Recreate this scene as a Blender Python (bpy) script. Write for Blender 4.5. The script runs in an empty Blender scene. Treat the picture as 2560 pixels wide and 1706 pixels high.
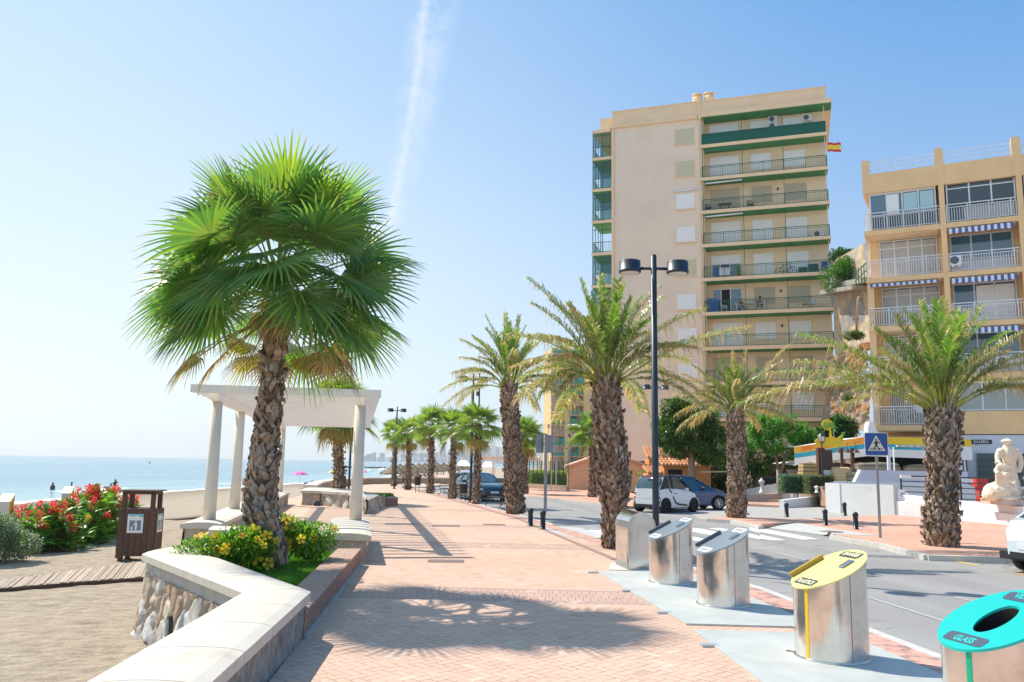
import bpy, math, random
from mathutils import Vector, Matrix, noise
S = bpy.context.scene
R_ = math.radians
# ---------------------------------------------------------------- camera
FPX, EYE = 2080.0, 1.85
PITCH, ROLL = math.atan(305/FPX), 0.0165
cd = bpy.data.cameras.new('camera'); cam = bpy.data.objects.new('camera', cd); S.collection.objects.link(cam)
cd.sensor_width = 36; cd.lens = 36*FPX/2560; cd.clip_end = 60000; cd.clip_start = .05
ROT = (Matrix.Rotation(math.pi/2+PITCH, 4, 'X') @ Matrix.Rotation(ROLL, 4, 'Z'))
cam.matrix_world = Matrix.Translation((0, 0, EYE)) @ ROT
S.camera = cam
R3 = ROT.to_3x3()
def ray(x, y): return R3 @ Vector(((x-1280)/FPX, -(y-853)/FPX, -1))
def G(x, y, z=0.0):                    # a photo pixel back on the level z
    d = ray(x, y); t = (z-EYE)/d.z; return Vector((d.x*t, d.y*t, z))
def V(x, y, Y):                        # a photo pixel at distance Y
    d = ray(x, y); t = Y/d.y; return Vector((d.x*t, Y, EYE+d.z*t))
# ---------------------------------------------------------------- sky, sun, exposure
SUNV = Vector((-.66, .50, 1.0)).normalized()
elev = math.asin(SUNV.z); azim = math.atan2(SUNV.x, SUNV.y)
w = bpy.data.worlds.new('World'); S.world = w; w.use_nodes = True
wn, wl = w.node_tree.nodes, w.node_tree.links
wn.clear()
sky = wn.new('ShaderNodeTexSky'); sky.sky_type = 'NISHITA'; sky.sun_disc = False
sky.sun_elevation = elev; sky.sun_rotation = azim; sky.air_density = 1.15; sky.dust_density = .8; sky.ozone_density = 1.9
bg = wn.new('ShaderNodeBackground'); bg.inputs[1].default_value = .15
wo = wn.new('ShaderNodeOutputWorld'); wl.new(bg.outputs[0], wo.inputs[0])
sd = bpy.data.lights.new('sun', 'SUN'); sun = bpy.data.objects.new('sun', sd); S.collection.objects.link(sun)
sd.energy = 3.35; sd.angle = R_(.53); sd.color = (1, .925, .80)
sun.rotation_euler = SUNV.to_track_quat('Z', 'Y').to_euler()
S.view_settings.view_transform = 'Standard'; S.view_settings.look = 'None'
S.view_settings.exposure = .86; S.view_settings.gamma = 1
S.cycles.max_bounces = 8; S.cycles.transparent_max_bounces = 12
S.cycles.volume_bounces = 0; S.cycles.volume_step_rate = 1
# ---------------------------------------------------------------- node expressions
class X:
    def __init__(s, nt, sock): s.nt, s.s = nt, sock
    def _m(s, op, *a):
        n = s.nt.nodes.new('ShaderNodeMath'); n.operation = op
        for i, v in enumerate((s,)+a):
            if isinstance(v, X): s.nt.links.new(v.s, n.inputs[i])
            else: n.inputs[i].default_value = v
        return X(s.nt, n.outputs[0])
    def __add__(s, o): return s._m('ADD', o)
    def __sub__(s, o): return s._m('SUBTRACT', o)
    def __mul__(s, o): return s._m('MULTIPLY', o)
    def __truediv__(s, o): return s._m('DIVIDE', o)
    def lt(s, o): return s._m('LESS_THAN', o)
    def gt(s, o): return s._m('GREATER_THAN', o)
    def floor(s): return s._m('FLOOR')
    def abs(s): return s._m('ABSOLUTE')
    def min(s, o): return s._m('MINIMUM', o)
    def max(s, o): return s._m('MAXIMUM', o)
    def mod(s, o): return s._m('FLOORED_MODULO', o)
    def pow(s, o): return s._m('POWER', o)
    def rsub(s, v):
        n = s.nt.nodes.new('ShaderNodeMath'); n.operation = 'SUBTRACT'; n.inputs[0].default_value = v
        s.nt.links.new(s.s, n.inputs[1]); return X(s.nt, n.outputs[0])
def smooth(nt, x, a, b, lo=0., hi=1.):
    n = nt.nodes.new('ShaderNodeMapRange'); n.interpolation_type = 'SMOOTHSTEP'
    nt.links.new(x.s, n.inputs[0])
    for i, v in enumerate((a, b, lo, hi)): n.inputs[i+1].default_value = v
    return X(nt, n.outputs[0])
def col4(c): return (c[0], c[1], c[2], 1)
def mixc(nt, fac, a, b, mode='MIX'):
    n = nt.nodes.new('ShaderNodeMix'); n.data_type = 'RGBA'; n.blend_type = mode
    for i, v in ((0, fac), (6, a), (7, b)):
        if isinstance(v, X): nt.links.new(v.s, n.inputs[i])
        elif isinstance(v, bpy.types.NodeSocket): nt.links.new(v, n.inputs[i])
        elif isinstance(v, (int, float)): n.inputs[i].default_value = v
        else: n.inputs[i].default_value = col4(v)
    return n.outputs[2]
def coords(nt, kind='Object'):
    if kind == 'World': return nt.nodes.new('ShaderNodeNewGeometry').outputs['Position']
    return nt.nodes.new('ShaderNodeTexCoord').outputs[kind]
def mapping(nt, v, scale=(1, 1, 1), rot=(0, 0, 0), loc=(0, 0, 0)):
    n = nt.nodes.new('ShaderNodeMapping'); nt.links.new(v, n.inputs[0])
    n.inputs['Scale'].default_value = scale; n.inputs['Rotation'].default_value = rot; n.inputs['Location'].default_value = loc
    return n.outputs[0]
def noisex(nt, v, scale, detail=4, rough=.55):
    n = nt.nodes.new('ShaderNodeTexNoise'); nt.links.new(v, n.inputs['Vector'])
    n.inputs['Scale'].default_value = scale; n.inputs['Detail'].default_value = detail; n.inputs['Roughness'].default_value = rough
    return X(nt, n.outputs['Fac'])
def sep(nt, v):
    n = nt.nodes.new('ShaderNodeSeparateXYZ'); nt.links.new(v, n.inputs[0])
    return [X(nt, n.outputs[i]) for i in range(3)]
def comb(nt, x, y, z=0.):
    n = nt.nodes.new('ShaderNodeCombineXYZ')
    for i, v in enumerate((x, y, z)):
        if isinstance(v, X): nt.links.new(v.s, n.inputs[i])
        else: n.inputs[i].default_value = v
    return n.outputs[0]
# the sky gets paler towards the hazy sea horizon and carries the contrail
def build_sky():
    nt = w.node_tree; d = nt.nodes.new('ShaderNodeTexCoord').outputs['Generated']
    dx, dy, dz = sep(nt, d)
    hs = nt.nodes.new('ShaderNodeHueSaturation'); hs.inputs['Saturation'].default_value = 1.05
    nt.links.new(sky.outputs[0], hs.inputs['Color'])
    base = hs.outputs[0]
    tt = smooth(nt, dx + dz*.10, -.50, .62)
    tgt = mixc(nt, tt, (1.62, 2.42, 3.35), (.16, 1.12, 2.75))
    hz = smooth(nt, dz, -.04, .62, 1., 0.)*(tt*-.45 + 1.)
    tgt = mixc(nt, hz, tgt, (3.15, 3.55, 3.8))
    c = mixc(nt, .90, base, tgt)
    a, b = ray(1066, 0).normalized(), ray(975, 600).normalized(); n = a.cross(b).normalized()
    if n.x < 0: n = -n
    dist = dx*n.x + dy*n.y + dz*n.z
    v = mapping(nt, d, (38, 38, 38))
    n1 = noisex(nt, v, 1.0, 6, .7)
    n2 = noisex(nt, d, 5.0, 3)
    dd = dist + (n2 - .5)*.02
    up = smooth(nt, dz, .12, .50)
    core = smooth(nt, dd.abs(), .0004, .0075)
    wide = smooth(nt, (dd - up*.012).abs(), .0, .004).rsub(1)*.0
    wd = (up*.026 + .005)
    veil = smooth(nt, ((dd - up*.008).abs()/wd), .25, 1.15).rsub(1)
    tx = smooth(nt, n1, .30, .72)
    fac = (veil*tx*.46 + core.rsub(1)*.26)*smooth(nt, dz, .17, .30)
    c = mixc(nt, fac.min(.75), c, (3.3, 3.55, 3.9))
    nt.links.new(c, bg.inputs[0])
build_sky()
# ---------------------------------------------------------------- materials
MATS = {}
def M(name, c=(.8, .8, .8), rough=.6, metal=0., tint=False, n=None, n2=None, bump=None, spec=.5, trans=0., sss=0., emit=None, alpha=None, ior=None, coat=0., world=False):
    """n = (scale, amount) lightness noise; n2 = (scale, colour, lo, hi) patches; bump = (scale, strength, distance)"""
    if name in MATS: return MATS[name]
    m = bpy.data.materials.new(name); m.use_nodes = True; nt = m.node_tree
    b = nt.nodes['Principled BSDF']; MATS[name] = m
    v = coords(nt, 'World' if world else 'Object')
    cur = None
    if tint:
        at = nt.nodes.new('ShaderNodeAttribute'); at.attribute_name = 'tint'
        cur = mixc(nt, 1., at.outputs['Color'], c, 'MULTIPLY')
    if n2:
        f = smooth(nt, noisex(nt, v, n2[0], 5, .6), n2[2], n2[3])
        cur = mixc(nt, f, cur if cur is not None else c, n2[1])
    if n:
        f = noisex(nt, v, n[0], 6, .65)
        g = smooth(nt, f, .25, .75, 1-n[1], 1+n[1])
        cur = mixc(nt, 1., cur if cur is not None else c, comb(nt, g, g, g), 'MULTIPLY')
    if cur is None: b.inputs['Base Color'].default_value = col4(c)
    else: nt.links.new(cur, b.inputs['Base Color'])
    b.inputs['Roughness'].default_value = rough; b.inputs['Metallic'].default_value = metal
    b.inputs['Specular IOR Level'].default_value = spec
    b.inputs['Transmission Weight'].default_value = trans
    b.inputs['Coat Weight'].default_value = coat
    if ior: b.inputs['IOR'].default_value = ior
    if emit: b.inputs['Emission Color'].default_value = col4(emit); b.inputs['Emission Strength'].default_value = 1
    if bump:
        bn = nt.nodes.new('ShaderNodeBump'); bn.inputs['Strength'].default_value = bump[1]
        bn.inputs['Distance'].default_value = bump[2] if len(bump) > 2 else .02
        nt.links.new(noisex(nt, v, bump[0], 5, .6).s, bn.inputs['Height']); nt.links.new(bn.outputs[0], b.inputs['Normal'])
    return m
def leafmat(name, trans=.35, rough=.45):
    m = M(name, (1, 1, 1), rough, tint=True, spec=.4)
    nt = m.node_tree; b = nt.nodes['Principled BSDF']; out = nt.nodes['Material Output']
    src = b.inputs['Base Color'].links[0].from_socket
    t = nt.nodes.new('ShaderNodeBsdfTranslucent'); mx = nt.nodes.new('ShaderNodeMixShader'); mx.inputs[0].default_value = trans
    br = mixc(nt, 1., src, (1.5, 1.7, .75), 'MULTIPLY'); nt.links.new(br, t.inputs[0])
    nt.links.new(b.outputs[0], mx.inputs[1]); nt.links.new(t.outputs[0], mx.inputs[2]); nt.links.new(mx.outputs[0], out.inputs[0])
    return m
# ---------------------------------------------------------------- mesh builder
class MB:
    def __init__(s): s.v, s.f, s.c, s.m, s.s = [], [], [], [], []
    def add(s, vs, fs, c=(1, 1, 1), mi=0, sm=False):
        o = len(s.v); s.v += [Vector(p) for p in vs]
        for f in fs: s.f.append([i+o for i in f]); s.c.append(c); s.m.append(mi); s.s.append(sm)
    def quad(s, a, b, c, d, col=(1, 1, 1), mi=0): s.add([a, b, c, d], [(0, 1, 2, 3)], col, mi)
    def box(s, cx, cy, cz, sx, sy, sz, rz=0, c=(1, 1, 1), mi=0):
        co, si = math.cos(rz), math.sin(rz); vs = []
        for dz in (-.5, .5):
            for dx, dy in ((-.5, -.5), (.5, -.5), (.5, .5), (-.5, .5)):
                x, y = dx*sx, dy*sy; vs.append((cx+x*co-y*si, cy+x*si+y*co, cz+dz*sz))
        s.add(vs, [(3, 2, 1, 0), (4, 5, 6, 7), (0, 1, 5, 4), (1, 2, 6, 5), (2, 3, 7, 6), (3, 0, 4, 7)], c, mi)
    def bx(s, x0, x1, y0, y1, z0, z1, c=(1, 1, 1), mi=0): s.box((x0+x1)/2, (y0+y1)/2, (z0+z1)/2, x1-x0, y1-y0, z1-z0, 0, c, mi)
    def bar(s, p, q, w_, h=None, c=(1, 1, 1), mi=0):
        p, q = Vector(p), Vector(q); h = h or w_; d = (q-p).normalized()
        u = Vector((0, 0, 1)) if abs(d.z) < .95 else Vector((0, 1, 0))
        a = d.cross(u).normalized()*w_/2; b = a.cross(d).normalized()*h/2
        s.add([p-a-b, p+a-b, p+a+b, p-a+b, q-a-b, q+a-b, q+a+b, q-a+b],
              [(0, 1, 2, 3), (7, 6, 5, 4), (0, 4, 5, 1), (1, 5, 6, 2), (2, 6, 7, 3), (3, 7, 4, 0)], c, mi)
    def tube(s, path, rad, n=8, c=(1, 1, 1), mi=0, cap=True, sm=True):
        path = [Vector(p) for p in path]; rads = rad if isinstance(rad, (list, tuple)) else [rad]*len(path)
        vs = []; prev = None
        for i, p in enumerate(path):
            d = (path[min(i+1, len(path)-1)]-path[max(i-1, 0)])
            d = d.normalized() if d.length > 1e-6 else Vector((0, 0, 1))
            if prev is None: a = d.orthogonal().normalized()
            else:
                a = prev - d*prev.dot(d); a = a.normalized() if a.length > 1e-6 else d.orthogonal().normalized()
            prev = a; b = d.cross(a)
            for k in range(n):
                t = 2*math.pi*k/n; vs.append(p+(a*math.cos(t)+b*math.sin(t))*rads[i])
        fs = [(i*n+k, i*n+(k+1) % n, (i+1)*n+(k+1) % n, (i+1)*n+k) for i in range(len(path)-1) for k in range(n)]
        s.add(vs, fs, c, mi, sm)
        if cap:
            o = len(s.v)-len(vs)
            for f in (list(range(n))[::-1], [(len(path)-1)*n+k for k in range(n)]):
                s.f.append([i+o for i in f]); s.c.append(c); s.m.append(mi); s.s.append(False)
    def cyl(s, x, y, z0, z1, r, n=16, c=(1, 1, 1), mi=0, r1=None, sm=True): s.tube([(x, y, z0), (x, y, z1)], [r, r if r1 is None else r1], n, c, mi, True, sm)
    def prism(s, poly, z0, z1, c=(1, 1, 1), mi=0):
        n = len(poly); a = sum(poly[i][0]*poly[(i+1) % n][1]-poly[(i+1) % n][0]*poly[i][1] for i in range(n))
        if a < 0: poly = poly[::-1]
        zz = (lambda p, z: z(p[0], p[1]) if callable(z) else z)
        vs = [(p[0], p[1], zz(p, z0)) for p in poly]+[(p[0], p[1], zz(p, z1)) for p in poly]
        s.add(vs, [tuple(range(n))[::-1], tuple(range(n, 2*n))]+[(i, (i+1) % n, n+(i+1) % n, n+i) for i in range(n)], c, mi)
    def lathe(s, prof, x=0, y=0, z=0, n=16, c=(1, 1, 1), mi=0, sm=True):
        vs = [(x+r*math.cos(2*math.pi*k/n), y+r*math.sin(2*math.pi*k/n), z+h) for r, h in prof for k in range(n)]
        fs = [(i*n+k, i*n+(k+1) % n, (i+1)*n+(k+1) % n, (i+1)*n+k) for i in range(len(prof)-1) for k in range(n)]
        s.add(vs, fs, c, mi, sm)
        s.add(vs[:n], [tuple(range(n))[::-1]], c, mi); s.add(vs[-n:], [tuple(range(n))], c, mi)
    def build(s, name, mat, parent=None, world=None, sm=None):
        """world=True: vertices are world coordinates and get moved into the parent's frame"""
        me = bpy.data.meshes.new(name); vs = s.v; loc = None
        if parent is not None:
            if world:
                inv = wm(parent).inverted(); vs = [inv @ p for p in vs]
        elif vs:
            loc = Vector((sum(p.x for p in vs)/len(vs), sum(p.y for p in vs)/len(vs), min(p.z for p in vs)))
            vs = [p-loc for p in vs]
        me.from_pydata([tuple(p) for p in vs], [], s.f)
        mats = mat if isinstance(mat, (list, tuple)) else [mat]
        for q in mats: me.materials.append(q)
        me.polygons.foreach_set('material_index', s.m)
        me.polygons.foreach_set('use_smooth', [sm if sm is not None else x for x in s.s])
        at = me.attributes.new('tint', 'FLOAT_COLOR', 'FACE'); buf = []
        for c in s.c: buf += [c[0], c[1], c[2], 1.]
        at.data.foreach_set('color', buf)
        me.update(); o = bpy.data.objects.new(name, me); S.collection.objects.link(o)
        if parent is not None: o.parent = parent
        elif loc is not None: o.location = loc
        return o
def wm(o):
    m = Matrix.LocRotScale(o.location, o.rotation_euler, o.scale)
    return wm(o.parent) @ m if o.parent else m
def tag(o, label=None, cat=None, group=None, kind=None):
    if label: o['label'] = label
    if cat: o['category'] = cat
    if group: o['group'] = group
    if kind: o['kind'] = kind
    return o
def thing(name, label, cat, loc=(0, 0, 0), rz=0., group=None):
    o = bpy.data.objects.new(name, None); S.collection.objects.link(o); o.empty_display_size = .3
    o.location = loc; o.rotation_euler = (0, 0, rz); return tag(o, label, cat, group)
def dup(root, loc, rz=0., label=None, group=None, scale=None):
    def cp(o, par):
        c = o.copy(); S.collection.objects.link(c); c.parent = par
        for ch in list(o.children): cp(ch, c)
        return c
    r = cp(root, None); r.location = loc; r.rotation_euler = (0, 0, rz)
    if scale: r.scale = scale if isinstance(scale, (tuple, list)) else (scale,)*3
    if label: r['label'] = label
    if group: r['group'] = group
    return r
def text(body, size, mat, parent, loc, rot=(0, 0, 0), name='lettering', ext=.002, sx=1., bold=0., align='CENTER'):
    cu = bpy.data.curves.new('t', 'FONT'); cu.body = body; cu.size = size; cu.extrude = ext; cu.offset = bold
    cu.align_x = align; cu.align_y = 'CENTER'; t = bpy.data.objects.new('t', cu); S.collection.objects.link(t)
    bpy.context.view_layer.update()
    me = bpy.data.meshes.new_from_object(t.evaluated_get(bpy.context.evaluated_depsgraph_get()))
    bpy.data.objects.remove(t); me.materials.clear(); me.materials.append(mat)
    o = bpy.data.objects.new(name, me); S.collection.objects.link(o); o.parent = parent
    o.location = loc; o.rotation_euler = rot; o.scale = (sx, 1, 1); return o
ORD = 'first second third fourth fifth sixth seventh eighth ninth tenth eleventh twelfth thirteenth fourteenth fifteenth sixteenth seventeenth eighteenth nineteenth'.split()
def jit(c, a, rnd=random): k = 1+rnd.uniform(-a, a); return (c[0]*k, c[1]*k, c[2]*k)
def lerp(a, b, t): return a+(b-a)*t
# ================================================================ SETTING
white = M('white_paint', (.80, .80, .79), .65, n=(3, .05), bump=(30, .15, .01))
# ---- herringbone paving -------------------------------------------------
def paving(name, ang=45, unit=.105, bands=(), c1=(.585, .39, .285), c2=(.645, .435, .33), joint=(.30, .175, .12)):
    m = bpy.data.materials.new(name); m.use_nodes = True; nt = m.node_tree; b = nt.nodes['Principled BSDF']
    P = coords(nt, 'World'); v = mapping(nt, P, (1/unit, 1/unit, 1), (0, 0, R_(ang)))
    x, y, _ = sep(nt, v); i, j = x.floor(), y.floor(); fx, fy = x-i, y-j
    k = (i-j).mod(4.0)
    k1 = (k-1).abs().lt(.5); k2 = (k-2).abs().lt(.5); ver = k.gt(1.5)
    hor = ver.rsub(1)
    u = (fx+k1)*hor + (fy+k2)*ver; q = fy*hor + fx*ver
    e = q.min(q.rsub(1)).min(u).min(u.rsub(2))
    idv = comb(nt, i-k1*hor, j-k2*ver, 0.)
    wn_ = nt.nodes.new('ShaderNodeTexWhiteNoise'); wn_.noise_dimensions = '3D'; nt.links.new(idv, wn_.inputs['Vector'])
    r = X(nt, wn_.outputs['Value'])
    base = mixc(nt, r, c1, c2)
    big = noisex(nt, P, .35, 5, .6); base = mixc(nt, smooth(nt, big, .35, .7, 0, .45), base, (.72, .50, .39))
    fine = noisex(nt, P, 60, 3, .6); g = smooth(nt, fine, .3, .7, .93, 1.06); base = mixc(nt, 1., base, comb(nt, g, g, g), 'MULTIPLY')
    jn = smooth(nt, e, .02, .085)
    jamt = smooth(nt, noisex(nt, P, 3.3, 4, .7), .34, .62, .25, 1.)   # sand fills many joints
    base = mixc(nt, (jn.rsub(1))*jamt, base, joint)
    hgt = jn
    if bands:
        px, py, _z = sep(nt, P); t = py + px*.048
        for t0, t1 in bands:
            ins = (t-t0).gt(0)*((t-t1).lt(0))
            edge = ins*((t-t0).lt(.11).max((t-t1+.11).gt(0)))
            bb = nt.nodes.new('ShaderNodeTexBrick'); nt.links.new(mapping(nt, P, (1, 1, 1), (0, 0, R_(2.75))), bb.inputs['Vector'])
            bb.inputs['Color1'].default_value = (.50, .34, .27, 1); bb.inputs['Color2'].default_value = (.56, .38, .30, 1); bb.inputs['Mortar'].default_value = (.33, .2, .16, 1)
            bb.inputs['Scale'].default_value = 1; bb.inputs['Mortar Size'].default_value = .006; bb.inputs['Brick Width'].default_value = .105; bb.inputs['Row Height'].default_value = .31; bb.offset = .5
            base = mixc(nt, ins, base, bb.outputs['Color'])
            base = mixc(nt, edge*.6, base, (.36, .27, .25))
    # faint dirt marks
    st = smooth(nt, noisex(nt, P, 1.7, 8, .75), .62, .74, 0, .22); base = mixc(nt, st, base, (.34, .24, .19))
    base = mixc(nt, r.gt(.975)*.4, base, (.36, .21, .15)); base = mixc(nt, r.lt(.03)*.5, base, (.72, .56, .45))
    gv = nt.nodes.new('ShaderNodeTexVoronoi'); nt.links.new(P, gv.inputs['Vector']); gv.inputs['Scale'].default_value = 1.6
    base = mixc(nt, X(nt, gv.outputs['Distance']).lt(.028)*.55, base, (.16, .13, .12))
    sx_, sy_, sz_ = sep(nt, P); dr = smooth(nt, sx_ + sy_*.06 + noisex(nt, P, .9, 5, .6)*2.2, -1.2, .4, .55, 0); base = mixc(nt, dr*smooth(nt, noisex(nt, P, 6, 5, .7), .4, .6), base, (.60, .48, .36))
    nt.links.new(base, b.inputs['Base Color']); b.inputs['Roughness'].default_value = .82; b.inputs['Specular IOR Level'].default_value = .3
    bn = nt.nodes.new('ShaderNodeBump'); bn.inputs['Strength'].default_value = .5; bn.inputs['Distance'].default_value = .006
    nt.links.new((hgt+fine*.3).s, bn.inputs['Height']); nt.links.new(bn.outputs[0], b.inputs['Normal']); return m
BANDS = ((11.6, 12.78), (18.66, 19.86), (24.55, 25.45), (32, 33.2), (39.5, 40.7))
pave = paving('promenade_pavers', bands=BANDS)
pave2 = paving('pavement_pavers', ang=20, c1=(.57, .30, .21), c2=(.66, .37, .27), joint=(.40, .24, .18))
def flat(name, pts, z, mat, kind='structure', thick=0.):
    mb = MB()
    if thick: mb.prism([(p[0], p[1]) for p in pts], z-thick, z)
    else:
        n = len(pts); a = sum(pts[i][0]*pts[(i+1) % n][1]-pts[(i+1) % n][0]*pts[i][1] for i in range(n))
        pts = pts if a > 0 else pts[::-1]
        mb.add([(p[0], p[1], z) for p in pts], [tuple(range(n))])
    o = mb.build(name, mat); return tag(o, kind=kind)
def poly(pp, z=0.): return [tuple(G(x, y, z).xy) for x, y in pp]
KX = [(4.95, -2), (4.75, 3), (4.42, 8.66), (4.2, 11), (3.99, 13.19), (3.43, 16.09), (2.39, 21.73), (1.4, 26.4), (.35, 30.9), (-1.1, 37), (-3.1, 46), (-5.3, 57), (-6.4, 63), (-5.5, 68.5), (-1, 71.5), (20, 75)]
def off(line, d):                       # line shifted to the left by d
    out = []
    for i, p in enumerate(line):
        a, b = line[max(i-1, 0)], line[min(i+1, len(line)-1)]
        t = Vector((b[0]-a[0], b[1]-a[1])).normalized(); out.append((p[0]-t.y*d, p[1]+t.x*d))
    return out
# terrain sheet under everything
sandm = bpy.data.materials.new('beach_sand'); sandm.use_nodes = True
def sandmat():
    nt = sandm.node_tree; b = nt.nodes['Principled BSDF']; P = coords(nt, 'World')
    n1 = noisex(nt, P, .25, 4); n2 = noisex(nt, mapping(nt, P, (1, 1.7, 1)), 3.2, 6, .62); n3 = noisex(nt, P, 45, 3, .7)
    base = mixc(nt, n1, (.45, .365, .27), (.53, .435, .33))
    base = mixc(nt, smooth(nt, n2, .35, .72, 0, .8), base, (.33, .26, .19))
    base = mixc(nt, smooth(nt, n3, .55, .8, 0, .5), base, (.66, .57, .47))
    vo = nt.nodes.new('ShaderNodeTexVoronoi'); nt.links.new(P, vo.inputs['Vector']); vo.inputs['Scale'].default_value = 9
    base = mixc(nt, X(nt, vo.outputs['Distance']).lt(.045)*.7, base, (.22, .18, .14))
    x, y, z = sep(nt, P); wet = smooth(nt, z, -1.78, -1.45, .75, 0.); base = mixc(nt, wet, base, (.24, .19, .14))
    nt.links.new(base, b.inputs['Base Color']); b.inputs['Roughness'].default_value = .93; b.inputs['Specular IOR Level'].default_value = .15
    bn = nt.nodes.new('ShaderNodeBump'); bn.inputs['Strength'].default_value = .9; bn.inputs['Distance'].default_value = .16
    nt.links.new((n2 + n3*.12).s, bn.inputs['Height']); nt.links.new(bn.outputs[0], b.inputs['Normal'])
sandmat()
SEA = -1.8
# shoreline, from the photo at sea level
SHL = [G(x, y, SEA) for x, y in ((0, 1263), (160, 1249), (330, 1236), (520, 1224), (640, 1217), (760, 1209), (870, 1203.5), (930, 1199), (975, 1193), (1010, 1186), (1050, 1178))]
SHL = [SHL[0]+(SHL[0]-SHL[1])*8] + [SHL[0]+(SHL[0]-SHL[1])*2] + SHL
SHL = [Vector((p.x, p.y)) for p in SHL] + [Vector((-60, 420)), Vector((40, 900)), Vector((150, 1800)), Vector((50, 3200)), Vector((-200, 4200)), Vector((-950, 4800)), Vector((-1000, 5650))]
def shoreside(x, y):                    # signed distance: + on land
    best = 1e9; sg = 1
    for i in range(len(SHL)-1):
        a, b = SHL[i], SHL[i+1]; d = b-a; t = max(0, min(1, ((x-a.x)*d.x+(y-a.y)*d.y)/d.length_squared))
        q = a+d*t; r = math.hypot(x-q.x, y-q.y)
        if r < best: best = r; sg = 1 if d.x*(y-a.y)-d.y*(x-a.x) < 0 else -1
    return best*sg
mb = MB()
def land_z(x, y):
    s_ = shoreside(x, y)
    if s_ < -30: return -6
    if s_ < 45: z = SEA-.0+s_*.0267
    else: z = -.6
    if y < 50: z = lerp(-.6, z, max(0, min(1, (y-34)/16)))
    fn = .028*noise.noise(Vector((x*2.1, y*2.6, 3)))+.018*noise.noise(Vector((x*4.3, y*5, 7))) if y < 30 else 0
    return fn + max(-6, min(-.6, z)) + (.035*noise.noise(Vector((x*.55, y*.55, 0))) + .02*noise.noise(Vector((x*1.9, y*1.9, 3)))*(1 if y < 40 else 0))
def grid(name, xs, ys, zf, mat, kind='structure'):
    mb = MB(); vs = [(x, y, zf(x, y)) for y in ys for x in xs]; n = len(xs)
    mb.add(vs, [(j*n+i, j*n+i+1, (j+1)*n+i+1, (j+1)*n+i) for j in range(len(ys)-1) for i in range(n-1)], sm=True)
    return tag(mb.build(name, mat), kind=kind)
def steps(a, b, n, p=1.): return [a+(b-a)*(i/n)**p for i in range(n+1)]
xs = [-5600, -3000, -1500, -800, -400, -250, -150]+[-110+i*2.2 for i in range(24)]+[-57+i*1.1 for i in range(38)]+[-15+i*.15 for i in range(84)]+[-2.2, -1, 0, 5, 12, 30, 60, 120, 300, 800, 2000, 5600]
ys = [-60, -20, -5]+[0+i*.4 for i in range(8)]+[3.2+i*.14 for i in range(120)]+[20+i*.4 for i in range(25)]+[30+i*1.5 for i in range(60)]+[120+i*8 for i in range(25)]+[330, 400, 600, 1000, 1600, 2400, 3400, 4400, 5300, 5700]
grid('beach', xs, ys, land_z, sandm)
# ---- sea
seam = bpy.data.materials.new('sea_water'); seam.use_nodes = True
def seamat():
    nt = seam.node_tree; b = nt.nodes['Principled BSDF']; P = coords(nt, 'World'); x, y, z = sep(nt, P)
    n1 = noisex(nt, mapping(nt, P, (.004, .022, 1)), 1, 4); n2 = noisex(nt, mapping(nt, P, (.05, .22, 1), (0, 0, .15)), 1, 5, .6)
    c = mixc(nt, smooth(nt, n1, .3, .7), (.028, .155, .25), (.06, .235, .335))
    c = mixc(nt, smooth(nt, n2, .45, .75, 0, .6), c, (.13, .40, .47))
    at = nt.nodes.new('ShaderNodeAttribute'); at.attribute_name = 'shore'; sh = X(nt, at.outputs['Fac'])
    c = mixc(nt, smooth(nt, sh, 2, 34, .75, 0), c, (.27, .42, .42))
    nf = noisex(nt, mapping(nt, P, (.35, .35, 1)), 1, 5, .7); nf2 = noisex(nt, mapping(nt, P, (.06, .06, 1)), 1, 3, .5)
    edge = smooth(nt, sh + nf*2.2, 2.0, 3.4).rsub(1)
    wv = (sh + (nf-.5)*2.4 - 14 + nf2*7).abs(); brk = smooth(nt, wv, .25, 1.25).rsub(1)*smooth(nt, nf2, .54, .64)
    foam = edge.max(brk*.9)
    nt.links.new(mixc(nt, foam, c, (.85, .87, .88)), b.inputs['Base Color'])
    nt.links.new((foam*.6+.16).s, b.inputs['Roughness']); b.inputs['Specular IOR Level'].default_value = .35; b.inputs['IOR'].default_value = 1.33
    w1 = noisex(nt, mapping(nt, P, (.6, 1.5, 1), (0, 0, .2)), 1, 5, .6); w2 = noisex(nt, mapping(nt, P, (.09, .3, 1), (0, 0, .1)), 1, 4, .6)
    bn = nt.nodes.new('ShaderNodeBump'); bn.inputs['Strength'].default_value = .55; bn.inputs['Distance'].default_value = .5
    nt.links.new((w1*.35+w2).s, bn.inputs['Height']); nt.links.new(bn.outputs[0], b.inputs['Normal'])
seamat()
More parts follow.
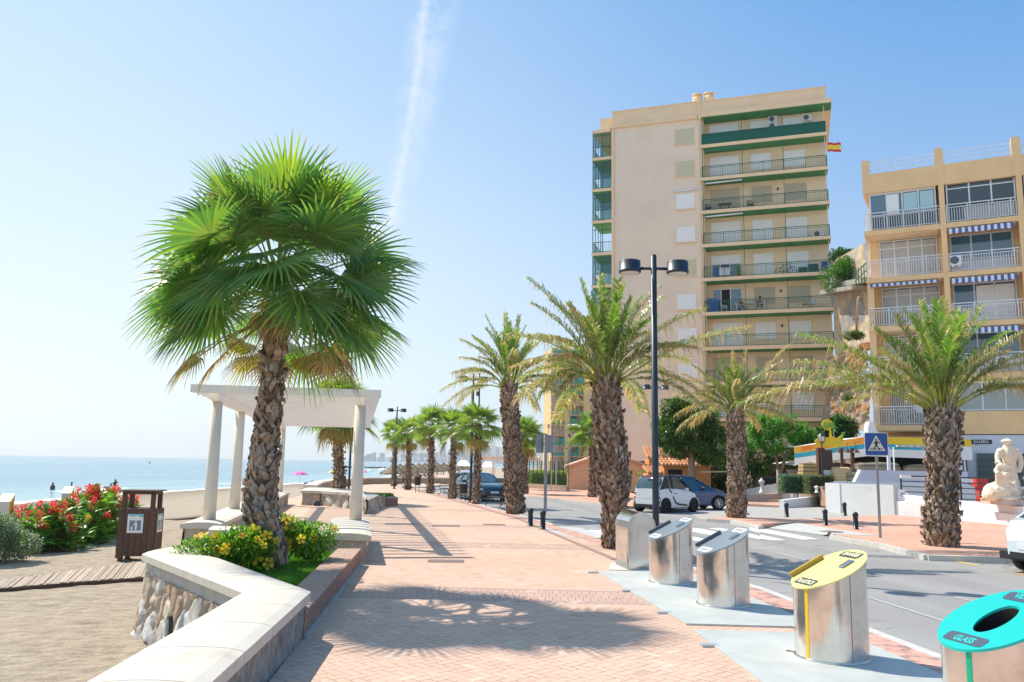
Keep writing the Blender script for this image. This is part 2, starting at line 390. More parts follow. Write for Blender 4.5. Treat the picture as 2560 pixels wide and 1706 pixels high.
def seagrid():
    # rows follow the shoreline outwards
    mb = MB(); ds = [-1.5, 0, .6, 1.3, 2.2, 3.4, 5, 7, 9, 10.5, 12, 14, 17, 21, 27, 34, 45, 60, 90, 140, 220, 400, 800, 1600, 3200, 6000]
    ln = []
    for i in range(len(SHL)-1):
        k = 14 if i < 14 else 4
        for t in range(k): ln.append(SHL[i].lerp(SHL[i+1], t/k))
    ln.append(SHL[-1]); vs = []; vals = []
    for p in ln:
        for d in ds:
            q = Vector((p.x-d*(1 if d < 500 else .93), p.y+d*.06*(1 if d < 100 else -.6))); z = SEA
            z += .16*math.exp(-((d-13-2*noise.noise(Vector((p.x*.1, p.y*.1, 0))))/1.6)**2)
            vs.append((q.x, q.y, z)); vals.append(max(d, 0))
    n = len(ds); mb.add(vs, [(i*n+k+1, i*n+k, (i+1)*n+k, (i+1)*n+k+1) for i in range(len(ln)-1) for k in range(n-1)][::1], sm=True)
    o = tag(mb.build('sea', seam), kind='structure')
    at = o.data.attributes.new('shore', 'FLOAT', 'POINT'); at.data.foreach_set('value', vals); return o
seagrid()
# ---- land side base, road, pavements
earth = M('dry_earth', (.40, .31, .22), .95, n=(.6, .2), bump=(3, .4, .1), world=True)
flat('inland_ground', [(4.9, -60)] + KX + [(20, 300), (40, 420), (60, 900), (160, 1800), (60, 3200), (-190, 4200), (-940, 4800), (-990, 5650), (5600, 5650), (5600, -60)], -.5, earth)
asph = bpy.data.materials.new('asphalt'); asph.use_nodes = True
def asphmat():
    nt = asph.node_tree; b = nt.nodes['Principled BSDF']; P = coords(nt, 'World')
    n1 = noisex(nt, mapping(nt, P, (.3, .12, 1), (0, 0, -.2)), 1.5, 5); n2 = noisex(nt, P, 90, 2, .7); n3 = noisex(nt, P, 1.1, 7, .7)
    c = mixc(nt, smooth(nt, n1, .3, .7), (.33, .315, .305), (.39, .375, .36))
    c = mixc(nt, smooth(nt, n2, .3, .75, 0, .45), c, (.13, .13, .135)); c = mixc(nt, smooth(nt, n3, .6, .75, 0, .4), c, (.14, .135, .13))
    cv = nt.nodes.new('ShaderNodeTexVoronoi'); cv.feature = 'DISTANCE_TO_EDGE'; wv = nt.nodes.new('ShaderNodeVectorMath'); wv.operation = 'ADD'; nn_ = nt.nodes.new('ShaderNodeTexNoise'); nn_.inputs['Scale'].default_value = 1.3
    nt.links.new(P, nn_.inputs['Vector']); nt.links.new(P, wv.inputs[0]); nt.links.new(nn_.outputs['Color'], wv.inputs[1]); nt.links.new(wv.outputs[0], cv.inputs['Vector']); cv.inputs['Scale'].default_value = .33
    ck = X(nt, cv.outputs['Distance']).lt(.006)*smooth(nt, n1, .45, .6); c = mixc(nt, ck*.7, c, (.08, .08, .08))
    px_, py_, pz_ = sep(nt, P); q_ = px_ + py_*.13 + n1*.5; tr = smooth(nt, (q_-8.6).abs(), .15, .6, .30, 0).max(smooth(nt, (q_-10.2).abs(), .15, .6, .30, 0)); c = mixc(nt, tr, c, (.20, .195, .19))
    ov = nt.nodes.new('ShaderNodeTexVoronoi'); nt.links.new(P, ov.inputs['Vector']); ov.inputs['Scale'].default_value = .55; c = mixc(nt, smooth(nt, X(nt, ov.outputs['Distance']), .05, .13, .35, 0), c, (.12, .12, .12))
    nt.links.new(c, b.inputs['Base Color']); b.inputs['Roughness'].default_value = .85; b.inputs['Specular IOR Level'].default_value = .3
    bn = nt.nodes.new('ShaderNodeBump'); bn.inputs['Strength'].default_value = .4; bn.inputs['Distance'].default_value = .01
    nt.links.new(n2.s, bn.inputs['Height']); nt.links.new(bn.outputs[0], b.inputs['Normal'])
asphmat()
RD = -.11
farL = [(60, 300)]
flat('road', off(KX, .05) + [(90, 75), (90, -2)], RD-.004, asph)
kerbm = M('kerb_stone', (.55, .53, .49), .85, n=(5, .12), bump=(40, .3, .01), world=True)
def strip(name, line, w0, w1, z, mat, thick=0., kind='structure', seg=None):
    a, b = off(line, w0), off(line, w1); mb = MB()
    for i in range(len(line)-1):
        q = [a[i], a[i+1], b[i+1], b[i]]
        if thick:
            n_ = 1 if not seg else max(1, int(math.dist(a[i], a[i+1])/seg))
            for k in range(n_):
                t0, t1 = k/n_, (k+1)/n_-(.012/max(.1, math.dist(a[i], a[i+1])) if seg else 0)
                L2 = lambda p, q_, t: (p[0]+(q_[0]-p[0])*t, p[1]+(q_[1]-p[1])*t)
                mb.prism([L2(q[0], q[1], t0), L2(q[0], q[1], t1), L2(q[3], q[2], t1), L2(q[3], q[2], t0)], z-thick, z, jit((1, 1, 1), .05))
        else: mb.add([(p[0], p[1], z) for p in q], [(0, 1, 2, 3)])
    return tag(mb.build(name, mat), kind=kind)
# promenade body: from the kerb to the beach side
LX = [(-2.2, -4), (-1.82, 5.2), (-2.14, 9.1), (-2.66, 15.3), (-6.2, 16.2), (-7.6, 24), (-9.6, 34.6), (-10.5, 40), (-10.9, 45), (-12.0, 52.5), (-12.6, 60), (-11.6, 67), (-8.5, 71.5), (-5.3, 74), (2, 77), (20, 80)]
flat('promenade', off(KX, .16) + LX[::-1], 0, pave, thick=.9)
KA = KX[:5]; KB = KX[5:]
strip('kerb', KX[:6]+[(2.75, 19.9)], 0, .15, .0, kerbm, .25, seg=1.)
strip('kerb', [(1.45, 26.2)]+KX[8:], 0, .15, .0, kerbm, .25, seg=1.)
darkbr = M('dark_paver_band', (.33, .205, .18), .85, n=(8, .2), world=True)
pinkbr = M('pink_paver_strip', (.60, .34, .27), .85, n=(6, .2), n2=(4, (.36, .22, .19), .5, .56), bump=(40, .3, .004), world=True)
strip('paver_strip', KX[:12], .15, .62, .004, pinkbr)
INN = [(4.05, 3), (3.82, 8.6), (3.68, 11.3), (3.1, 13.5), (2.16, 16.9), (1.26, 22.7), (.37, 28.6), (-.9, 34), (-3.2, 43.5), (-6, 55), (-7.4, 63)]
strip('dark_band', INN, 0, .13, .008, darkbr)
# dropped kerb of the crossing, near side
concm = M('ramp_concrete', (.50, .50, .475), .9, n=(4, .1), bump=(60, .3, .004), world=True)
mb = MB(); A = [G(x, y, 0) for x, y in ((1362, 1318), (1440, 1343), (1420, 1344), (1505, 1345))]
mb.add([G(1352, 1321, .006), G(1425, 1345, .006), G(1506, 1345, .006), G(1512, 1338, RD), G(1450, 1320, RD), G(1362, 1313, .0)], [(0, 1, 2, 3, 4, 5)])
tag(mb.build('crossing_ramp', concm), kind='structure')
# painted markings
paint = M('road_paint', (.78, .78, .77), .7, n2=(5, (.45, .45, .45), .55, .75), world=True)
mb = MB()
def pq(pp, z=RD+.003): mb.add([G(x, y, z) for x, y in pp], [tuple(range(len(pp)))])
Z = lambda x, y: (1300+x/3.098, 1200+y/3.098)
for q in (((1452, 374), (1545, 373), (1700, 398), (1640, 408)), ((1322, 375), (1400, 378), (1600, 418), (1530, 436), (1322, 400)), ((1757, 412), (1859, 437), (1859, 462), (1757, 440)), ((1757, 368), (1859, 386), (1859, 410), (1740, 382)),
          ((1322, 436), (1420, 455), (1410, 478), (1322, 466)), ((525, 388), (640, 390), (655, 425), (630, 427))):
    pq([Z(*p) for p in q])
Z = lambda x, y: (1900+x/3.098, 1200+y/3.098)
for q in (((0, 378), (60, 385), (455, 458), (330, 463), (0, 402)), ((0, 425), (195, 466), (100, 469), (0, 455))): pq([Z(*p) for p in q])
tag(mb.build('crossing_stripes', paint), kind='structure')
mb = MB()
for q in (((820, 898), (1465, 1098), (1465, 1112), (820, 908)), ((130, 568), (160, 566), (380, 624), (350, 624)), ((1505, 905), (1640, 935), (1660, 945), (1500, 912))): pq([Z(*p) for p in q])
fl = [(5.75, 2), (5.5, 8.5)]
tag(mb.build('lane_line', M('worn_paint', (.42, .42, .41), .8, world=True, n=(8, .15))), kind='structure')
mb = MB(); pq([Z(*p) for p in ((1440, 618), (1500, 618), (1700, 664), (1690, 668))]); pq([Z(*p) for p in ((1980, 722), (2045, 726), (2045, 738), (2000, 730))])
tag(mb.build('yellow_line', M('yellow_paint', (.68, .47, .13), .8, world=True)), kind='structure')
# far side pavement (right)
far = [(1775, 1297), (1850, 1301), (1904, 1312), (1985, 1303), (2060, 1332), (2203, 1357), (2318, 1388)]
fp = poly([(1770, 1296), (1830, 1300), (1903, 1313)]) + poly([(1985, 1306), (2050, 1317), (2086, 1336), (2205, 1358), (2318, 1386)])
RP = fp + [(12.2, 18.4), (26, 16.5), (40, 20), (40, 34), (17.5, 29.0), (15.8, 34.8)] + poly([(2150, 1291), (2000, 1298), (1880, 1293.5), (1800, 1291)])
flat('far_pavement', RP, 0, pave2, thick=.35)
def kline(name, pts, wd=.16, z=.004, m=kerbm):
    strip(name, pts, -wd/2, wd/2, z, m, .22, seg=1.)
kline('kerb', poly([(1770, 1297), (1830, 1301), (1903, 1315)])[::1])
kline('kerb', poly([(2080, 1338.5), (2205, 1360), (2318, 1388)]))
kline('kerb', poly([(2318, 1388)])+[(12.2, 18.35), (26, 16.45)], z=.004)
mb = MB(); mb.add([G(1903, 1318, RD+.004), G(2070, 1339, RD+.004), G(2086, 1336, .004), G(2050, 1317, .004), G(1985, 1306, .004), G(2203, 1340, .005), G(2100, 1325, .005)], [(0, 1, 3), (1, 2, 3), (0, 3, 4), (3, 2, 5, 6)])
tag(mb.build('crossing_ramp', concm), kind='structure')
mb = MB(); mb.add([G(1902, 1319, RD), G(1902, 1310, .02), G(1985, 1306, .02), G(1984, 1308, RD)], [(0, 1, 2, 3)]); tag(mb.build('ramp_cheek', kerbm), kind='structure')
# side street strip of light asphalt between the bollards
flat('side_lane', poly([(1700, 1262), (1800, 1259), (2100, 1240), (2300, 1262), (2239, 1290), (2150, 1296), (2000, 1303), (1860, 1300), (1750, 1292)]), RD+.006, M('pale_asphalt', (.40, .385, .36), .9, n=(3, .1), world=True))
flat('garden_pavement', [(10.3, 43.8), (13.3, 41.6), (18.6, 47.2), (16, 58), (8, 60), (8.5, 50)], 0, pave2, thick=.3)
# far pavement on the other road edge, in front of huts
fpl = poly([(1330, 1243), (1500, 1256), (1560, 1263), (1600, 1262), (1600, 1240), (1560, 1225)]) 
flat('hut_pavement', poly([(1317, 1240), (1400, 1247), (1500, 1258), (1563, 1267), (1640, 1262), (1830, 1250)])+[(30, 60), (30, 90), (4, 90), (-4, 125), (-12, 125)]+poly([(1200, 1202)])[:0], 0, pave2, thick=.3)
kline('kerb', poly([(1205, 1214), (1317, 1241), (1400, 1248), (1500, 1259), (1563, 1268)]))
# ================================================================ PALMS
leafm = leafmat('palm_leaf', .42, .33)
barkm = M('palm_bark', (1, 1, 1), .9, tint=True, n=(22, .28), bump=(35, .5, .012))
BARK = [(.32, .21, .13), (.22, .14, .09), (.40, .28, .19), (.29, .22, .17), (.14, .09, .06), (.46, .35, .26)]
def up_basis(d, rnd=None, roll=0.):
    d = d.normalized(); side = d.cross(Vector((0, 0, 1)))
    if side.length < .05: side = d.cross(Vector((0, 1, 0)))
    side.normalize(); nrm = side.cross(d).normalized()
    if roll: q = Matrix.Rotation(roll, 3, d); side = q @ side; nrm = q @ nrm
    return d, side, nrm
def fan_leaf(mb, base, d, pet, L, rnd, cols, droop=.35, nseg=34, spread=125, dry=0., sag=.25, lo=False, roll=0., nod=0.):
    """petiole along d then a pleated fan blade"""
    d, side, nrm = up_basis(d, roll=roll)
    pts = [base + d*pet*t + Vector((0, 0, -1))*sag*pet*t*t for t in (0, .35, .7, 1)]
    mb.tube(pts, [.022, .016, .013, .01] if not lo else [.02, .015, .012, .01], 4, (.34, .36, .10) if dry < .5 else (.42, .30, .16), cap=False)
    d2 = ((pts[-1]-pts[-2]).normalized()+Vector((0, 0, -nod))).normalized(); d2, side, nrm = up_basis(d2, roll=roll)
    cup = rnd.uniform(.05, .35)
    for k in range(nseg):
        a = R_(-spread+2*spread*(k+.5)/nseg); da = R_(2*spread/nseg)
        Lk = L*(1-.22*(abs(a)/R_(spread))**2)*rnd.uniform(.92, 1.06)
        rd = d2*math.cos(a)+side*math.sin(a)+nrm*(cup*(1-math.cos(a))*.5-.1)
        tn = (-d2*math.sin(a)+side*math.cos(a))
        cc = rnd.choice(cols); cc = jit(cc, .16, rnd)
        tip = lerp(.30, 1.0, rnd.random())*droop
        ts = (0, .28, .52, .68, .84, 1.0) if not lo else (0, .5, .78, 1.0)
        vs = []
        for t in ts:
            full = 2*math.tan(da/2)*t*Lk
            wd = full*1.02 if t <= .53 else full*.98*(1-((t-.53)/.47)**1.15)*.62+.0015
            g = tip*Lk*max(0, t-.42)**2*2.2*(1+dry*2)
            p = pts[-1]+rd*t*Lk*(1-.12*dry*t)+Vector((0, 0, -g))
            h = nrm*wd*.34*(1 if t > 0 else 0)
            vs += [p-tn*wd/2, p+h, p+tn*wd/2]
        n = len(ts)
        fs = []; 
        for i in range(n-1): fs += [(3*i, 3*i+1, 3*i+4, 3*i+3), (3*i+1, 3*i+2, 3*i+5, 3*i+4)]
        o = len(mb.v); mb.v += vs
        for q, f in enumerate(fs):
            i = q//2; c_ = cc
            if i == 0 and not dry: c_ = tuple(lerp(cc[z], (.30, .22, .09)[z], .25) for z in range(3))
            if i >= n-2 and rnd.random() < (.45 if not dry else 1): c_ = (.40, .29, .16)
            mb.f.append([z+o for z in f]); mb.c.append(c_); mb.m.append(0); mb.s.append(False)
GREEN = [(.13, .25, .07), (.17, .30, .07), (.10, .21, .06), (.21, .33, .07), (.13, .25, .09)]
YELG = [(.26, .40, .05), (.34, .42, .06), (.22, .36, .05)]
DEAD = [(.50, .31, .17), (.58, .39, .24), (.38, .23, .13), (.64, .47, .32)]
SEMI = [(.30, .24, .07), (.24, .24, .05), (.45, .31, .14), (.38, .26, .12)]
def trunk(path, rads, rnd, size=.12, dens=1., stick=.35, cols=BARK, cores=(.13, .09, .06)):
    """core tube plus overlapping leaf bases in spirals"""
    mb = MB(); path = [Vector(p) for p in path]
    L = [0]
    for a, b in zip(path, path[1:]): L.append(L[-1]+(b-a).length)
    tot = L[-1]
    def at(s):
        for i in range(len(path)-1):
            if s <= L[i+1] or i == len(path)-2:
                t = (s-L[i])/(L[i+1]-L[i]); return path[i].lerp(path[i+1], t), lerp(rads[i], rads[i+1], t), (path[i+1]-path[i]).normalized()
    N = max(8, int(tot/.12)); pp, rr = [], []
    for i in range(N+1):
        p, r, _ = at(tot*i/N); pp.append(p); rr.append(r*.93)
    mb.tube(pp, rr, 14, cores)
    s = .0; k = 0
    while s < tot-.02:
        p, r, ax = at(s); n = max(5, int(2*math.pi*r/(size*.92)*dens)); a0 = k*math.pi/n + rnd.uniform(-.1, .1)
        u = ax.orthogonal().normalized(); v = ax.cross(u)
        for i in range(n):
            a = a0+2*math.pi*i/n+rnd.uniform(-.12, .12); o = u*math.cos(a)+v*math.sin(a); t = ax.cross(o).normalized()
            w_ = size*rnd.uniform(.55, 1.15); h = size*rnd.uniform(.9, 2.0); out = stick*size*(rnd.uniform(.2, 1.2) if rnd.random() < .8 else rnd.uniform(1.2, 2.6))
            tl = rnd.uniform(-.5, .5); c = jit(rnd.choice(cols), .2, rnd)
            b0 = p+o*r*.90+ax*rnd.uniform(-.3, .3)*size*.4; axx = ax+t*tl
            top = b0+axx*h+o*(out+ (at(min(tot, s+h))[1]-r)*.9); mid = b0+axx*h*.55+o*(out*.75+.018)
            ln = w_*.5; thick = o*size*.10
            vs = [b0-t*ln*.75, b0+t*ln*.75, mid+t*ln, mid-t*ln, top-t*ln*.22, top+t*ln*.22, mid+thick*1.6, b0+thick]
            edge = tuple(x*.72 for x in c)
            mb.add(vs, [(0, 7, 6, 3), (7, 1, 2, 6), (3, 6, 4), (6, 5, 4), (6, 2, 5)], c)
            mb.add([vs[3], vs[4], vs[5], vs[2], p+axx*h*.8+o*r*.75], [(0, 4, 1), (1, 4, 2), (2, 4, 3)], edge)
        for q in range(n):        # loose fibres
            a = rnd.uniform(0, 6.283); o = u*math.cos(a)+v*math.sin(a); t = ax.cross(o).normalized(); b0 = p+o*r*1.02+ax*rnd.uniform(-.1, .1); e = b0+o*rnd.uniform(.01, .07)+ax*rnd.uniform(-.16, .16)+t*rnd.uniform(-.1, .1)
            mb.add([b0-ax*.006, b0+ax*.006+t*.004, e], [(0, 1, 2)], jit(rnd.choice([(.42, .33, .25), (.26, .18, .12), (.55, .45, .34)]), .2, rnd))
        s += size*rnd.uniform(.55, .75); k += 1
    return mb
# ---- the big fan palm of the foreground planter
def big_fan():
    rnd = random.Random(11); Y = 12.8
    px = [(691, 1418), (670, 1345), (652, 1272), (656, 1180), (666, 1096), (674, 1010), (680, 949), (685, 860), (688, 775)]
    pth = [V(x, y, Y) for x, y in px]; rr = [.17, .225, .24, .21, .175, .158, .15, .148, .15]
    t = thing('fan_palm', 'tall fan palm in the near planter, leaning scaly trunk and brown dead leaves', 'palm tree', pth[0], 0, 'fan palms along the promenade')
    trunk(pth, rr, rnd, .105, 1., .36, BARK+[(.40, .25, .16)]+[(.40, .31, .24), (.30, .27, .25)]).build('trunk', barkm, t, world=True)
    top = pth[-1]+Vector((0, 0, .12))
    mb = MB(); n = 25
    for i in range(n):
        f = i/n; az = i*2.39996+.4; el = R_(lerp(80, -14, f**.9))+rnd.uniform(-.12, .12)
        d = Vector((math.cos(az)*math.cos(el), math.sin(az)*math.cos(el), math.sin(el)))
        if math.sin(az) < -.55 and el < .35: continue
        cols = GREEN+(YELG if rnd.random() < (.5 if f < .25 else .15) else [])
        fan_leaf(mb, top+Vector((0, 0, .45-.55*f))+d*.08, d, rnd.uniform(.95, 1.25)*(1.12 if .4 < el < 1.2 else 1), rnd.uniform(.95, 1.12), rnd, cols, .12+.28*f, 36, 112, 0, .03+.14*f, roll=rnd.uniform(-.6, .6), nod=0 if el > .6 else rnd.uniform(.2, .6)*(1.4 if math.sin(az) < -.3 else .6))
    for az, el, p in ((95, 86, 1.6), (200, 72, 1.35), (335, 70, 1.35), (186, 54, 1.25), (354, 52, 1.4), (172, 34, 1.1), (8, 32, 1.25), (190, 14, 1.05), (350, 10, 1.2), (176, -6, 1.0), (4, -8, 1.15), (250, 60, .9), (285, 74, .9), (225, 45, 1.0), (315, 48, 1.05), (268, 34, .8), (256, 14, .75), (286, 18, .8), (95, 70, 1.3), (205, 16, 1.15), (335, 12, 1.15), (238, 2, .95), (305, -4, .95), (222, -16, .9), (322, -18, .9), (200, -14, 1.0), (340, -16, 1.0)):
        az, el = R_(az), R_(el); d = Vector((math.cos(az)*math.cos(el), math.sin(az)*math.cos(el), math.sin(el)))
        fan_leaf(mb, top+Vector((0, 0, .2))+d*.1, d, p, 1.05, rnd, GREEN, .26, 38, 126, 0, .12, roll=rnd.uniform(-.3, .3)+(1.1 if abs(math.sin(az)) < .3 and el > -.05 else 0)*(1 if math.cos(az) > 0 else -1), nod=0 if el > .9 or abs(math.sin(az)) < .3 else rnd.uniform(.3, .8))
    mb.build('crown', leafm, t, world=True)
    mb = MB()
    for i in range(16):
        az = i*2.39996; el = R_(rnd.uniform(6, -22))
        if math.sin(az) < -.72: continue
        d = Vector((math.cos(az)*math.cos(el), math.sin(az)*math.cos(el), math.sin(el)))
        fan_leaf(mb, top-Vector((0, 0, .3))+d*.05, d, rnd.uniform(.8, 1.15), rnd.uniform(.5, .68), rnd, SEMI if i % 3 else DEAD, .30, 28, 100, .55, .28, roll=rnd.uniform(-.6, .6))
    for az, el, l in ((240, -55, .5), (285, -60, .55), (318, -50, .5), (205, -46, .5)):
        az, el = R_(az), R_(el); d = Vector((math.cos(az)*math.cos(el), math.sin(az)*math.cos(el), math.sin(el)))
        fan_leaf(mb, top-Vector((0, 0, .02))+Vector((math.cos(az), math.sin(az), 0))*.1, d, .16, l, rnd, DEAD, .22, 20, 48, .7, .1, roll=rnd.uniform(-.4, .4))
    for i in range(200):     # hanging fibres and shrivelled stubs under the crown
        az = rnd.uniform(0, 6.283); r = rnd.uniform(.14, .24); p = top+Vector((math.cos(az)*r, math.sin(az)*r, rnd.uniform(-.45, .15))); l = rnd.uniform(.2, .5)
        q = p+Vector((math.cos(az)*rnd.uniform(.02, .3), math.sin(az)*rnd.uniform(.02, .3), -l)); s = Vector((-math.sin(az), math.cos(az), 0))*.012
        mb.add([p-s, p+s, q], [(0, 1, 2)], jit(rnd.choice(DEAD), .2, rnd))
    mb.build('dead_leaves', leafm, t, world=True)
big_fan()
# ---- small fan palms: two models, copied
def fan_model(seed, H, r, label, loc, group, n=22, L=.78, dead=3, pet=.66, dens=1., bs=.10):
    rnd = random.Random(seed); t = thing('fan_palm', label, 'palm tree', loc, 0, group)
    pth = [(0, 0, 0), (0, 0, .15), (.02, 0, .5), (.0, .0, H*.4), (.02, 0, H*.75), (0, 0, H)]
    trunk(pth, [r*1.7, r*1.45, r*1.12, r, r*.92, r*.95], rnd, bs, 1, .75).build('trunk', barkm, t)
    mb = MB(); top = Vector((0, 0, H+.05))
    for i in range(n):
        f = i/n; az = i*2.39996+seed; el = R_(lerp(80, -18, f**.9))+rnd.uniform(-.1, .1)
        d = Vector((math.cos(az)*math.cos(el), math.sin(az)*math.cos(el), math.sin(el)))
        fan_leaf(mb, top-Vector((0, 0, .15*f)), d, pet*rnd.uniform(.85, 1.15), L*rnd.uniform(.85, 1.1), rnd, GREEN+YELG, .22+.28*f, 22, 118, 0, .2, True, roll=rnd.uniform(-.6, .6))
    mb.build('crown', leafm, t)
    if dead:
        mb = MB()
        for i in range(dead):
            az = i*2.4+1; el = R_(rnd.uniform(-28, -55)); d = Vector((math.cos(az)*math.cos(el), math.sin(az)*math.cos(el), math.sin(el)))
            fan_leaf(mb, top-Vector((0, 0, .15)), d, pet*.9, L*.8, rnd, SEMI, .4, 18, 95, .5, .3, True)
        mb.build('dead_leaves', leafm, t)
    return t
GR = 'fan palms along the promenade'
p2 = fan_model(5, 3.25, .16, 'leaning fan palm standing in the round stone planter beyond the pergola', G(848, 1223, .58), GR, 34, 1.0, 9, .85)
p2.rotation_euler = (0, R_(-4), 0); p2.scale = (1.08, 1.08, 1.10)
base = G(1130, 1247)
fa = fan_model(21, 3.55, .115, 'fan palm in the kerbside row with a slim straight trunk between two iron benches', base, GR)
rowp = [((1191, 1260), 1.0, 'nearest fan palm of the slim kerbside row, by the second lamp post', 1.4),
        ((1076, 1234), 1.12, 'fan palm third in the kerbside row, just right of the thin litter bin', 2.9),
        ((1019, 1225), 1.05, 'fan palm second from the left in the kerbside row, beside a bench', 4.4),
        ((984, 1216), 1.1, 'leftmost and farthest fan palm of the kerbside row', 5.5)]
for i, (p, sc, lb, rz) in enumerate(rowp): dup(fa, G(*p), rz, lb, GR, sc)
fb = fan_model(33, 3.6, .15, 'dark trunked fan palm on the pavement in front of the orange hut', G(1481, 1243), GR, 24, .95, 3, .75)
dup(fb, G(1311, 1224), 2.2, 'fan palm standing just right of the thick date palm trunk by the green fence', GR, 1.0)
dup(fb, (14.0, 88, 0), 4.0, 'bushy bright fan palm between the orange hut and the rubber tree', GR, 1.3)
dup(fb, (.9, 52, 0), 1.1, 'fan palm half hidden behind the thick date palm trunk left of the road', GR, .98)
# ---- date palms
def frond(mb, base, tip, arch, rnd, cols, L=None, lw=.40, n=84, dry=.15, curl=.5):
    """a feather frond from base to tip; arch = rise of the middle above the chord"""
    base, tip = Vector(base), Vector(tip); ch = tip-base; up = Vector((0, 0, 1))
    upn = (up-ch.normalized()*up.dot(ch.normalized())); upn = upn.normalized() if upn.length > .1 else Vector((0, -1, 0))
    mid = base+ch*.45+upn*arch*1.0+up*arch*.35
    def pos(t): return base*(1-t)**2+mid*2*t*(1-t)+tip*t*t
    pts = [pos(i/12) for i in range(13)]; rl = sum((b-a).length for a, b in zip(pts, pts[1:]))
    mb.tube(pts, [.042, .034, .026, .019, .015, .012, .011, .010, .009, .008, .007, .006, .004], 4, (.46, .45, .12), cap=False)
    for i in range(n):
        t = .27+.73*(i+.5)/n; p = pos(t); ax = (pos(min(1, t+.02))-pos(t-.02)).normalized()
        side = ax.cross(up); side = side.normalized() if side.length > .08 else ax.orthogonal().normalized(); nr = side.cross(ax)
        ll = lw*rl/2.6*math.sin(min(1, (t-.22)*2.8)*1.57)*(1-.55*max(0, t-.55)/.45)*rnd.uniform(.85, 1.15)+.04
        for sg in (-1, 1):
            brn = rnd.random() < dry+dry*1.6*(t > .6)
            c = jit(rnd.choice(DEAD+[(.55, .47, .36)]) if brn else rnd.choice(cols), .18, rnd)
            d = (ax*rnd.uniform(.75, 1.25)+side*sg*rnd.uniform(.7, 1.1)+nr*rnd.uniform(.1, .75)).normalized()
            wd = .009+.010*rnd.random(); wv = d.cross(nr).normalized()*wd
            m_ = p+d*ll*.55; e = p+d*ll+up*(-curl*ll*rnd.uniform(.2, 1.3)*(2.2 if brn else 1))
            o = len(mb.v); mb.v += [p-wv*.6, p+wv*.6, m_+wv, m_-wv, e]
            mb.f += [[o, o+1, o+2, o+3], [o+3, o+2, o+4]]; mb.c += [c, c if rnd.random() < .75 else (.5, .4, .25)]; mb.m += [0, 0]; mb.s += [False, False]
DG = [(.15, .25, .055), (.20, .28, .065), (.11, .20, .045), (.24, .30, .09), (.29, .32, .13)]
BRT = [(.20, .36, .05), (.25, .42, .06), (.16, .31, .05)]
def date_palm(label, pth, rr, tips, Y, seed, extra, R0, dry=.15, size=.105, cols=BARK):
    rnd = random.Random(seed); pth = [Vector(p) for p in pth]
    t = thing('date_palm', label, 'palm tree', pth[0], 0, 'date palms along the road')
    trunk(pth, rr, rnd, size, 1.05, .55, cols).build('trunk', barkm, t, world=True)
    top = pth[-1]; mb = MB()
    for (x, y, dy, arch) in tips:
        tp = V(x, y, Y+dy); a = Vector((tp.x-top.x, dy, 0)); a = a.normalized()*.14 if a.length > .01 else Vector((0, 0, 0))
        frond(mb, top+a-Vector((0, 0, .05)), tp, arch, rnd, DG+(BRT if rnd.random() < .4 else []), dry=dry*rnd.uniform(.5, 1.6))
    for i in range(extra):
        f = i/extra; az = i*2.39996+seed; el = R_(lerp(86, 2, f))
        if (math.sin(az) < -.55 and el < .75) or (seed == 27 and el < .45): continue
        L = R0*rnd.uniform(.8, 1.05)
        d = Vector((math.cos(az)*math.cos(el), math.sin(az)*math.cos(el), math.sin(el))); hz = Vector((math.cos(az), math.sin(az), 0))
        tp = top+d*L+hz*L*.1-Vector((0, 0, .42*L*math.cos(el)))
        frond(mb, top+hz*.12*f, tp, .10*L+.16*L*math.cos(el), rnd, DG+(BRT*3 if f < .3 else []), dry=dry*(.3 if f < .35 else 1.3), n=80)
    mb.build('crown', leafm, t, world=True)
    mb = MB()     # cut and shrivelled frond stubs round the crown base
    for i in range(90):
        az = i*2.39996; o = Vector((math.cos(az), math.sin(az), 0)); z = rnd.uniform(-.55, .12); r = rr[-1]
        p = top+o*r*.75+Vector((0, 0, z)); l = rnd.uniform(.18, .42); q = p+o*l*rnd.uniform(.1, .7)+Vector((0, 0, l))
        s = Vector((-o.y, o.x, 0))*rnd.uniform(.025, .05); c = jit(rnd.choice(BARK+[(.42, .30, .18)]), .2, rnd)
        mb.add([p-s, p+s, q+s*.5, q-s*.5, (p+q)/2+o*.03], [(0, 1, 4), (1, 2, 4), (2, 3, 4), (3, 0, 4)], c)
    mb.build('frond_stubs', barkm, t, world=True); return t
Yd = G(1524, 1371).y
date_palm('date palm left of the nearest lamp post, shaggy trunk narrowed and reddish near the ground',
    [V(x, y, Yd) for x, y in ((1524, 1371), (1526, 1330), (1533, 1290), (1536, 1245), (1533, 1205), (1530, 1140), (1520, 1060), (1517, 1000), (1517, 962))],
    [.15, .15, .22, .31, .34, .335, .31, .29, .27],
    [(1322, 700, 0, .45), (1255, 838, -.3, .55), (1370, 905, -.6, .6), (1450, 700, .3, .15), (1500, 690, 0, .1), (1400, 985, -.8, .55), (1345, 1000, .5, .75),
     (1648, 718, .3, .45), (1760, 775, 0, .5), (1870, 820, .2, .35), (1700, 860, -.5, .5), (1640, 900, -.9, .5), (1545, 700, .6, .1), (1580, 745, -.4, .2), (1420, 760, -.7, .25), (1300, 950, .9, .6), (1660, 740, .8, .4), (1330, 760, .6, .4), (1720, 900, .9, .5)],
    Yd, 3, 32, 2.5, .16, cols=BARK+[(.33, .25, .2), (.28, .16, .10)])
Yd = G(1289, 1285).y
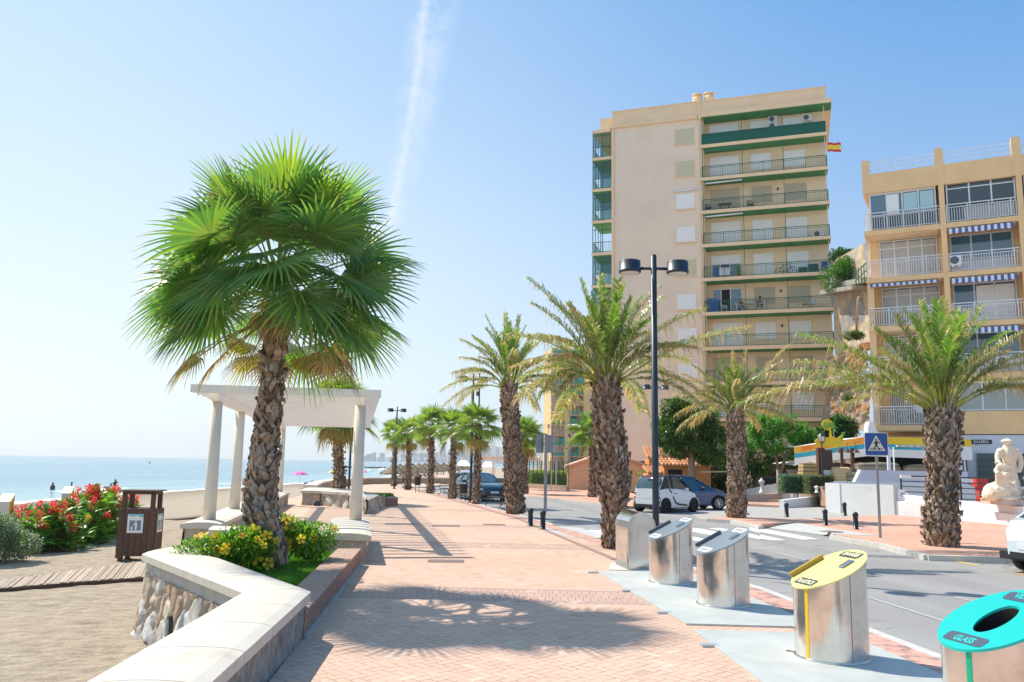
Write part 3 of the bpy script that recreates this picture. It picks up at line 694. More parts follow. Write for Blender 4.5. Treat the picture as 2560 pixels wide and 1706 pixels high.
date_palm('date palm with a broad pale trunk standing left of the pair of grey sign backs',
    [V(x, y, Yd) for x, y in ((1289, 1285), (1287, 1240), (1283, 1180), (1280, 1100), (1276, 1020), (1273, 975))], [.33, .32, .31, .31, .30, .27],
    [(1213, 790, 0, .3), (1152, 850, 0, .5), (1142, 945, -.3, .75), (1262, 785, 0, .1), (1300, 790, .3, .1), (1345, 860, 0, .4), (1375, 950, -.4, .5), (1180, 840, .6, .4), (1330, 900, .8, .4)],
    Yd, 8, 42, 2.7, .17)
Yd = G(1841, 1294).y
date_palm('smaller date palm on the traffic island kerb just right of the blue hatchback',
    [V(x, y, Yd) for x, y in ((1841, 1294), (1842, 1240), (1841, 1160), (1840, 1080), (1838, 1035))], [.35, .31, .30, .30, .27],
    [(1702, 935, 0, .35), (1690, 985, -.3, .45), (1975, 862, 0, .3), (1955, 905, .3, .45), (1830, 880, 0, .05), (1865, 875, .2, .1), (1960, 990, -.4, .5), (1800, 890, -.3, .1), (1725, 910, .6, .35), (1935, 1010, .5, .6)],
    Yd, 14, 42, 2.1, .22)
Yd = G(2354, 1365).y
date_palm('largest date palm, thick scaly trunk on the right pavement in front of the beach bar',
    [V(x, y, Yd) for x, y in ((2354, 1368), (2353, 1340), (2353, 1290), (2356, 1220), (2358, 1170), (2358, 1100), (2357, 1032))], [.34, .38, .36, .33, .33, .37, .37],
    [(2000, 838, 0, .5), (1990, 905, -.4, .45), (1850, 1010, .2, .9), (2060, 850, .5, .35), (2180, 815, 0, .25), (2240, 790, -.3, .2), (2300, 755, .2, .1), (2360, 752, 0, .05), (2455, 765, .2, .2), (2600, 815, 0, .55), (2620, 880, -.3, .6), (2640, 960, .2, .6),
     (2640, 975, -.6, .5), (1930, 935, .8, .6), (2200, 875, -.8, .3), (2520, 880, -.8, .45), (2420, 780, -.7, .15), (2130, 980, -1.2, .6)],
    Yd, 27, 42, 2.9, .13, .12, cols=BARK+[(.38, .29, .22), (.33, .26, .21), (.15, .11, .09)])
# ================================================================ WALLS, PLANTERS, PERGOLA
cop = M('white_coping_stone', (.60, .545, .465), .75, n2=(1.6, (.47, .40, .31), .58, .8), n=(3, .06), bump=(60, .12, .004), world=True)
roughc = M('rough_grey_render', (.30, .29, .27), .95, n=(9, .35), n2=(2.5, (.17, .165, .155), .5, .72), bump=(45, .9, .015), world=True)
bandc = M('grey_render_band', (.42, .41, .38), .9, n=(6, .15), bump=(50, .3, .006), world=True)
stonem = M('rubble_stone', (1, 1, 1), .9, tint=True, n=(14, .22), bump=(40, .5, .01), world=True)
STC = [(.42, .34, .26), (.50, .46, .41), (.40, .29, .20), (.62, .60, .56), (.50, .37, .26), (.33, .30, .27), (.56, .48, .38)]
def ribbon(mb, left, right, zt, th, crown, gap=.0, piece=None, c=(1, 1, 1)):
    """cambered coping between two edge lines, cut into slabs"""
    st = []
    for i in range(len(left)-1):
        a0, b0, a1, b1 = [Vector(q).to_3d() if len(q) == 2 else Vector(q) for q in (left[i], right[i], left[i+1], right[i+1])]
        ln = ((a1-a0).length+(b1-b0).length)/2; n = max(1, round(ln/(piece or 1e9)))
        for k in range(n):
            g = gap/ln
            st.append((a0.lerp(a1, k/n+g), b0.lerp(b1, k/n+g), a0.lerp(a1, (k+1)/n-g), b0.lerp(b1, (k+1)/n-g)))
    N = 8
    for a0, b0, a1, b1 in st:
        vs = []
        for a, b in ((a0, b0), (a1, b1)):
            vs.append((a.x, a.y, zt-th))
            for j in range(N+1):
                t = j/N; p = a.lerp(b, t); z = zt+crown*(1-(2*t-1)**2) - (.012 if j in (0, N) else 0); vs.append((p.x, p.y, z))
            vs.append((b.x, b.y, zt-th))
        m = N+3; mb.add(vs, [(k, k+m, k+1+m, k+1) for k in range(m-1)]+[(m-1, 2*m-1, m, 0)]+[tuple(range(m)), tuple(range(2*m-1, m-1, -1))], jit(c, .02), 0, False)
def stone_face(mb, p, q, z0, z1, batter=.12, cell=.22, res=.03, seed=0, nside=1, depth=.05):
    """rubble facing from p to q on the right hand side (nside=1)"""
    p, q = Vector(p), Vector(q); L = (q-p).length; d = (q-p)/L; n = Vector((d.y, -d.x))*nside
    nx, nz = max(2, int(L/res)), max(2, int((z1-z0)/res)); vs = []; cs = []
    for j in range(nz+1):
        for i in range(nx+1):
            s, h = L*i/nx, (z1-z0)*j/nz
            dist, pts = noise.voronoi(Vector((s/cell+h/cell*.35+seed*7.3, h/cell*.62-s/cell*.1, seed*3.1)))
            e = dist[1]-dist[0]; k = min(1, max(0, (e-.05)/.13)); k = k*k*(3-2*k)
            id_ = int(abs(pts[0].x*91.7+pts[0].y*57.3)*10) % len(STC)
            o = batter*(1-j/nz)**1.4 + depth*k + .012*noise.noise(Vector((s*14, h*14, seed)))
            if i in (0, nx): o -= .02
            vs.append((p.x+d.x*s+n.x*o, p.y+d.y*s+n.y*o, z0+h))
            cs.append(jit(STC[id_], .06) if k > .35 else (.37, .32, .26))
    m = nx+1
    for j in range(nz):
        for i in range(nx):
            f = (j*m+i, j*m+i+1, (j+1)*m+i+1, (j+1)*m+i)
            if nside < 0: f = f[::-1]
            mb.f.append([x+len(mb.v) for x in f]); mb.c.append(cs[j*m+i]); mb.m.append(0); mb.s.append(True)
    mb.v += [Vector(v) for v in vs]
CL = [(-2.36, .5), (-2.56, 5.23), (-2.73, 8.85), (-5.21, 12.15)]; CR = [(-1.50, .5), (-1.81, 5.28), (-2.06, 9.01), (-4.95, 13.18)]
def near_planter():
    t = thing('stone_planter', 'near planter wall with wide L shaped white coping and rubble stone towards the sand', 'planter wall', (-3, 9, -.6))
    mb = MB(); ribbon(mb, CL, CR, .495, .10, .028, .006, 1.05); mb.build('coping', cop, t, world=True)
    mb = MB(); stone_face(mb, (-5.13, 12.22), (-2.73, 8.97), -.85, .24, .20, .24, .026, 1); mb.build('stone_facing', stonem, t, world=True)
    mb = MB(); mb.prism([(-5.16, 12.2), (-2.70, 8.90), (-2.5, 9.2), (-4.9, 12.5)], .22, .397); mb.build('render_band', bandc, t, world=True)
    mb = MB(); mb.prism([(-2.66, 8.8), (-2.48, 5), (-2.3, .6), (-1.57, .6), (-1.88, 5.3), (-2.13, 9.07), (-2.3, 9.5)], -.8, .396); mb.build('render_wall', roughc, t, world=True)
    mb = MB(); mb.prism([(-5.1, 12.3), (-2.5, 9.0), (-2.2, 9.2), (-4.9, 13.0), (-5.0, 13.1)], -.8, .22); mb.build('core', bandc, t, world=True)
    # oval glass bulkhead lamp let into the stones
    p = V(439, 1537, 10.6); q = Vector((-3.86, 10.38, -.20))
    f = Vector((-.80, -.60, 0))
    l = tag(MB_oval(q+f*.16, f, .075, .19, .05).build('bulkhead_lamp', [M('black_rim', (.03, .035, .04), .4), M('grey_glass', (.22, .27, .28), .15)]), 'oval bulkhead lamp with a black rim on the rubble stone of the near planter', 'wall lamp')
def MB_oval(c, f, a, b, d):
    mb = MB(); s = f.cross(Vector((0, 0, 1))).normalized(); u = Vector((0, 0, 1)); n = 20
    r0 = [c+s*a*math.cos(6.283*k/n)+u*b*math.sin(6.283*k/n) for k in range(n)]
    r1 = [p+f*d for p in r0]; r2 = [c+f*d+(p-c)*.78 for p in r0]; r3 = [c+f*(d+.02)+(p-c)*.5 for p in r0]
    mb.add(r0+r1, [(k, (k+1) % n, n+(k+1) % n, n+k) for k in range(n)]); mb.add(r1+r2, [(k, (k+1) % n, n+(k+1) % n, n+k) for k in range(n)])
    mb.add(r2+r3, [(k, (k+1) % n, n+(k+1) % n, n+k) for k in range(n)]+[tuple(range(n, 2*n))], mi=1); return mb
near_planter()
# ---- low brick wall, earth and lawn of the planter
def brickmat(name, ca, cb, mo, sc=1., rot=(0, 0, 0), bw=.22, bh=.07, ms=.012, xyz='h'):
    m = bpy.data.materials.new(name); m.use_nodes = True; nt = m.node_tree; b = nt.nodes['Principled BSDF']; P = coords(nt, 'World'); x, y, z = sep(nt, P)
    bb = nt.nodes.new('ShaderNodeTexBrick'); v = comb(nt, y + x*.25, z, 0.) if xyz == 'v' else comb(nt, y + x*.08, x - y*.08, 0.)
    nt.links.new(v, bb.inputs['Vector']); bb.inputs['Scale'].default_value = 1; bb.inputs['Brick Width'].default_value = bw; bb.inputs['Row Height'].default_value = bh
    bb.inputs['Mortar Size'].default_value = ms; bb.inputs['Color1'].default_value = col4(ca); bb.inputs['Color2'].default_value = col4(cb); bb.inputs['Mortar'].default_value = col4(mo)
    n1 = noisex(nt, P, 25, 4); g = smooth(nt, n1, .3, .7, .75, 1.2); c = mixc(nt, 1., bb.outputs['Color'], comb(nt, g, g, g), 'MULTIPLY')
    nt.links.new(c, b.inputs['Base Color']); b.inputs['Roughness'].default_value = .9
    bn = nt.nodes.new('ShaderNodeBump'); bn.inputs['Strength'].default_value = .6; bn.inputs['Distance'].default_value = .01; nt.links.new((X(nt, bb.outputs['Fac'])*-1 + n1*.4).s, bn.inputs['Height']); nt.links.new(bn.outputs[0], b.inputs['Normal']); return m
bside = brickmat('brick_courses', (.46, .20, .12), (.36, .16, .10), (.25, .22, .19), xyz='v', bw=.24, bh=.055, ms=.011)
btop = brickmat('brick_top', (.52, .33, .25), (.46, .28, .21), (.36, .26, .2), bw=.12, bh=.26, ms=.008)
def brick_wall():
    t = thing('brick_wall', 'low red brick kerb wall along the lawn of the near planter', 'low wall', (-2.4, 12, 0))
    a0, a1, b0, b1 = (-2.12, 9.03), (-2.66, 15.35), (-2.50, 9.25), (-3.06, 15.3)
    mb = MB(); mb.prism([a0, a1, b1, b0], 0, .262); mb.build('brick_face', bside, t, world=True)
    mb = MB(); mb.prism([(a0[0]+.008, a0[1]), (a1[0]+.008, a1[1]), b1, b0], .263, .285); mb.build('brick_top', btop, t, world=True)
    mb = MB(); mb.prism([(a0[0]+.03, a0[1]), (a1[0]+.03, a1[1]), a1, a0], .001, .035); mb.build('mortar_foot', bandc, t, world=True)
brick_wall()
grassm = leafmat('grass_blade', .3, .5)
soil = M('soil', (.10, .15, .035), .95, n=(12, .5), world=True)
flat('planter_soil', [(-2.5, 9.3), (-3.06, 15.3), (-5.4, 17.3), (-5.9, 17.0), (-4.98, 13.2), (-4.8, 12.8)], .215, soil, thick=.6)
def tufts(name, pts_poly, z, n, h, cols, seed, label):
    rnd = random.Random(seed); mb = MB(); xs_ = [p[0] for p in pts_poly]; ys_ = [p[1] for p in pts_poly]
    def inside(x, y):
        c = False; m = len(pts_poly)
        for i in range(m):
            (x1, y1), (x2, y2) = pts_poly[i], pts_poly[i-1]
            if (y1 > y) != (y2 > y) and x < (x2-x1)*(y-y1)/(y2-y1)+x1: c = not c
        return c
    k = 0
    while k < n:
        x, y = rnd.uniform(min(xs_), max(xs_)), rnd.uniform(min(ys_), max(ys_))
        if not inside(x, y): continue
        k += 1; hh = h*rnd.uniform(.6, 1.3); a = rnd.uniform(0, 6.28); wd = .006+h*.05; lx, ly = rnd.uniform(-.5, .5)*hh, rnd.uniform(-.5, .5)*hh; c = jit(rnd.choice(cols), .25, rnd)
        mb.add([(x-wd*math.cos(a), y-wd*math.sin(a), z), (x+wd*math.cos(a), y+wd*math.sin(a), z), (x+lx, y+ly, z+hh)], [(0, 1, 2)], c)
    return tag(mb.build(name, grassm), label, 'grass', kind='stuff')
GRS = [(.10, .26, .02), (.14, .33, .03), (.08, .21, .02), (.18, .36, .04)]
tufts('lawn', [(-2.5, 9.3), (-3.05, 15.25), (-4.6, 15.3), (-4.9, 13.3)], .21, 22000, .045, GRS, 3, 'bright green lawn of the near planter beside the brick wall')
# ---- seat walls of the pergola
A, B, D_, E_ = G(523, 1300, .52), G(586, 1273.5, .52), G(698, 1230.5, .52), G(889, 1301, .52)
C_ = B.lerp(D_, .5); dirL = (D_-A); F_, G_, H_ = [E_+(q-A) for q in (B, C_, D_)]
lz = dirL.normalized(); pz = Vector((lz.y, -lz.x, 0))      # along, across (towards the road)
def seat_walls():
    t = thing('seat_wall', 'white topped rubble seat wall carrying the pergola columns', 'seat wall', A*1.0-Vector((0, 0, .5)))
    P = lambda q, s, a: (q.x+lz.x*s+pz.x*a, q.y+lz.y*s+pz.y*a)
    mb = MB()
    ribbon(mb, [P(A, -.9, -.42), P(D_, .6, -.42)], [P(A, -.9, .38), P(D_, .6, .38)], .50, .10, .03, .006, 1.2)
    ribbon(mb, [P(E_, -3.4, -.55), P(E_, .9, -.55)], [P(E_, -3.7, .30), P(E_, .9, .30)], .50, .10, .03, .006, 1.1)
    ribbon(mb, [P(A, -2.2, .35), P(E_, -3.35, -.45)], [P(A, -1.35, .35), P(E_, -2.5, -.45)], .497, .10, .02, .003, 1.1)
    mb.build('coping', cop, t, world=True)
    mb = MB(); pp = M('wall_core', (.48, .42, .35), .9, n=(8, .2), bump=(30, .4, .01), world=True)
    mb.prism([P(A, -.8, -.34), P(D_, .5, -.34), P(D_, .5, .30), P(A, -.8, .30)], -.9, .399)
    mb.prism([P(E_, -3.3, -.45), P(E_, .8, -.45), P(E_, .8, .22), P(E_, -3.6, .22)], -.4, .399)
    mb.prism([P(A, -2.1, .3), P(E_, -3.25, -.45), P(E_, -2.6, -.45), P(A, -1.45, .3)], -.4, .396)
    mb.build('wall_core', pp, t, world=True)
    mb = MB()
    stone_face(mb, P(E_, .8, .225), P(E_, -3.62, .225), 0, .398, .0, .17, .035, 4, -1, .03)
    stone_face(mb, P(A, -.8, .31), P(D_, .5, .31), 0, .398, .0, .2, .05, 5, 1, .03)
    stone_face(mb, P(A, -.85, -.35), P(D_, .5, -.35), -.85, .398, .12, .26, .06, 6, -1, .04)
    mb.build('stone_facing', stonem, t, world=True)
seat_walls()
colm = M('cream_column_render', (.72, .65, .54), .8, n=(3, .06), n2=(14, (.45, .41, .36), .66, .74), bump=(50, .15, .004), world=True)
perw = M('pergola_white', (.90, .83, .72), .65, n=(2, .04), world=True)
def pergola():
    t = thing('pergola', 'cream pergola on round columns with a flat roof of close white slats beside the sand', 'pergola', (A+E_)/2-Vector((0, 0, .5)))
    ZT = V(899, 1015, E_.y).z
    for q in (A, B, C_, D_, E_, F_, G_, H_):
        mb = MB(); mb.tube([(q.x, q.y, .50), (q.x, q.y, 1.3), (q.x, q.y, ZT)], [.135, .13, .12], 24); mb.build('column', colm, t, world=True)
    for a, b in ((A, D_), (E_, H_)):
        mb = MB(); p, q = a-lz*.45, b+lz*.5; mb.bar((p.x, p.y, ZT+.12), (q.x, q.y, ZT+.12), .16, .24); mb.build('beam', perw, t, world=True)
    L = dirL.length+1.3; n = int(L/.60); mb = MB()
    for i in range(n+1):
        s = -.62+i*.60; l = A+lz*s-pz*.42; r = E_+lz*(s-(E_-A).dot(lz))+pz*.42
        mb.bar((l.x, l.y, ZT+.22), (r.x, r.y, ZT+.22), .055, .16)
    mb.build('slats', perw, t, world=True)
    mb = MB(); s = -.72; l = A+lz*s-pz*.44; r = E_+lz*(s-(E_-A).dot(lz))+pz*.44
    mb.bar((l.x, l.y, ZT+.225), (r.x, r.y, ZT+.225), .06, .17); mb.build('front_board', perw, t, world=True)
pergola()
# ---- second planter beyond the pergola, curved parapet
def far_planter():
    z = .6; q = [G(752, 1226, z), G(800, 1227, z), G(872, 1232, z), G(915, 1243, z)]
    qb = [G(770, 1219, z), G(810, 1219, z), G(875, 1222, z), G(905, 1228, z)]
    t = thing('stone_planter', 'far stone planter with white coping and a small round lamp, holding the leaning fan palm', 'planter wall', (q[0]+q[-1])/2-Vector((0, 0, .5)))
    mb = MB(); ribbon(mb, [p.xy for p in q], [p.xy for p in qb], .60, .11, .02, .004, 2); mb.build('coping', cop, t, world=True)
    mb = MB()
    for i in range(3): stone_face(mb, q[i].xy+Vector((.05, .1)), q[i+1].xy+Vector((0, .1)), -.05 if i else -.3, .49, .05, .42, .09, 9+i, 1, .06)
    e = q[-1].xy; stone_face(mb, e+Vector((0, .1)), e+Vector((-.2, 5.5)), -.05, .49, .05, .42, .1, 14, 1, .06)
    mb.build('stone_facing', stonem, t, world=True)
    mb = MB(); mb.prism([p.xy+Vector((.06, .2)) for p in q]+[e+Vector((-.3, 5)), (q[0].x+1, q[0].y+6)], -.5, .488); mb.build('core', bandc, t, world=True)
    tag(MB_oval(V(747+49, 1261, q[1].y-.25)-Vector((0, .12, 0)), Vector((0, -1, 0)), .14, .14, .1).build('bulkhead_lamp', [M('black_rim'), M('black_rim')]), 'round black bulkhead lamp on the stone of the far planter', 'wall lamp')
    # coping that curves away behind
    L1 = [G(x, y, .5) for x, y in ((777, 1212), (790, 1202), (822, 1197.5), (870, 1195), (930, 1194), (1000, 1193), (1130, 1193.5))]
    L2 = [G(x, y, .5) for x, y in ((800, 1211), (812, 1204), (835, 1200.5), (875, 1197.5), (930, 1196), (1000, 1195), (1130, 1195.5))]
    L1 = [Vector(p) for p in ((-10.9, 44.5), (-12.2, 52), (-12.9, 60), (-12, 67.3), (-8.7, 72), (-5.3, 74.6), (2, 77.5))]
    L2 = [p+Vector((.75, -.1)) if i < 4 else p+Vector((.3, -.7)) for i, p in enumerate(L1)]
    t = thing('parapet_wall', 'low parapet wall with white coping curving round the far end of the promenade', 'low wall', (-16, 60, 0))
    mb = MB(); ribbon(mb, L1, L2, .52, .12, .02, .004, 3); mb.build('coping', cop, t, world=True)
    mb = MB()
    for i in range(6): mb.prism([L1[i]+Vector((.1, 0)), L1[i+1]+Vector((.1, 0)), L2[i+1]-Vector((.1, 0)), L2[i]-Vector((.1, 0))], -.9, .398)
    mb.build('wall', M('tan_wall', (.42, .33, .24), .9, n=(4, .15), world=True), t, world=True)
far_planter()
def brick2():
    z = .34; q = [G(915, 1249, z), G(995, 1244, z), G(985, 1240, z), G(918, 1239, z)]
    t = thing('brick_wall', 'low dark red brick border of the far grass bed', 'low wall', q[0]-Vector((0, 0, z)))
    mb = MB(); mb.prism([p.xy for p in q], 0, z); mb.build('brick_face', bside, t, world=True)
    tufts('grass_bed', [tuple(q[0].xy+Vector((.2, .5))), tuple(q[1].xy+Vector((-.6, .4))), tuple(q[2].xy), tuple(q[3].xy)], z, 3500, .13, GRS, 8, 'small far grass bed inside its dark brick border')
brick2()
# ---- boardwalk and litter bin on the sand
wood = M('dark_stained_wood', (.105, .052, .034), .7, tint=True, n=(14, .25), bump=(30, .3, .004))
deck = M('weathered_boards', (.42, .33, .25), .85, tint=True, n=(20, .25), bump=(40, .4, .004), world=True)
def boardwalk():
    z = -.52; lo = [G(-60, 1475, z), G(0, 1470, z), G(176, 1455, z), G(372, 1441, z)]; hi = [G(-60, 1458, z), G(0, 1452, z), G(180, 1426, z), G(372, 1400, z)]
    mb = MB(); rnd = random.Random(4)
    def seg(l, t):
        k = min(2, int(t*3)); return l[k].lerp(l[k+1], t*3-k)
    n = 62
    for i in range(n):
        t0, t1 = i/n, (i+.88)/n; a, b = seg(lo, t0), seg(lo, t1); sh = .05
        c, d = seg(hi, min(1, t1+sh)), seg(hi, min(1, t0+sh)); dz = rnd.uniform(-.01, .01)
        mb.prism([a.xy, b.xy, c.xy, d.xy], z-.05+dz, z+dz, jit((1, 1, 1), .18, rnd))
    t = thing('boardwalk', 'roll out boardwalk of weathered slanting planks lying on the sand', 'boardwalk', lo[1]); mb.build('planks', deck, t, world=True)
    mb = MB()
    for i in range(3): mb.bar(lo[i]-Vector((0, .02, .05)), lo[i+1]-Vector((0, .02, .05)), .05, .08)
    mb.build('edge_batten', wood, t, world=True)
    mb = MB(); mb.bar(G(425, 1301, -.6), G(515, 1292, -.6), .5, .08); tag(mb.build('boardwalk', wood), 'dark edge of a distant beach mat behind the wooden litter bin', 'boardwalk')
boardwalk()
def plank_wall(mb, x0, x1, y, z0, z1, n, ax='x', rnd=random):
    wd = (x1-x0)/n
    for i in range(n):
        a, b = x0+i*wd+.004, x0+(i+1)*wd-.004; c = jit((1, 1, 1), .25, rnd)
        if ax == 'x': mb.bx(a, b, y-.015, y+.015, z0-(.05 if i in (0, n-1) else 0), z1, c)
        else: mb.bx(y-.015, y+.015, a, b, z0-(.05 if i in (0, n-1) else 0), z1, c)
def wooden_bin():
    g = G(345, 1400, -.6); t = thing('wooden_litter_bin', 'tall dark brown wooden litter bin with a flat roof on the sand', 'litter bin', g, R_(6))
    w2, d2 = .42, .32
    mb = MB()
    for a, b, y in ((-w2, w2, -d2), (-w2, w2, d2)): plank_wall(mb, a, b, y, .12, 1.22, 6)
    for x in (-w2, w2): plank_wall(mb, -d2+.02, d2-.02, x, .12, 1.22, 4, 'y')
    mb.build('body', wood, t)
    for sx in (-1, 1):
        for sy in (-1, 1): mb = MB(); mb.bx(sx*(w2-.09)-.05, sx*(w2-.09)+.05, sy*(d2-.06)-.04, sy*(d2-.06)+.04, 0, 1.6); mb.build('post', wood, t)
    mb = MB(); mb.bx(-w2-.03, w2+.03, -d2-.03, d2+.03, 1.63, 1.66); mb.bx(-w2+.04, w2-.04, -d2+.02, d2-.02, 1.56, 1.629); mb.bx(-w2+.02, w2-.02, -d2+.02, d2-.02, 1.19, 1.20); mb.build('roof', wood, t)
    s = tag(MB().__class__.build(signplate(), 'disposal_sign', [M('sign_white', (.80, .80, .80), .4), M('sign_greyblue', (.16, .22, .28), .4), M('sign_cyan', (.12, .5, .62), .4), M('sign_yellow', (.85, .68, .12), .4)], t)); s.location = (-.02, -d2-.02, .88)
    s2 = s.copy(); S.collection.objects.link(s2); s2.parent = t; s2.location = (w2+.02, -.02, .88); s2.rotation_euler = (0, 0, math.pi/2)
def signplate():
    mb = MB(); w_, h = .18, .22
    mb.bx(-w_, w_, -.012, 0, -h, h)
    mb.bx(-w_*.72, w_*.72, -.017, -.0121, -h*.72, h*.32, mi=1)
    n = 12
    for i in range(n):
        x0, x1 = -w_+2*w_*i/n, -w_+2*w_*(i+1)/n; f = lambda x: h*.80+.018*math.sin(x*22+.6)-.05*(x/w_)*.5
        mb.quad((x0, -.0135, f(x0)), (x1, -.0135, f(x1)), (x1, -.0135, h*.98), (x0, -.0135, h*.98), mi=2)
        mb.quad((x0, -.0140, f(x0)-.012), (x1, -.0140, f(x1)-.012), (x1, -.0140, f(x1)), (x0, -.0140, f(x0)), mi=3)
    # a person dropping litter in a basket
    y = -.0185
    def pl(pp): mb.add([(a, y, b) for a, b in pp], [tuple(range(len(pp)))], mi=0)
    pl([(.015+.022*math.cos(k*.7854), .045+.022*math.sin(k*.7854)) for k in range(8)])
    pl([(-.01, .018), (.045, .018), (.052, -.06), (.04, -.145), (.0, -.145), (-.002, -.06)])
    pl([(-.01, .015), (-.055, -.045), (-.048, -.055), (.0, -.02)])
    pl([(-.095, -.075), (-.045, -.075), (-.055, -.145), (-.087, -.145)])
    return mb
wooden_bin()
# ---- steel pillars with a yellow side (beach showers)
steel = M('brushed_steel', (.52, .51, .49), .38, 1., n=(3, .06))
yel = M('yellow_side', (.80, .52, .05), .45)
def pillar(px, py, top, label, wpx):
    g = G(px, py, -.6); h = V(px, top, g.y).z+.6; t = thing('steel_pillar', label, 'shower pillar', g, R_(12), 'steel pillars on the sand')
    w_ = wpx*g.y/2080
    prof = lambda x: [(-w_*.5, -.13), (w_*.32, -.13), (w_*.32, .13), (-w_*.5, .13)]
    mb = MB(); mb.prism(prof(0), 0, lambda x, y: h-.10+(y+.13)*.7); mb.build('body', steel, t)
    mb = MB(); mb.prism([(w_*.325, -.125), (w_*.40, -.125), (w_*.40, .125), (w_*.325, .125)], .02, lambda x, y: h-.11+(y+.13)*.7); mb.build('side_panel', yel, t)
    mb = MB(); mb.tube([(0, -.13, h*.55), (0, -.16, h*.55)], .04, 12); mb.build('push_button', M('black_rim'), t)
pillar(161, 1345, 1224, 'slim steel pillar with a yellow side standing in the red canna bed', 24)
pillar(6, 1372, 1243, 'steel pillar with a yellow side cut by the left edge of the photo', 30)
# ================================================================ FLOWER BEDS AND SHRUBS
plm = leafmat('bright_leaf', .3, .35)
petal = leafmat('petal', .35, .6)
def leaf(mb, p, d, L, W, c, bend=.3, fold=.15):
    d, s, n = up_basis(d); m = p+d*L*.5+n*L*.06; e = p+d*L-Vector((0, 0, bend*L)); q1 = p+d*L*.25
    mb.add([p, m-s*W/2+n*fold*W, m-Vector((0, 0, 0)), m+s*W/2+n*fold*W, e], [(0, 2, 1), (0, 3, 2), (1, 2, 4), (2, 3, 4)], c)
def big_leaf(mb, p, d, L, W, c, bend=.3):
    d, s, n = up_basis(d); N = 5; vs = []
    for i in range(N+1):
        t = i/N; q = p+d*L*t+n*L*.05*math.sin(3.14*t)-Vector((0, 0, bend*L*t*t)); w_ = W*.5*math.sin(math.pi*min(1, t**.75*1.0))*(1 if t < 1 else 0)+.004
        vs += [q-s*w_+n*w_*.35, q, q+s*w_+n*w_*.35]
    mb.add(vs, [f for i in range(N) for f in ((3*i, 3*i+1, 3*i+4, 3*i+3), (3*i+1, 3*i+2, 3*i+5, 3*i+4))], c)
def shell_pt(rnd, rx, ry, rz, lo=.55, up=True):
    while True:
        v = Vector((rnd.gauss(0, 1), rnd.gauss(0, 1), rnd.gauss(0, 1))).normalized()
        if not up or v.z > -.35: break
    r = rnd.uniform(lo**2, 1)**.5; return Vector((v.x*rx*r, v.y*ry*r, v.z*rz*r)), v
def bush(name, label, cat, c, r, n, ls, cols, seed, flowers=0, fcol=None, mat=None, group=None, fsize=.09, lobes=6, nseed=None):
    rnd = random.Random(seed); c = Vector(c); t = thing(name, label, cat, (c.x, c.y, c.z-r[2]), 0, group)
    cen = [(Vector((rnd.uniform(-.55, .55)*r[0], rnd.uniform(-.55, .55)*r[1], rnd.uniform(-.35, .4)*r[2])), rnd.uniform(.5, .72)) for _ in range(lobes)]
    mb = MB()
    for i in range(n):
        q, k = rnd.choice(cen); v, nn = shell_pt(rnd, r[0]*k, r[1]*k, r[2]*k, .5, False); p = c+q+v
        if p.z < c.z-r[2]: p.z = c.z-r[2]+rnd.random()*.1
        d = (nn*1.0+Vector((rnd.gauss(0, .6), rnd.gauss(0, .6), rnd.gauss(.25, .5)))).normalized()
        leaf(mb, p, d, ls*rnd.uniform(.7, 1.3), ls*rnd.uniform(.4, .6), jit(rnd.choice(cols), .2, rnd), rnd.uniform(0, .3))
    mb.build('foliage', mat or plm, t, world=True)
    mb = MB()
    for i in range(10):
        q, k = rnd.choice(cen); mb.tube([(c.x+q.x*.2, c.y+q.y*.2, c.z-r[2]), c+q*.5-Vector((0, 0, r[2]*.3)), c+q*1.2], [.02, .012, .006], 4, (.16, .12, .08))
    mb.build('stems', barkm, t, world=True)
    if flowers:
        for i in range(flowers):
            mb = MB(); q, k = rnd.choice(cen); v, nn = shell_pt(rnd, r[0]*k*1.08, r[1]*k*1.08, r[2]*k*1.08, .97, True)
            if rnd.random() < .7: nn.y = -abs(nn.y); v.y = -abs(v.y)
            flower(mb, c+q+v, (nn+Vector((rnd.gauss(0, .3), -.5, .3))).normalized(), fsize*rnd.uniform(.6, 1.25), fcol, rnd); mb.build('flower', petal, t, world=True)
    return t
def flower(mb, p, d, s, cols, rnd):
    d, a, b = up_basis(d); c = rnd.choice(cols); n = 5; r0 = rnd.random()*6; cl = rnd.choice((.25, .4, .4, 1.1))
    for k in range(n):
        t = r0+k*6.283/n; o = a*math.cos(t)+b*math.sin(t); u = -a*math.sin(t)+b*math.cos(t); cc = jit(c, .1, rnd)
        f = d*cl; q1 = p+o*s*.25; m1 = p+(o*.85-u*.42)*s+f*s*.4; m2 = p+(o*.85+u*.42)*s+f*s*.4; e = p+o*s*1.15+f*s*.5
        mb.add([p, m1, e, m2], [(0, 1, 2), (0, 2, 3)], cc)
        mb.add([p+d*.004, p+(o*.3-u*.14)*s+d*s*.06, p+(o*.3+u*.14)*s+d*s*.06], [(0, 1, 2)], (.55, .10, .02))
    mb.tube([p, p+d*s*.75], [.005, .008], 4, (.8, .6, .1), cap=False)
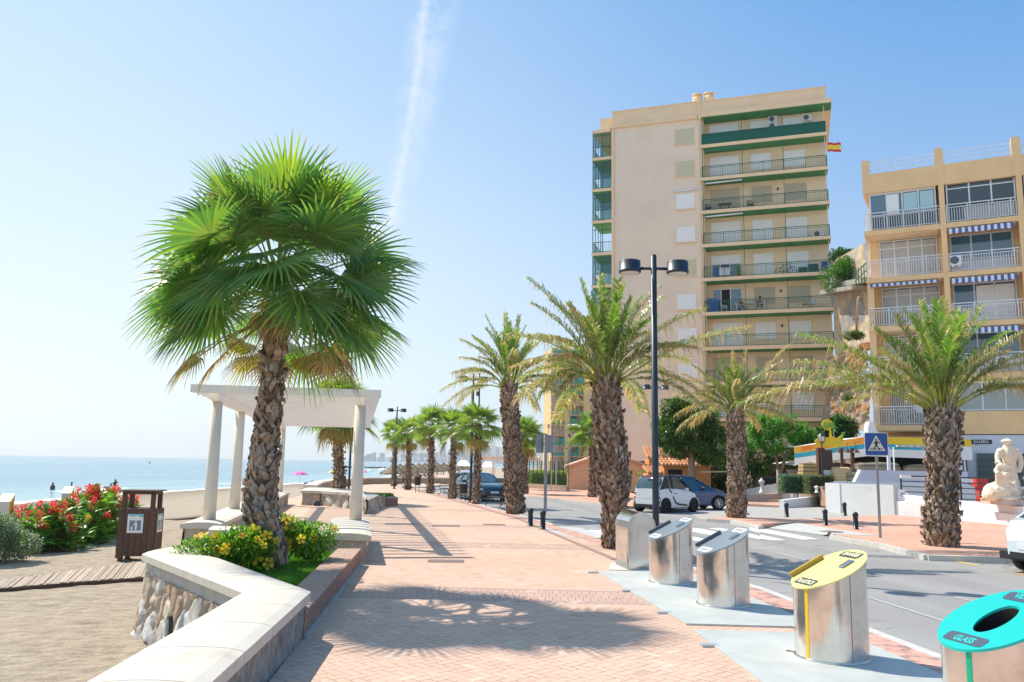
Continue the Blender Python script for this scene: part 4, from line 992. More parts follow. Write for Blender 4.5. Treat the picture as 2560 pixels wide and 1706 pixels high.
def hedge(name, label, cat, c, s, n, ls, cols, seed, group=None):
    rnd = random.Random(seed); c = Vector(c); t = thing(name, label, cat, (c.x, c.y, c.z-s[2]), 0, group); mb = MB()
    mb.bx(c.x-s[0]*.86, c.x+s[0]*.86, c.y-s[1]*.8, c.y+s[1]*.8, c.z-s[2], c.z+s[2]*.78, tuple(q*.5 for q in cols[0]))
    for i in range(n):
        f = rnd.random(); u, v, w_ = rnd.uniform(-1, 1), rnd.uniform(-1, 1), rnd.uniform(-1, 1); bump = 1+.10*noise.noise(Vector((u*3, w_*2, seed)))
        if f < .5: nn = Vector((0, -1, 0)); p = Vector((u, -rnd.uniform(.8, 1.05)*bump, w_))
        elif f < .75: nn = Vector((0, 0, 1)); p = Vector((u, v, rnd.uniform(.75, 1.05)*bump))
        else: nn = Vector((1 if u > 0 else -1, 0, 0)); p = Vector(((1 if u > 0 else -1)*rnd.uniform(.85, 1.05)*bump, v, w_))
        p = c+Vector((p.x*s[0], p.y*s[1], p.z*s[2])); d = (nn+Vector((rnd.gauss(0, .6), rnd.gauss(0, .5), rnd.gauss(.2, .5)))).normalized()
        leaf(mb, p, d, ls*rnd.uniform(.7, 1.4), ls*.5, jit(rnd.choice(cols), .2, rnd), .2)
    mb.build('foliage', plm, t, world=True); return t
YF = [(.92, .62, .03), (.95, .70, .06), (.92, .55, .04)]
HIB = [(.14, .30, .03), (.19, .37, .035), (.09, .20, .025), (.26, .44, .05)]
Yp = 12.1
bush('hibiscus_bush', 'yellow flowering hibiscus bush left of the big fan palm trunk', 'shrub', V(575, 1378, 12.3), (.64, .45, .34), 4600, .085, HIB, 5, 26, YF, fsize=.085)
bush('hibiscus_bush', 'sparser hibiscus bush with few yellow flowers right of the big fan palm trunk', 'shrub', V(775, 1345, 13.6), (.60, .45, .34), 2300, .085, HIB, 9, 9, YF, fsize=.085, lobes=9)
bush('hibiscus_bush', 'small upright hibiscus shoot pressed against the back of the big fan palm trunk', 'shrub', V(712, 1330, 13.3), (.22, .25, .36), 700, .08, HIB, 12, 3, YF)
GG = [(.16, .22, .15), (.21, .27, .19), (.10, .15, .10), (.26, .31, .23)]
g = G(40, 1412, -.6)
bush('silver_shrub', 'round grey green shrub at the left edge in front of the red cannas', 'shrub', (g.x-.6, g.y+.4, -.02), (.85, .8, .58), 8000, .075, GG, 21)
# ---- cannas: a clump model in two colours, copied along the bed
CAN = [(.16, .38, .04), (.22, .46, .05), (.11, .28, .04), (.08, .21, .04)]
def canna(seed, label, fl, loc, grp):
    rnd = random.Random(seed); t = thing('canna_plant', label, 'flowering plant', loc, 0, grp)
    mb = MB(); st = MB()
    for s in range(9):
        x, y = rnd.uniform(-.3, .3), rnd.uniform(-.25, .25); h = rnd.uniform(.75, 1.15); tp = Vector((x*1.3, y*1.3, h))
        st.tube([(x, y, 0), (x*1.1, y*1.1, h*.5), tp], [.016, .012, .008], 5, (.14, .2, .05))
        for k in range(8):
            z = h*(.02+.115*k); a = rnd.uniform(0, 6.28); e = rnd.uniform(.0, .9) if k < 3 else rnd.uniform(.3, 1.2)
            d = Vector((math.cos(a)*math.cos(e), math.sin(a)*math.cos(e), math.sin(e)))
            big_leaf(mb, Vector((x, y, z)), d, rnd.uniform(.45, .72), rnd.uniform(.14, .27), jit(rnd.choice(CAN), .2, rnd) if rnd.random() > .08 else (.22, .14, .07), rnd.uniform(.1, .4))
        if rnd.random() < .5:
            fb = MB()
            for q in range(46):
                p = tp+Vector((rnd.gauss(0, .05), rnd.gauss(0, .05), rnd.uniform(-.06, .2))); d = Vector((rnd.gauss(0, 1), rnd.gauss(0, 1), rnd.gauss(.4, .8))).normalized()
                leaf(fb, p, d, rnd.uniform(.06, .10), .05, jit(rnd.choice(fl), .12, rnd), .1)
            fb.build('flower_head', petal, t)
        else:
            for q in range(30): leaf(mb, tp+Vector((rnd.gauss(0, .04), rnd.gauss(0, .04), rnd.uniform(-.12, .12))), Vector((rnd.gauss(0, 1), rnd.gauss(0, 1), rnd.gauss(.4, .8))).normalized(), .06, .03, (.16, .08, .045), .1)
    mb.build('leaves', plm, t); st.build('stems', barkm, t); return t
RED = [(.78, .035, .05), (.85, .06, .08), (.70, .02, .05), (.85, .12, .05)]
CR_ = 'red cannas in the bed on the sand'
beds = [(75, 1385, .82), (105, 1380, .92), (135, 1375, .98), (165, 1368, 1.0), (195, 1360, 1.05), (225, 1353, 1.25), (250, 1347, 1.22), (275, 1341, 1.1), (300, 1336, .98), (322, 1330, .85), (95, 1365, .9), (150, 1352, .9), (215, 1340, 1.15), (262, 1328, 1.1), (20, 1370, .85), (-10, 1372, .9), (185, 1378, .7), (245, 1362, .7)]
cm = [canna(3, 'red canna plant of the crowded flower bed on the sand', RED, G(*beds[0][:2], -.62), CR_), canna(8, 'red canna plant of the crowded flower bed on the sand', RED, G(*beds[1][:2], -.62), CR_)]
bo = sorted(range(len(beds)), key=lambda i: beds[i][0]); nm = {i: f'{ORD[k]} red canna plant from the left in the bed on the sand' for k, i in enumerate(bo)}
cm[0]['label'], cm[1]['label'] = nm[0], nm[1]
for i, (x, y, s) in enumerate(beds[2:]): dup(cm[i % 2], G(x, y, -.62), i*1.7, nm[i+2], CR_, s)
for o, s in zip(cm, (.82, .92)): o.scale = (s, s, s)
oc = canna(15, 'short canna with a single orange bloom at the right of the red canna bed', [(.85, .26, .03), (.9, .35, .05)], G(268, 1345, -.62), None); oc.scale = (.55, .55, .62)
# ================================================================ BUILDINGS
def frame(P, yaw): return P, yaw
cream = M('cream_render', (.83, .67, .52), .9, n=(.35, .05), n2=(.25, (.80, .645, .50), .5, .75), bump=(8, .08, .01))
creamd = M('cream_trim', (.86, .63, .40), .85, n=(1, .05))
greenp = M('green_soffit', (.05, .25, .09), .7, n=(1, .15))
greenr = M('green_rail', (.01, .115, .065), .5)
greenf = M('green_windscreen', (.01, .14, .11), .8)
shut = M('white_shutter', (.84, .84, .83), .55); shutc = M('cream_shutter', (.60, .56, .38), .6); shutb = M('beige_shutter', (.50, .45, .34), .6)
glassd = M('dark_glass', (.03, .055, .07), .06, spec=.8); glassb = M('blue_glass', (.06, .15, .22), .05, spec=1., coat=.5); glassg = M('green_glass', (.06, .20, .19), .12, spec=.8)
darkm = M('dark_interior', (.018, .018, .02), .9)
wal = M('white_aluminium', (.74, .76, .80), .4)
curt = M('curtain_cloth', (.50, .50, .48), .9, n=(9, .1))
def shutter(mb, x0, x1, y, z0, z1, mi=0, pitch=.09):
    n = max(3, int((z1-z0)/pitch)); h = (z1-z0)/n
    for i in range(n):
        a = z0+i*h; mb.quad((x0, y, a), (x1, y, a), (x1, y-.018, a+h*.72), (x0, y-.018, a+h*.72), mi=mi); mb.quad((x0, y-.018, a+h*.72), (x1, y-.018, a+h*.72), (x1, y, a+h), (x0, y, a+h), mi=mi)
def railing(mb, x0, x1, y, z, h=1.0, gap=.14, posts=None, r=.014, side=None):
    mb.bar((x0, y, z+h), (x1, y, z+h), .05, .05); mb.bar((x0, y, z+h-.13), (x1, y, z+h-.13), .03, .03); mb.bar((x0, y, z+.1), (x1, y, z+.1), .035, .035)
    n = int((x1-x0)/gap)
    for i in range(n+1): x = x0+(x1-x0)*i/n; mb.bar((x, y, z+.1), (x, y, z+h-.13), r*1.4)
    for i in range(int((x1-x0)/1.5)+1): x = x0+(x1-x0)*i/int((x1-x0)/1.5); mb.bar((x, y, z), (x, y, z+h), .04)
YAW1 = -R_(19.1); TW = V(2079, 700, 66); TOW = Vector((TW.x, TW.y, 0))
def ac_unit(par, x, y, z, s=.8):
    t = MB(); t.bx(x, x+s, y-.3, y, z, z+.55); t.bx(x+.05, x+.2, y-.28, y-.02, z-.08, z-.001); t.bx(x+s-.2, x+s-.05, y-.28, y-.02, z-.08, z-.001); o = t.build('air_conditioner', wal, par)
    f = MB(); f.lathe([(.22, 0), (.22, .012), (.07, .02)], 0, 0, 0, 16); q = f.build('fan_grille', M('grille_grey', (.12, .13, .14), .7), o); q.location = (x+s*.38, y-.301, z+.28); q.rotation_euler = (math.pi/2, 0, 0); return o
def tower():
    t = thing('apartment_tower', 'tall cream apartment tower with green undersided balconies and a blank side wall', 'apartment building', TOW, YAW1)
    Zs = [29.5-2.963*i for i in range(10)]                   # floor levels (balcony slab tops)
    DEP = 11.; RC = 1.25
    mb = MB(); mb.bx(-18.05, -10.25, 0, DEP, 2.2, 32.0); mb.build('wall', cream, t); mb = MB(); mb.bx(-10.25, -.02, RC, DEP, 2.2, 32.0); mb.bx(-10.24, -10.0, .02, RC, 2.2, 32.0); mb.build('balcony_wall', M('warm_cream_render', (.86, .67, .46), .9, n=(.5, .06)), t)
    mb = MB(); mb.bx(-10.0, -.1, RC+.6, DEP-1, -.3, 2.2); mb.bx(-17.8, -10.2, .7, DEP-1, -.3, 2.2); mb.build('ground_floor', M('parking_void_shade', (.03, .06, .045), .9), t)  # recessed near-black boxes: shade of the open parking below, put into the colour
    for x in (-18.0, -14.2, -10.4, -7, -3.5, -.4): mb = MB(); mb.bx(x, x+.35, .05, .5, -.3, 2.2); mb.build('pillar', creamd, t)
    # roof band, cap and parapet
    mb = MB(); mb.bx(-18.25, -10.45, -.22, DEP, 32.0, 32.28); mb.bx(-18.05, -10.40, -.08, DEP, 32.28, 33.52); mb.bx(-18.1, -10.42, -.13, DEP, 33.52, 33.62)
    mb.bx(-10.40, -10.15, -.2, DEP, 31.9, 33.68); mb.bx(-19.9, -18.25, .2, DEP, 31.85, 32.15); mb.bx(-19.3, -18.3, .6, DEP, 32.15, 33.35)
    mb.bx(-18.1, -17.9, -.15, 0, 3, 32.0); mb.build('parapet', creamd, t)
    mb = MB(); mb.bx(-10.15, .55, -.32, DEP, 32.0, 32.42); mb.bx(-10.15, .10, -.10, DEP, 32.42, 33.45); mb.bx(-10.15, .15, -.15, DEP, 33.45, 33.55); mb.build('roof_slab', creamd, t)
    mb = MB(); mb.bx(-10.1, .5, -.28, RC, 31.93, 31.99); mb.build('soffit', greenp, t)
    for x in (-10.6, -9.55): mb = MB(); mb.cyl(x, 1.6, 33.5, 34.85, .42, 16); mb.cyl(x, 1.6, 34.85, 34.93, .5, 16); mb.cyl(x, 1.6, 34.45, 34.53, .46, 16); mb.build('roof_vent', creamd, t)
    mb = MB(); mb.bar((-.1, .05, 2.2), (-.1, .05, 32), .05); mb.bar((-10.35, -.03, 3), (-10.35, -.03, 31.9), .09, .06); mb.build('downpipe', creamd, t)
    WK = {0: shutc, 1: shutc, 2: shut, 3: shut, 4: shutc, 5: shut, 6: shut, 7: shut, 8: shut, 9: shut}
    for i, z in enumerate(Zs):
        if z < 3: mats = (shut,)*3
        mb = MB(); mb.bx(-10.22, .06, -.12, RC, z-.24, z); mb.bx(-10.30, .10, -.16, -.10, z-.26, z+.03); mb.build('balcony_slab', creamd, t)
        mb = MB(); mb.bx(-10.12, .02, -.04, RC-.01, z-.32, z-.242); mb.build('soffit', greenp, t)
        mb = MB(); railing(mb, -10.12, .0, -.06, z, 1.0); 
        for x in (-10.1, -.01): mb.bar((x, -.05, z+1), (x, RC, z+1), .04); [mb.bar((x, .15*k, z+.1), (x, .15*k, z+.95), .02) for k in range(1, 8)]
        for x in (-10.08, -6.75, -3.42): mb.bar((x, -.02, z), (x, -.02, z+2.7), .045)
        mb.build('railing', greenr, t)
        if i == 0: mb = MB(); mb.bx(-10.1, -.02, -.035, -.02, z+.08, z+.98); mb.build('windscreen', greenf, t)
        # shutters on the recessed wall
        k = (shut, shut, shutb, shut, shut, shutb, shut, shutb, shut, shut)[i]
        opens = {4: 1, 5: 1}.get(i, 0)
        sp = [(-9.6, -7.1, 0, 2.25), (-6.1, -4.45, (.0 if i in (3, 4) else .75), 2.2), (-3.35, -1.65, (.0 if i in (3, 4) else .75), 2.2)]
        if i == 9: sp = sp[:2]
        for j, (a, b, c, d) in enumerate(sp):
            mb = MB(); mb.bx(a-.08, b+.08, RC-.03, RC-.002, z+max(c-.08, 0.002), z+d+.08); f = mb.build('window', creamd, t)
            if j == 0 and opens:
                mb = MB()
                if i == 4: shutter(mb, a, b, RC-.04, z+1.5, z+d); 
                mb.bx(a, b, RC-.06, RC-.045, z+.02, z+(1.5 if i == 4 else d), mi=1); mb.bx(a+.75, a+1.55, RC-.066, RC-.061, z+.05, z+(1.45 if i == 4 else d-.08), mi=3)
                for x in (a, a+.72, a+1.5, b-.06): mb.bx(x, x+.07, RC-.085, RC-.067, z+.02, z+(1.5 if i == 4 else d), mi=2)
                mb.bx(a, b, RC-.085, RC-.067, z+(1.5 if i == 4 else d)-.08, z+(1.5 if i == 4 else d), mi=2)
                mb.build('glass_door', [shut, glassb, wal, darkm], f)
            else: mb = MB(); shutter(mb, a, b, RC-.04, z+c+.01, z+d); mb.build('shutter', k, f)
        # windows of the blank wall
        if i < 9:
            a, b = -12.4, -10.8; mb = MB(); mb.bx(a-.07, b+.07, -.02, -.001, z+.30, z+1.78); mb.bx(a-.15, b+.15, -.10, -.021, z+.24, z+.30); f = mb.build('window', creamd, t)
            mb = MB(); shutter(mb, a, b, -.03, z+.38, z+1.72); mb.build('shutter', WK[i], f)
        # little wall lamps
        if i in (2, 5, 6, 8, 1):
            mb = MB(); mb.lathe([(.03, 0), (.08, .06), (.07, .2), (.02, .26)], -3.95, RC-.1, z+1.7, 8); mb.build('wall_lamp', M('black_rim') if i != 1 else wal, t)
        # awning rolls under the slabs
        if i in (1, 2, 3): mb = MB(); mb.tube([(-9.9, -.05, z+2.45), (-6.8, -.05, z+2.52)], .07, 8); mb.build('awning_roll', M('awning_green', (.02, .22, .16), .7) if i == 1 else wal, t)
    mb = MB(); mb.tube([(-12.7, -.12, 29.5-2*2.963+2.0), (-10.5, -.12, 29.5-2*2.963+2.0)], .07, 8); mb.build('awning_roll', wal, t)
    for x, z in ((-4.55, 31.35), (-4.55, 30.72), (-1.75, 31.15)): ac_unit(t, x, RC, z, .75)
    ac_unit(t, -1.3, .6, Zs[3]+.1, .85)
    # glazed galleries on the sea side
    for i, z in enumerate(Zs[:9]):
        mb = MB(); mb.bx(-20.0, -18.07, .15, 3.6, z-.27, z); mb.build('gallery_slab', creamd, t)
        mb = MB(); mb.bx(-19.9, -18.1, .2, 3.5, z-.34, z-.272); mb.build('soffit', greenp, t)
        mb = MB()
        for x in (-19.9, -19.0, -18.12): mb.bar((x, .25, z), (x, .25, z+2.6), .06)
        for y in (1.3, 2.4, 3.4): mb.bar((-19.9, y, z), (-19.9, y, z+2.6), .05)
        mb.bar((-19.9, .25, z+.95), (-18.1, .25, z+.95), .05); mb.bar((-19.9, .25, z+.08), (-18.1, .25, z+.08), .05); mb.bar((-19.9, .25, z+.95), (-19.9, 3.4, z+.95), .05); mb.bar((-19.9, .25, z+2.1), (-18.1, .25, z+2.1), .05)
        for k in range(12): mb.bar((-19.85+k*.155, .25, z+.08), (-19.85+k*.155, .25, z+.95), .02)
        for k in range(18): mb.bar((-19.9, .3+k*.17, z+.08), (-19.9, .3+k*.17, z+.95), .02)
        mb.build('railing', greenr, t)
        if i not in (3, 8): mb = MB(); mb.bx(-19.86, -18.14, .265, .275, z+1.0, z+2.55); mb.build('glazing', M('gallery_glass', (.28, .42, .42), .05, trans=.85, ior=1.1), t); mb = MB(); mb.bx(-19.86, -18.14, 3.4, 3.42, z, z+2.6); mb.build('glazing', M('gallery_glass'), t)
    # flag
    fl = MB(); N = 14
    base = Vector((0.75, -.3, 28.25))
    def fp(u, v): return Vector((.1+u*1.1, -.3+.12*math.sin(u*7+v), 28.5-v*.78-.22*u*u+.06*math.sin(u*9)))
    for i in range(N):
        if i > 10 and i % 2: pass
        for j, (v0, v1, c) in enumerate(((0, .25, 0), (.25, .75, 1), (.75, 1., 0))):
            u0, u1 = i/N, (i+1)/N
            if u1 > .86 and (i+j) % 2: continue
            fl.quad(fp(u0, v0), fp(u1, v0), fp(u1, v1), fp(u0, v1), mi=c)
    o = fl.build('flag', [M('flag_red', (.62, .03, .03), .8), M('flag_yellow', (.85, .62, .05), .8)]); o.rotation_euler = (0, 0, YAW1)
    o.location = wm(t) @ Vector(o.location); tag(o, 'torn red and yellow striped flag flying from the right edge of the tall tower', 'flag')
    mb = MB(); mb.tube([(-.1, -.1, 27.4), (.1, -.3, 28.6)], .02, 6); mb.build('flag_pole', wal, t)
    return t, Zs
TWR, ZS = tower()
# ---- right hand building
YAW2 = -R_(27.7); P2_ = V(2158, 500, 47.5); P2o = Vector((P2_.x, P2_.y, 0))
och = M('ochre_render', (.86, .58, .30), .85, n=(.6, .07), n2=(.5, (.78, .53, .28), .55, .8), bump=(10, .12, .01))
ocl = M('pale_ochre', (.78, .62, .44), .85, n=(.8, .05))
def stripes(name, ca, cb, n, ax=0):
    m = bpy.data.materials.new(name); m.use_nodes = True; nt = m.node_tree; b = nt.nodes['Principled BSDF']; xyz = sep(nt, coords(nt))
    f = (xyz[ax]*n).mod(1.).lt(.5); nt.links.new(mixc(nt, f, ca, cb), b.inputs['Base Color']); b.inputs['Roughness'].default_value = .9; return m
awn = stripes('blue_white_awning', (.08, .14, .36), (.74, .77, .82), 3.2)
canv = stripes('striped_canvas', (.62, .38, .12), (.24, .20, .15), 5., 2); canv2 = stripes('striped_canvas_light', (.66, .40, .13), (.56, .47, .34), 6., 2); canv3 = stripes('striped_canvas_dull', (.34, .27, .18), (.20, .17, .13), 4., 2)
def wide_window(t, x0, x1, y, z0, z1, cols, top=.45, mat_=None, name='window'):
    mb = MB(); fr = .07
    mb.bx(x0-fr, x1+fr, y-.05, y-.01, z0-fr, z0); mb.bx(x0-fr, x1+fr, y-.05, y-.01, z1, z1+fr)
    mb.bx(x0-fr, x0, y-.05, y-.01, z0, z1); mb.bx(x1, x1+fr, y-.05, y-.01, z0, z1)
    for k in range(1, cols): x = x0+(x1-x0)*k/cols; mb.bx(x-.035, x+.035, y-.05, y-.01, z0, z1)
    if top: mb.bx(x0, x1, y-.048, y-.012, z1-top-.03, z1-top+.03)
    f = mb.build(name, wal, t); mb = MB(); mb.bx(x0, x1, y-.012, y-.002, z0, z1); mb.build('pane', mat_ or glassd, f); return f
def curtain(par, x0, x1, y, z0, z1):
    mb = MB(); n = int((x1-x0)/.12)
    for k in range(n): a, b = x0+(x1-x0)*k/n, x0+(x1-x0)*(k+1)/n; m_ = (a+b)/2; mb.quad((a, y, z0), (m_, y-.025, z0), (m_, y-.025, z1), (a, y, z1)); mb.quad((m_, y-.025, z0), (b, y, z0), (b, y, z1), (m_, y-.025, z1))
    return mb.build('curtain', curt, par)
def terrace():
    t = thing('apartment_block', 'ochre apartment block with glazed white balconies and blue striped awnings', 'apartment building', P2o, YAW2)
    LV = [15.65, 12.82, 9.97, 7.13, 4.30]; RC = 1.2
    mb = MB(); mb.bx(.15, 22, RC, 12, 3.7, 18.5); mb.bx(.9, 22, .4, 12, 0, 3.7); mb.build('wall', och, t)
    mb = MB()
    for a, b in ((0, 3.97), (4.26, 7.75), (8.05, 11.8), (12.1, 15.8), (16.1, 20)): mb.bx(a, b, -.12, .1, 18.1, 19.1); mb.bx(a, b, -.12, RC+.01, 17.9, 18.1)
    mb.bx(0, .4, -.13, .3, 19.1, 19.95); mb.bx(-.02, .2, .1, 12, 18.1, 19.1); mb.build('parapet', och, t)
    mb = MB()
    for x in (3.97, 7.75, 11.8, 15.8): mb.bx(x, x+.29, -.15, RC, 4.1, 17.9); mb.bx(x-.1, x+.32, -.16, .25, 17.9, 20.1 if x < 12 else 19.9)
    mb.bx(0, .35, .0, RC, 4.1, 12.6); mb.build('pilaster', och, t)
    mb = MB()
    for a, b in ((.4, 3.85), (4.3, 7.6), (8.1, 11.6)):
        for z in (19.35, 19.6, 19.85): mb.bar((a, 0, z), (b, 0, z), .035)
        for k in range(4): x = a+(b-a)*k/3; mb.bar((x, 0, 19.1), (x, 0, 19.85), .035)
    mb.build('roof_rail', wal, t)
    bays = [(.0, 3.97), (4.26, 7.75), (8.05, 11.8), (12.1, 15.8)]
    for i, z in enumerate(LV):
        for j, (a, b) in enumerate(bays):
            if i == 4 and j >= 1:
                mb = MB(); mb.bx(a, b+.3, -.02, RC, z-.5, z+.75); mb.build('spandrel', och, t); wide_window(t, a+.15, b-.1, .15, z+.85, z+2.3, 3, 0, M('curtained_glass', (.34, .38, .37), .1)); continue
            mb = MB(); mb.bx(a-.02, b, -.14, RC, z-.30, z); mb.build('balcony_slab', och, t)
            mb = MB(); mb.bx(a+.25, b-.15, .02, RC-.02, z-.36, z-.302); mb.build('soffit', ocl, t)
            mb = MB(); mb.bar((a+.05, -.06, z+1.05), (b-.05, -.06, z+1.05), .05); mb.bar((a+.05, -.06, z+.9), (b-.05, -.06, z+.9), .03); mb.bar((a+.05, -.06, z+.08), (b-.05, -.06, z+.08), .03)
            n = int((b-a)/.13)
            for k in range(n+1): x = a+.05+(b-a-.1)*k/n; mb.bar((x, -.06, z+.08), (x, -.06, z+(.9 if k % 8 else 1.05)), .028 if k % 8 else .05)
            if j == 0: mb.bar((a+.05, -.06, z+1.05), (a+.05, RC, z+1.05), .05); [mb.bar((a+.05, .1*k, z+.08), (a+.05, .1*k, z+.95), .022) for k in range(1, 11, 2)]
            mb.build('railing', wal, t)
            if i == 0:
                if j == 0:
                    mb = MB(); mb.bx(.3, .36, .05, RC, z, z+2.2); mb.bx(.3, 3.8, .04, .10, z+2.2, z+2.4); mb.build('gallery_frame', wal, t)
                    wide_window(t, .4, 3.75, .12, z+.9, z+2.15, 4, 0, glassb); wide_window(t, .4, 3.75, .12, z+.05, z+.85, 4, 0, glassd)
                    mb = MB(); mb.bx(1.25, 1.9, .05, .06, z+.95, z+2.1); mb.bx(2.15, 2.85, .05, .06, z+.98, z+2.08, mi=1); mb.bx(3.0, 3.7, .05, .06, z+.98, z+2.08, mi=1); mb.build('blind', [shut, M('pale_blue_blind', (.42, .62, .66), .6)], t)
                else: wide_window(t, a+.15, b-.1, .12, z+.95, z+2.35, 3, .35, glassd if j == 1 else glassb); f = wide_window(t, a+.15, b-.1, .12, z+.05, z+.88, 4, 0, glassd); curtain(f, a+1.0, b-.15, .06, z+.08, z+.85)
            elif j == 0:
                f = wide_window(t, a+.75, b-.3, RC-.05, z+.05, z+2.35, 4, .4, glassd) if i < 4 else None
                if f: curtain(f, a+.78, b-.33, RC-.075, z+.1, z+2.3)
                else:
                    mb = MB()
                    for k in range(16): x = .9+k*.115; [mb.bar((x+(.04 if q % 2 else 0), RC-.1, z+.05+q*.24), (x+(0 if q % 2 else .04), RC-.1, z+.05+(q+1)*.24), .045, .02) for q in range(9)]
                    mb.build('folding_grille', wal, t); mb = MB(); mb.bx(.9, 2.75, RC-.03, RC-.004, z, z+2.2); mb.bx(2.8, 3.7, RC-.03, RC-.004, z, z+2.2, mi=1); mb.build('doorway', [M('beige_panel', (.42, .33, .22), .9), darkm], t)
            else:
                f = wide_window(t, a+.2, b-.3, RC-.05, z+.95, z+2.3, 3, 0, glassb); mb = MB(); mb.bx(a+.2, b-.3, RC-.04, RC-.01, z, z+.85); mb.build('panel', wal, f)
                if j == 1 and i == 2: mb = MB(); shutter(mb, a+1.3, b-.35, RC-.07, z+.1, z+2.2); mb.build('shutter', shut, f)
            if j == 0 and i in (1, 2, 3): 
                pass
            if (j >= 1 and i in (1, 2, 3)) or (j == 0 and i == 2):
                mb = MB(); a1, b1 = a+.1, b-.25; zt = z+2.45; dp = .16 if j == 0 else .32; y1 = -.22
                mb.quad((a1, .3, zt+.1), (b1, .3, zt+.1), (b1, y1, zt), (a1, y1, zt)); n = 24
                for k in range(n): x0_, x1_ = a1+(b1-a1)*k/n, a1+(b1-a1)*(k+1)/n; d_ = dp*(.85 if k % 2 else 1); mb.quad((x0_, y1, zt-d_), (x1_, y1, zt-d_), (x1_, y1, zt), (x0_, y1, zt))
                mb.build('awning', awn, t)
    ac_unit(t, 4.35, .1, LV[1]+.35, .55); ac_unit(t, 6.2, -.16, LV[3]+.25, .8)
    # parabolic dish on the roof
    mb = MB(); mb.lathe([(.02, 0), (.25, .03), (.42, .1), (.5, .2)], 0, 0, 0, 20); o = mb.build('dish_aerial', wal, t); o.location = (8.6, .4, 19.5); o.rotation_euler = (R_(70), 0, R_(20))
    # ground floor shop front
    wb = M('bluish_white_wall', (.66, .68, .74), .8, n=(1, .05))
    mb = MB(); mb.bx(4.0, 22, -.05, .38, 0, 3.75); mb.bx(1.2, 4.0, .1, .38, 0, 3.4); mb.build('shop_front', wb, t)
    mb = MB(); mb.bx(5.05, 8.6, -.10, -.06, 1.05, 2.75); f = mb.build('shop_window', M('shop_glass', (.10, .16, .19), .15), t)
    mb = MB()
    for k in range(27): x = 5.0+k*.137; mb.bar((x, -.16, 1.0), (x, -.16, 2.8), .02)
    for k in range(6): z = 1.05+k*.34; mb.bar((5.0, -.17, z), (8.6, -.17, z), .02)
    mb.build('window_grille', M('black_iron', (.015, .015, .018), .5), f)
    mb = MB(); mb.bx(4.78, 5.78, -.10, -.06, 3.28, 3.50); f = mb.build('name_board', M('black_letters', (.02, .02, .03), .6), t); text('GALERIA', .20, M('letter_white', (.75, .75, .72), .6), f, (5.28, -.105, 3.39), (math.pi/2, 0, 0), 'shop_name', .004, .95, .003)
    # covered drying rack and table on the first balcony
    mb = MB(); mb.cyl(.75, .45, LV[4]+.70, LV[4]+.73, .35, 14); mb.cyl(.75, .45, LV[4], LV[4]+.7, .03, 8); o = tag(mb.build('balcony_table', wal), 'round white table on the first floor balcony above the beach bar', 'table'); place(o, t)
    mb = MB(); pts = [(2.2+.35*i, .35+.06*math.sin(i*2.1), LV[4]+1.25-.12*i+.03*math.sin(i*3)) for i in range(5)]
    for i in range(4):
        for k in range(5):
            y0, y1 = -.03+.12*k, .09+.12*k; s0 = lambda p, y: (p[0], y, p[2]-.25*abs(y-.25)); mb.quad(s0(pts[i], y0), s0(pts[i+1], y0), s0(pts[i+1], y1), s0(pts[i], y1))
    for i in range(4):
        a, b = pts[i], pts[i+1]; mb.quad((a[0], -.03, a[2]-.55-.05*math.sin(i*4)), (b[0], -.03, b[2]-.45), (b[0], -.03, b[2]-.08), (a[0], -.03, a[2]-.08))
    mb.bar((2.6, .2, LV[4]), (3.5, .2, LV[4]+.9), .03); mb.bar((3.5, .2, LV[4]), (2.6, .2, LV[4]+.9), .03)
    o = tag(mb.build('drying_rack', M('laundry_white', (.74, .72, .82), .9)), 'drying rack hung with white laundry on the balcony above the beach bar', 'laundry'); place(o, t)
    return t
def place(o, t): o.location = wm(t) @ o.location; o.rotation_euler = (0, 0, t.rotation_euler.z)
TER = terrace()
# ---- things on the tower balconies
def in_tower(mb, name, mat, label, cat, group=None):
    o = mb.build(name, mat); place(o, TWR); return tag(o, label, cat, group)
def chair_mb(x, y, z, rz=0):
    mb = MB(); c, s = math.cos(rz), math.sin(rz); P = lambda a, b, h: (x+a*c-b*s, y+a*s+b*c, z+h)
    for a in (-.22, .22):
        for b in (-.22, .22): mb.bar(P(a, b, 0), P(a*.9, b*.9, .43), .035)
    mb.box(x, y, z+.44, .48, .46, .04, rz); 
    for k in range(5): mb.bar(P(-.2+.1*k, .22, .46), P(-.2+.1*k, .3, .88), .03)
    mb.bar(P(-.24, .3, .88), P(.24, .3, .88), .05)
    for a in (-.24, .24): mb.bar(P(a, -.2, .62), P(a, .25, .64), .035); mb.bar(P(a, -.2, .44), P(a, -.2, .62), .03)
    return mb
gp = M('green_plastic', (.02, .10, .07), .5)
z5, z2, z4 = ZS[5], ZS[2], ZS[4]
for x, rz, lb, m in ((-8.55, R_(100), 'empty white garden chair at the left of the couple on the balcony', wal), (-7.3, R_(80), 'white chair of the left diner on the balcony', wal), (-5.55, R_(-80), 'white chair of the right diner on the balcony', wal), (-1.6, R_(-60), 'white chair with a blue towel at the right end of the diners balcony', wal)):
    in_tower(chair_mb(x, .5, z5, rz), 'garden_chair', m, lb, 'chair', 'garden chairs on the tower balconies')
for x, lb in ((-9.75, 'dark green chair at the left end of the third balcony from the top'), (-6.2, 'dark green chair alone in the middle of the third balcony from the top')):
    in_tower(chair_mb(x, .6, z2, .3), 'garden_chair', gp, lb, 'chair', 'garden chairs on the tower balconies')
mb = MB(); mb.bx(-6.95, -5.95, .2, .9, z5+.70, z5+.74); [mb.bar((x, y, z5), (x, y, z5+.7), .04) for x in (-6.9, -6.0) for y in (.25, .85)]; in_tower(mb, 'dining_table', wal, 'white table between the two diners on the balcony', 'table')
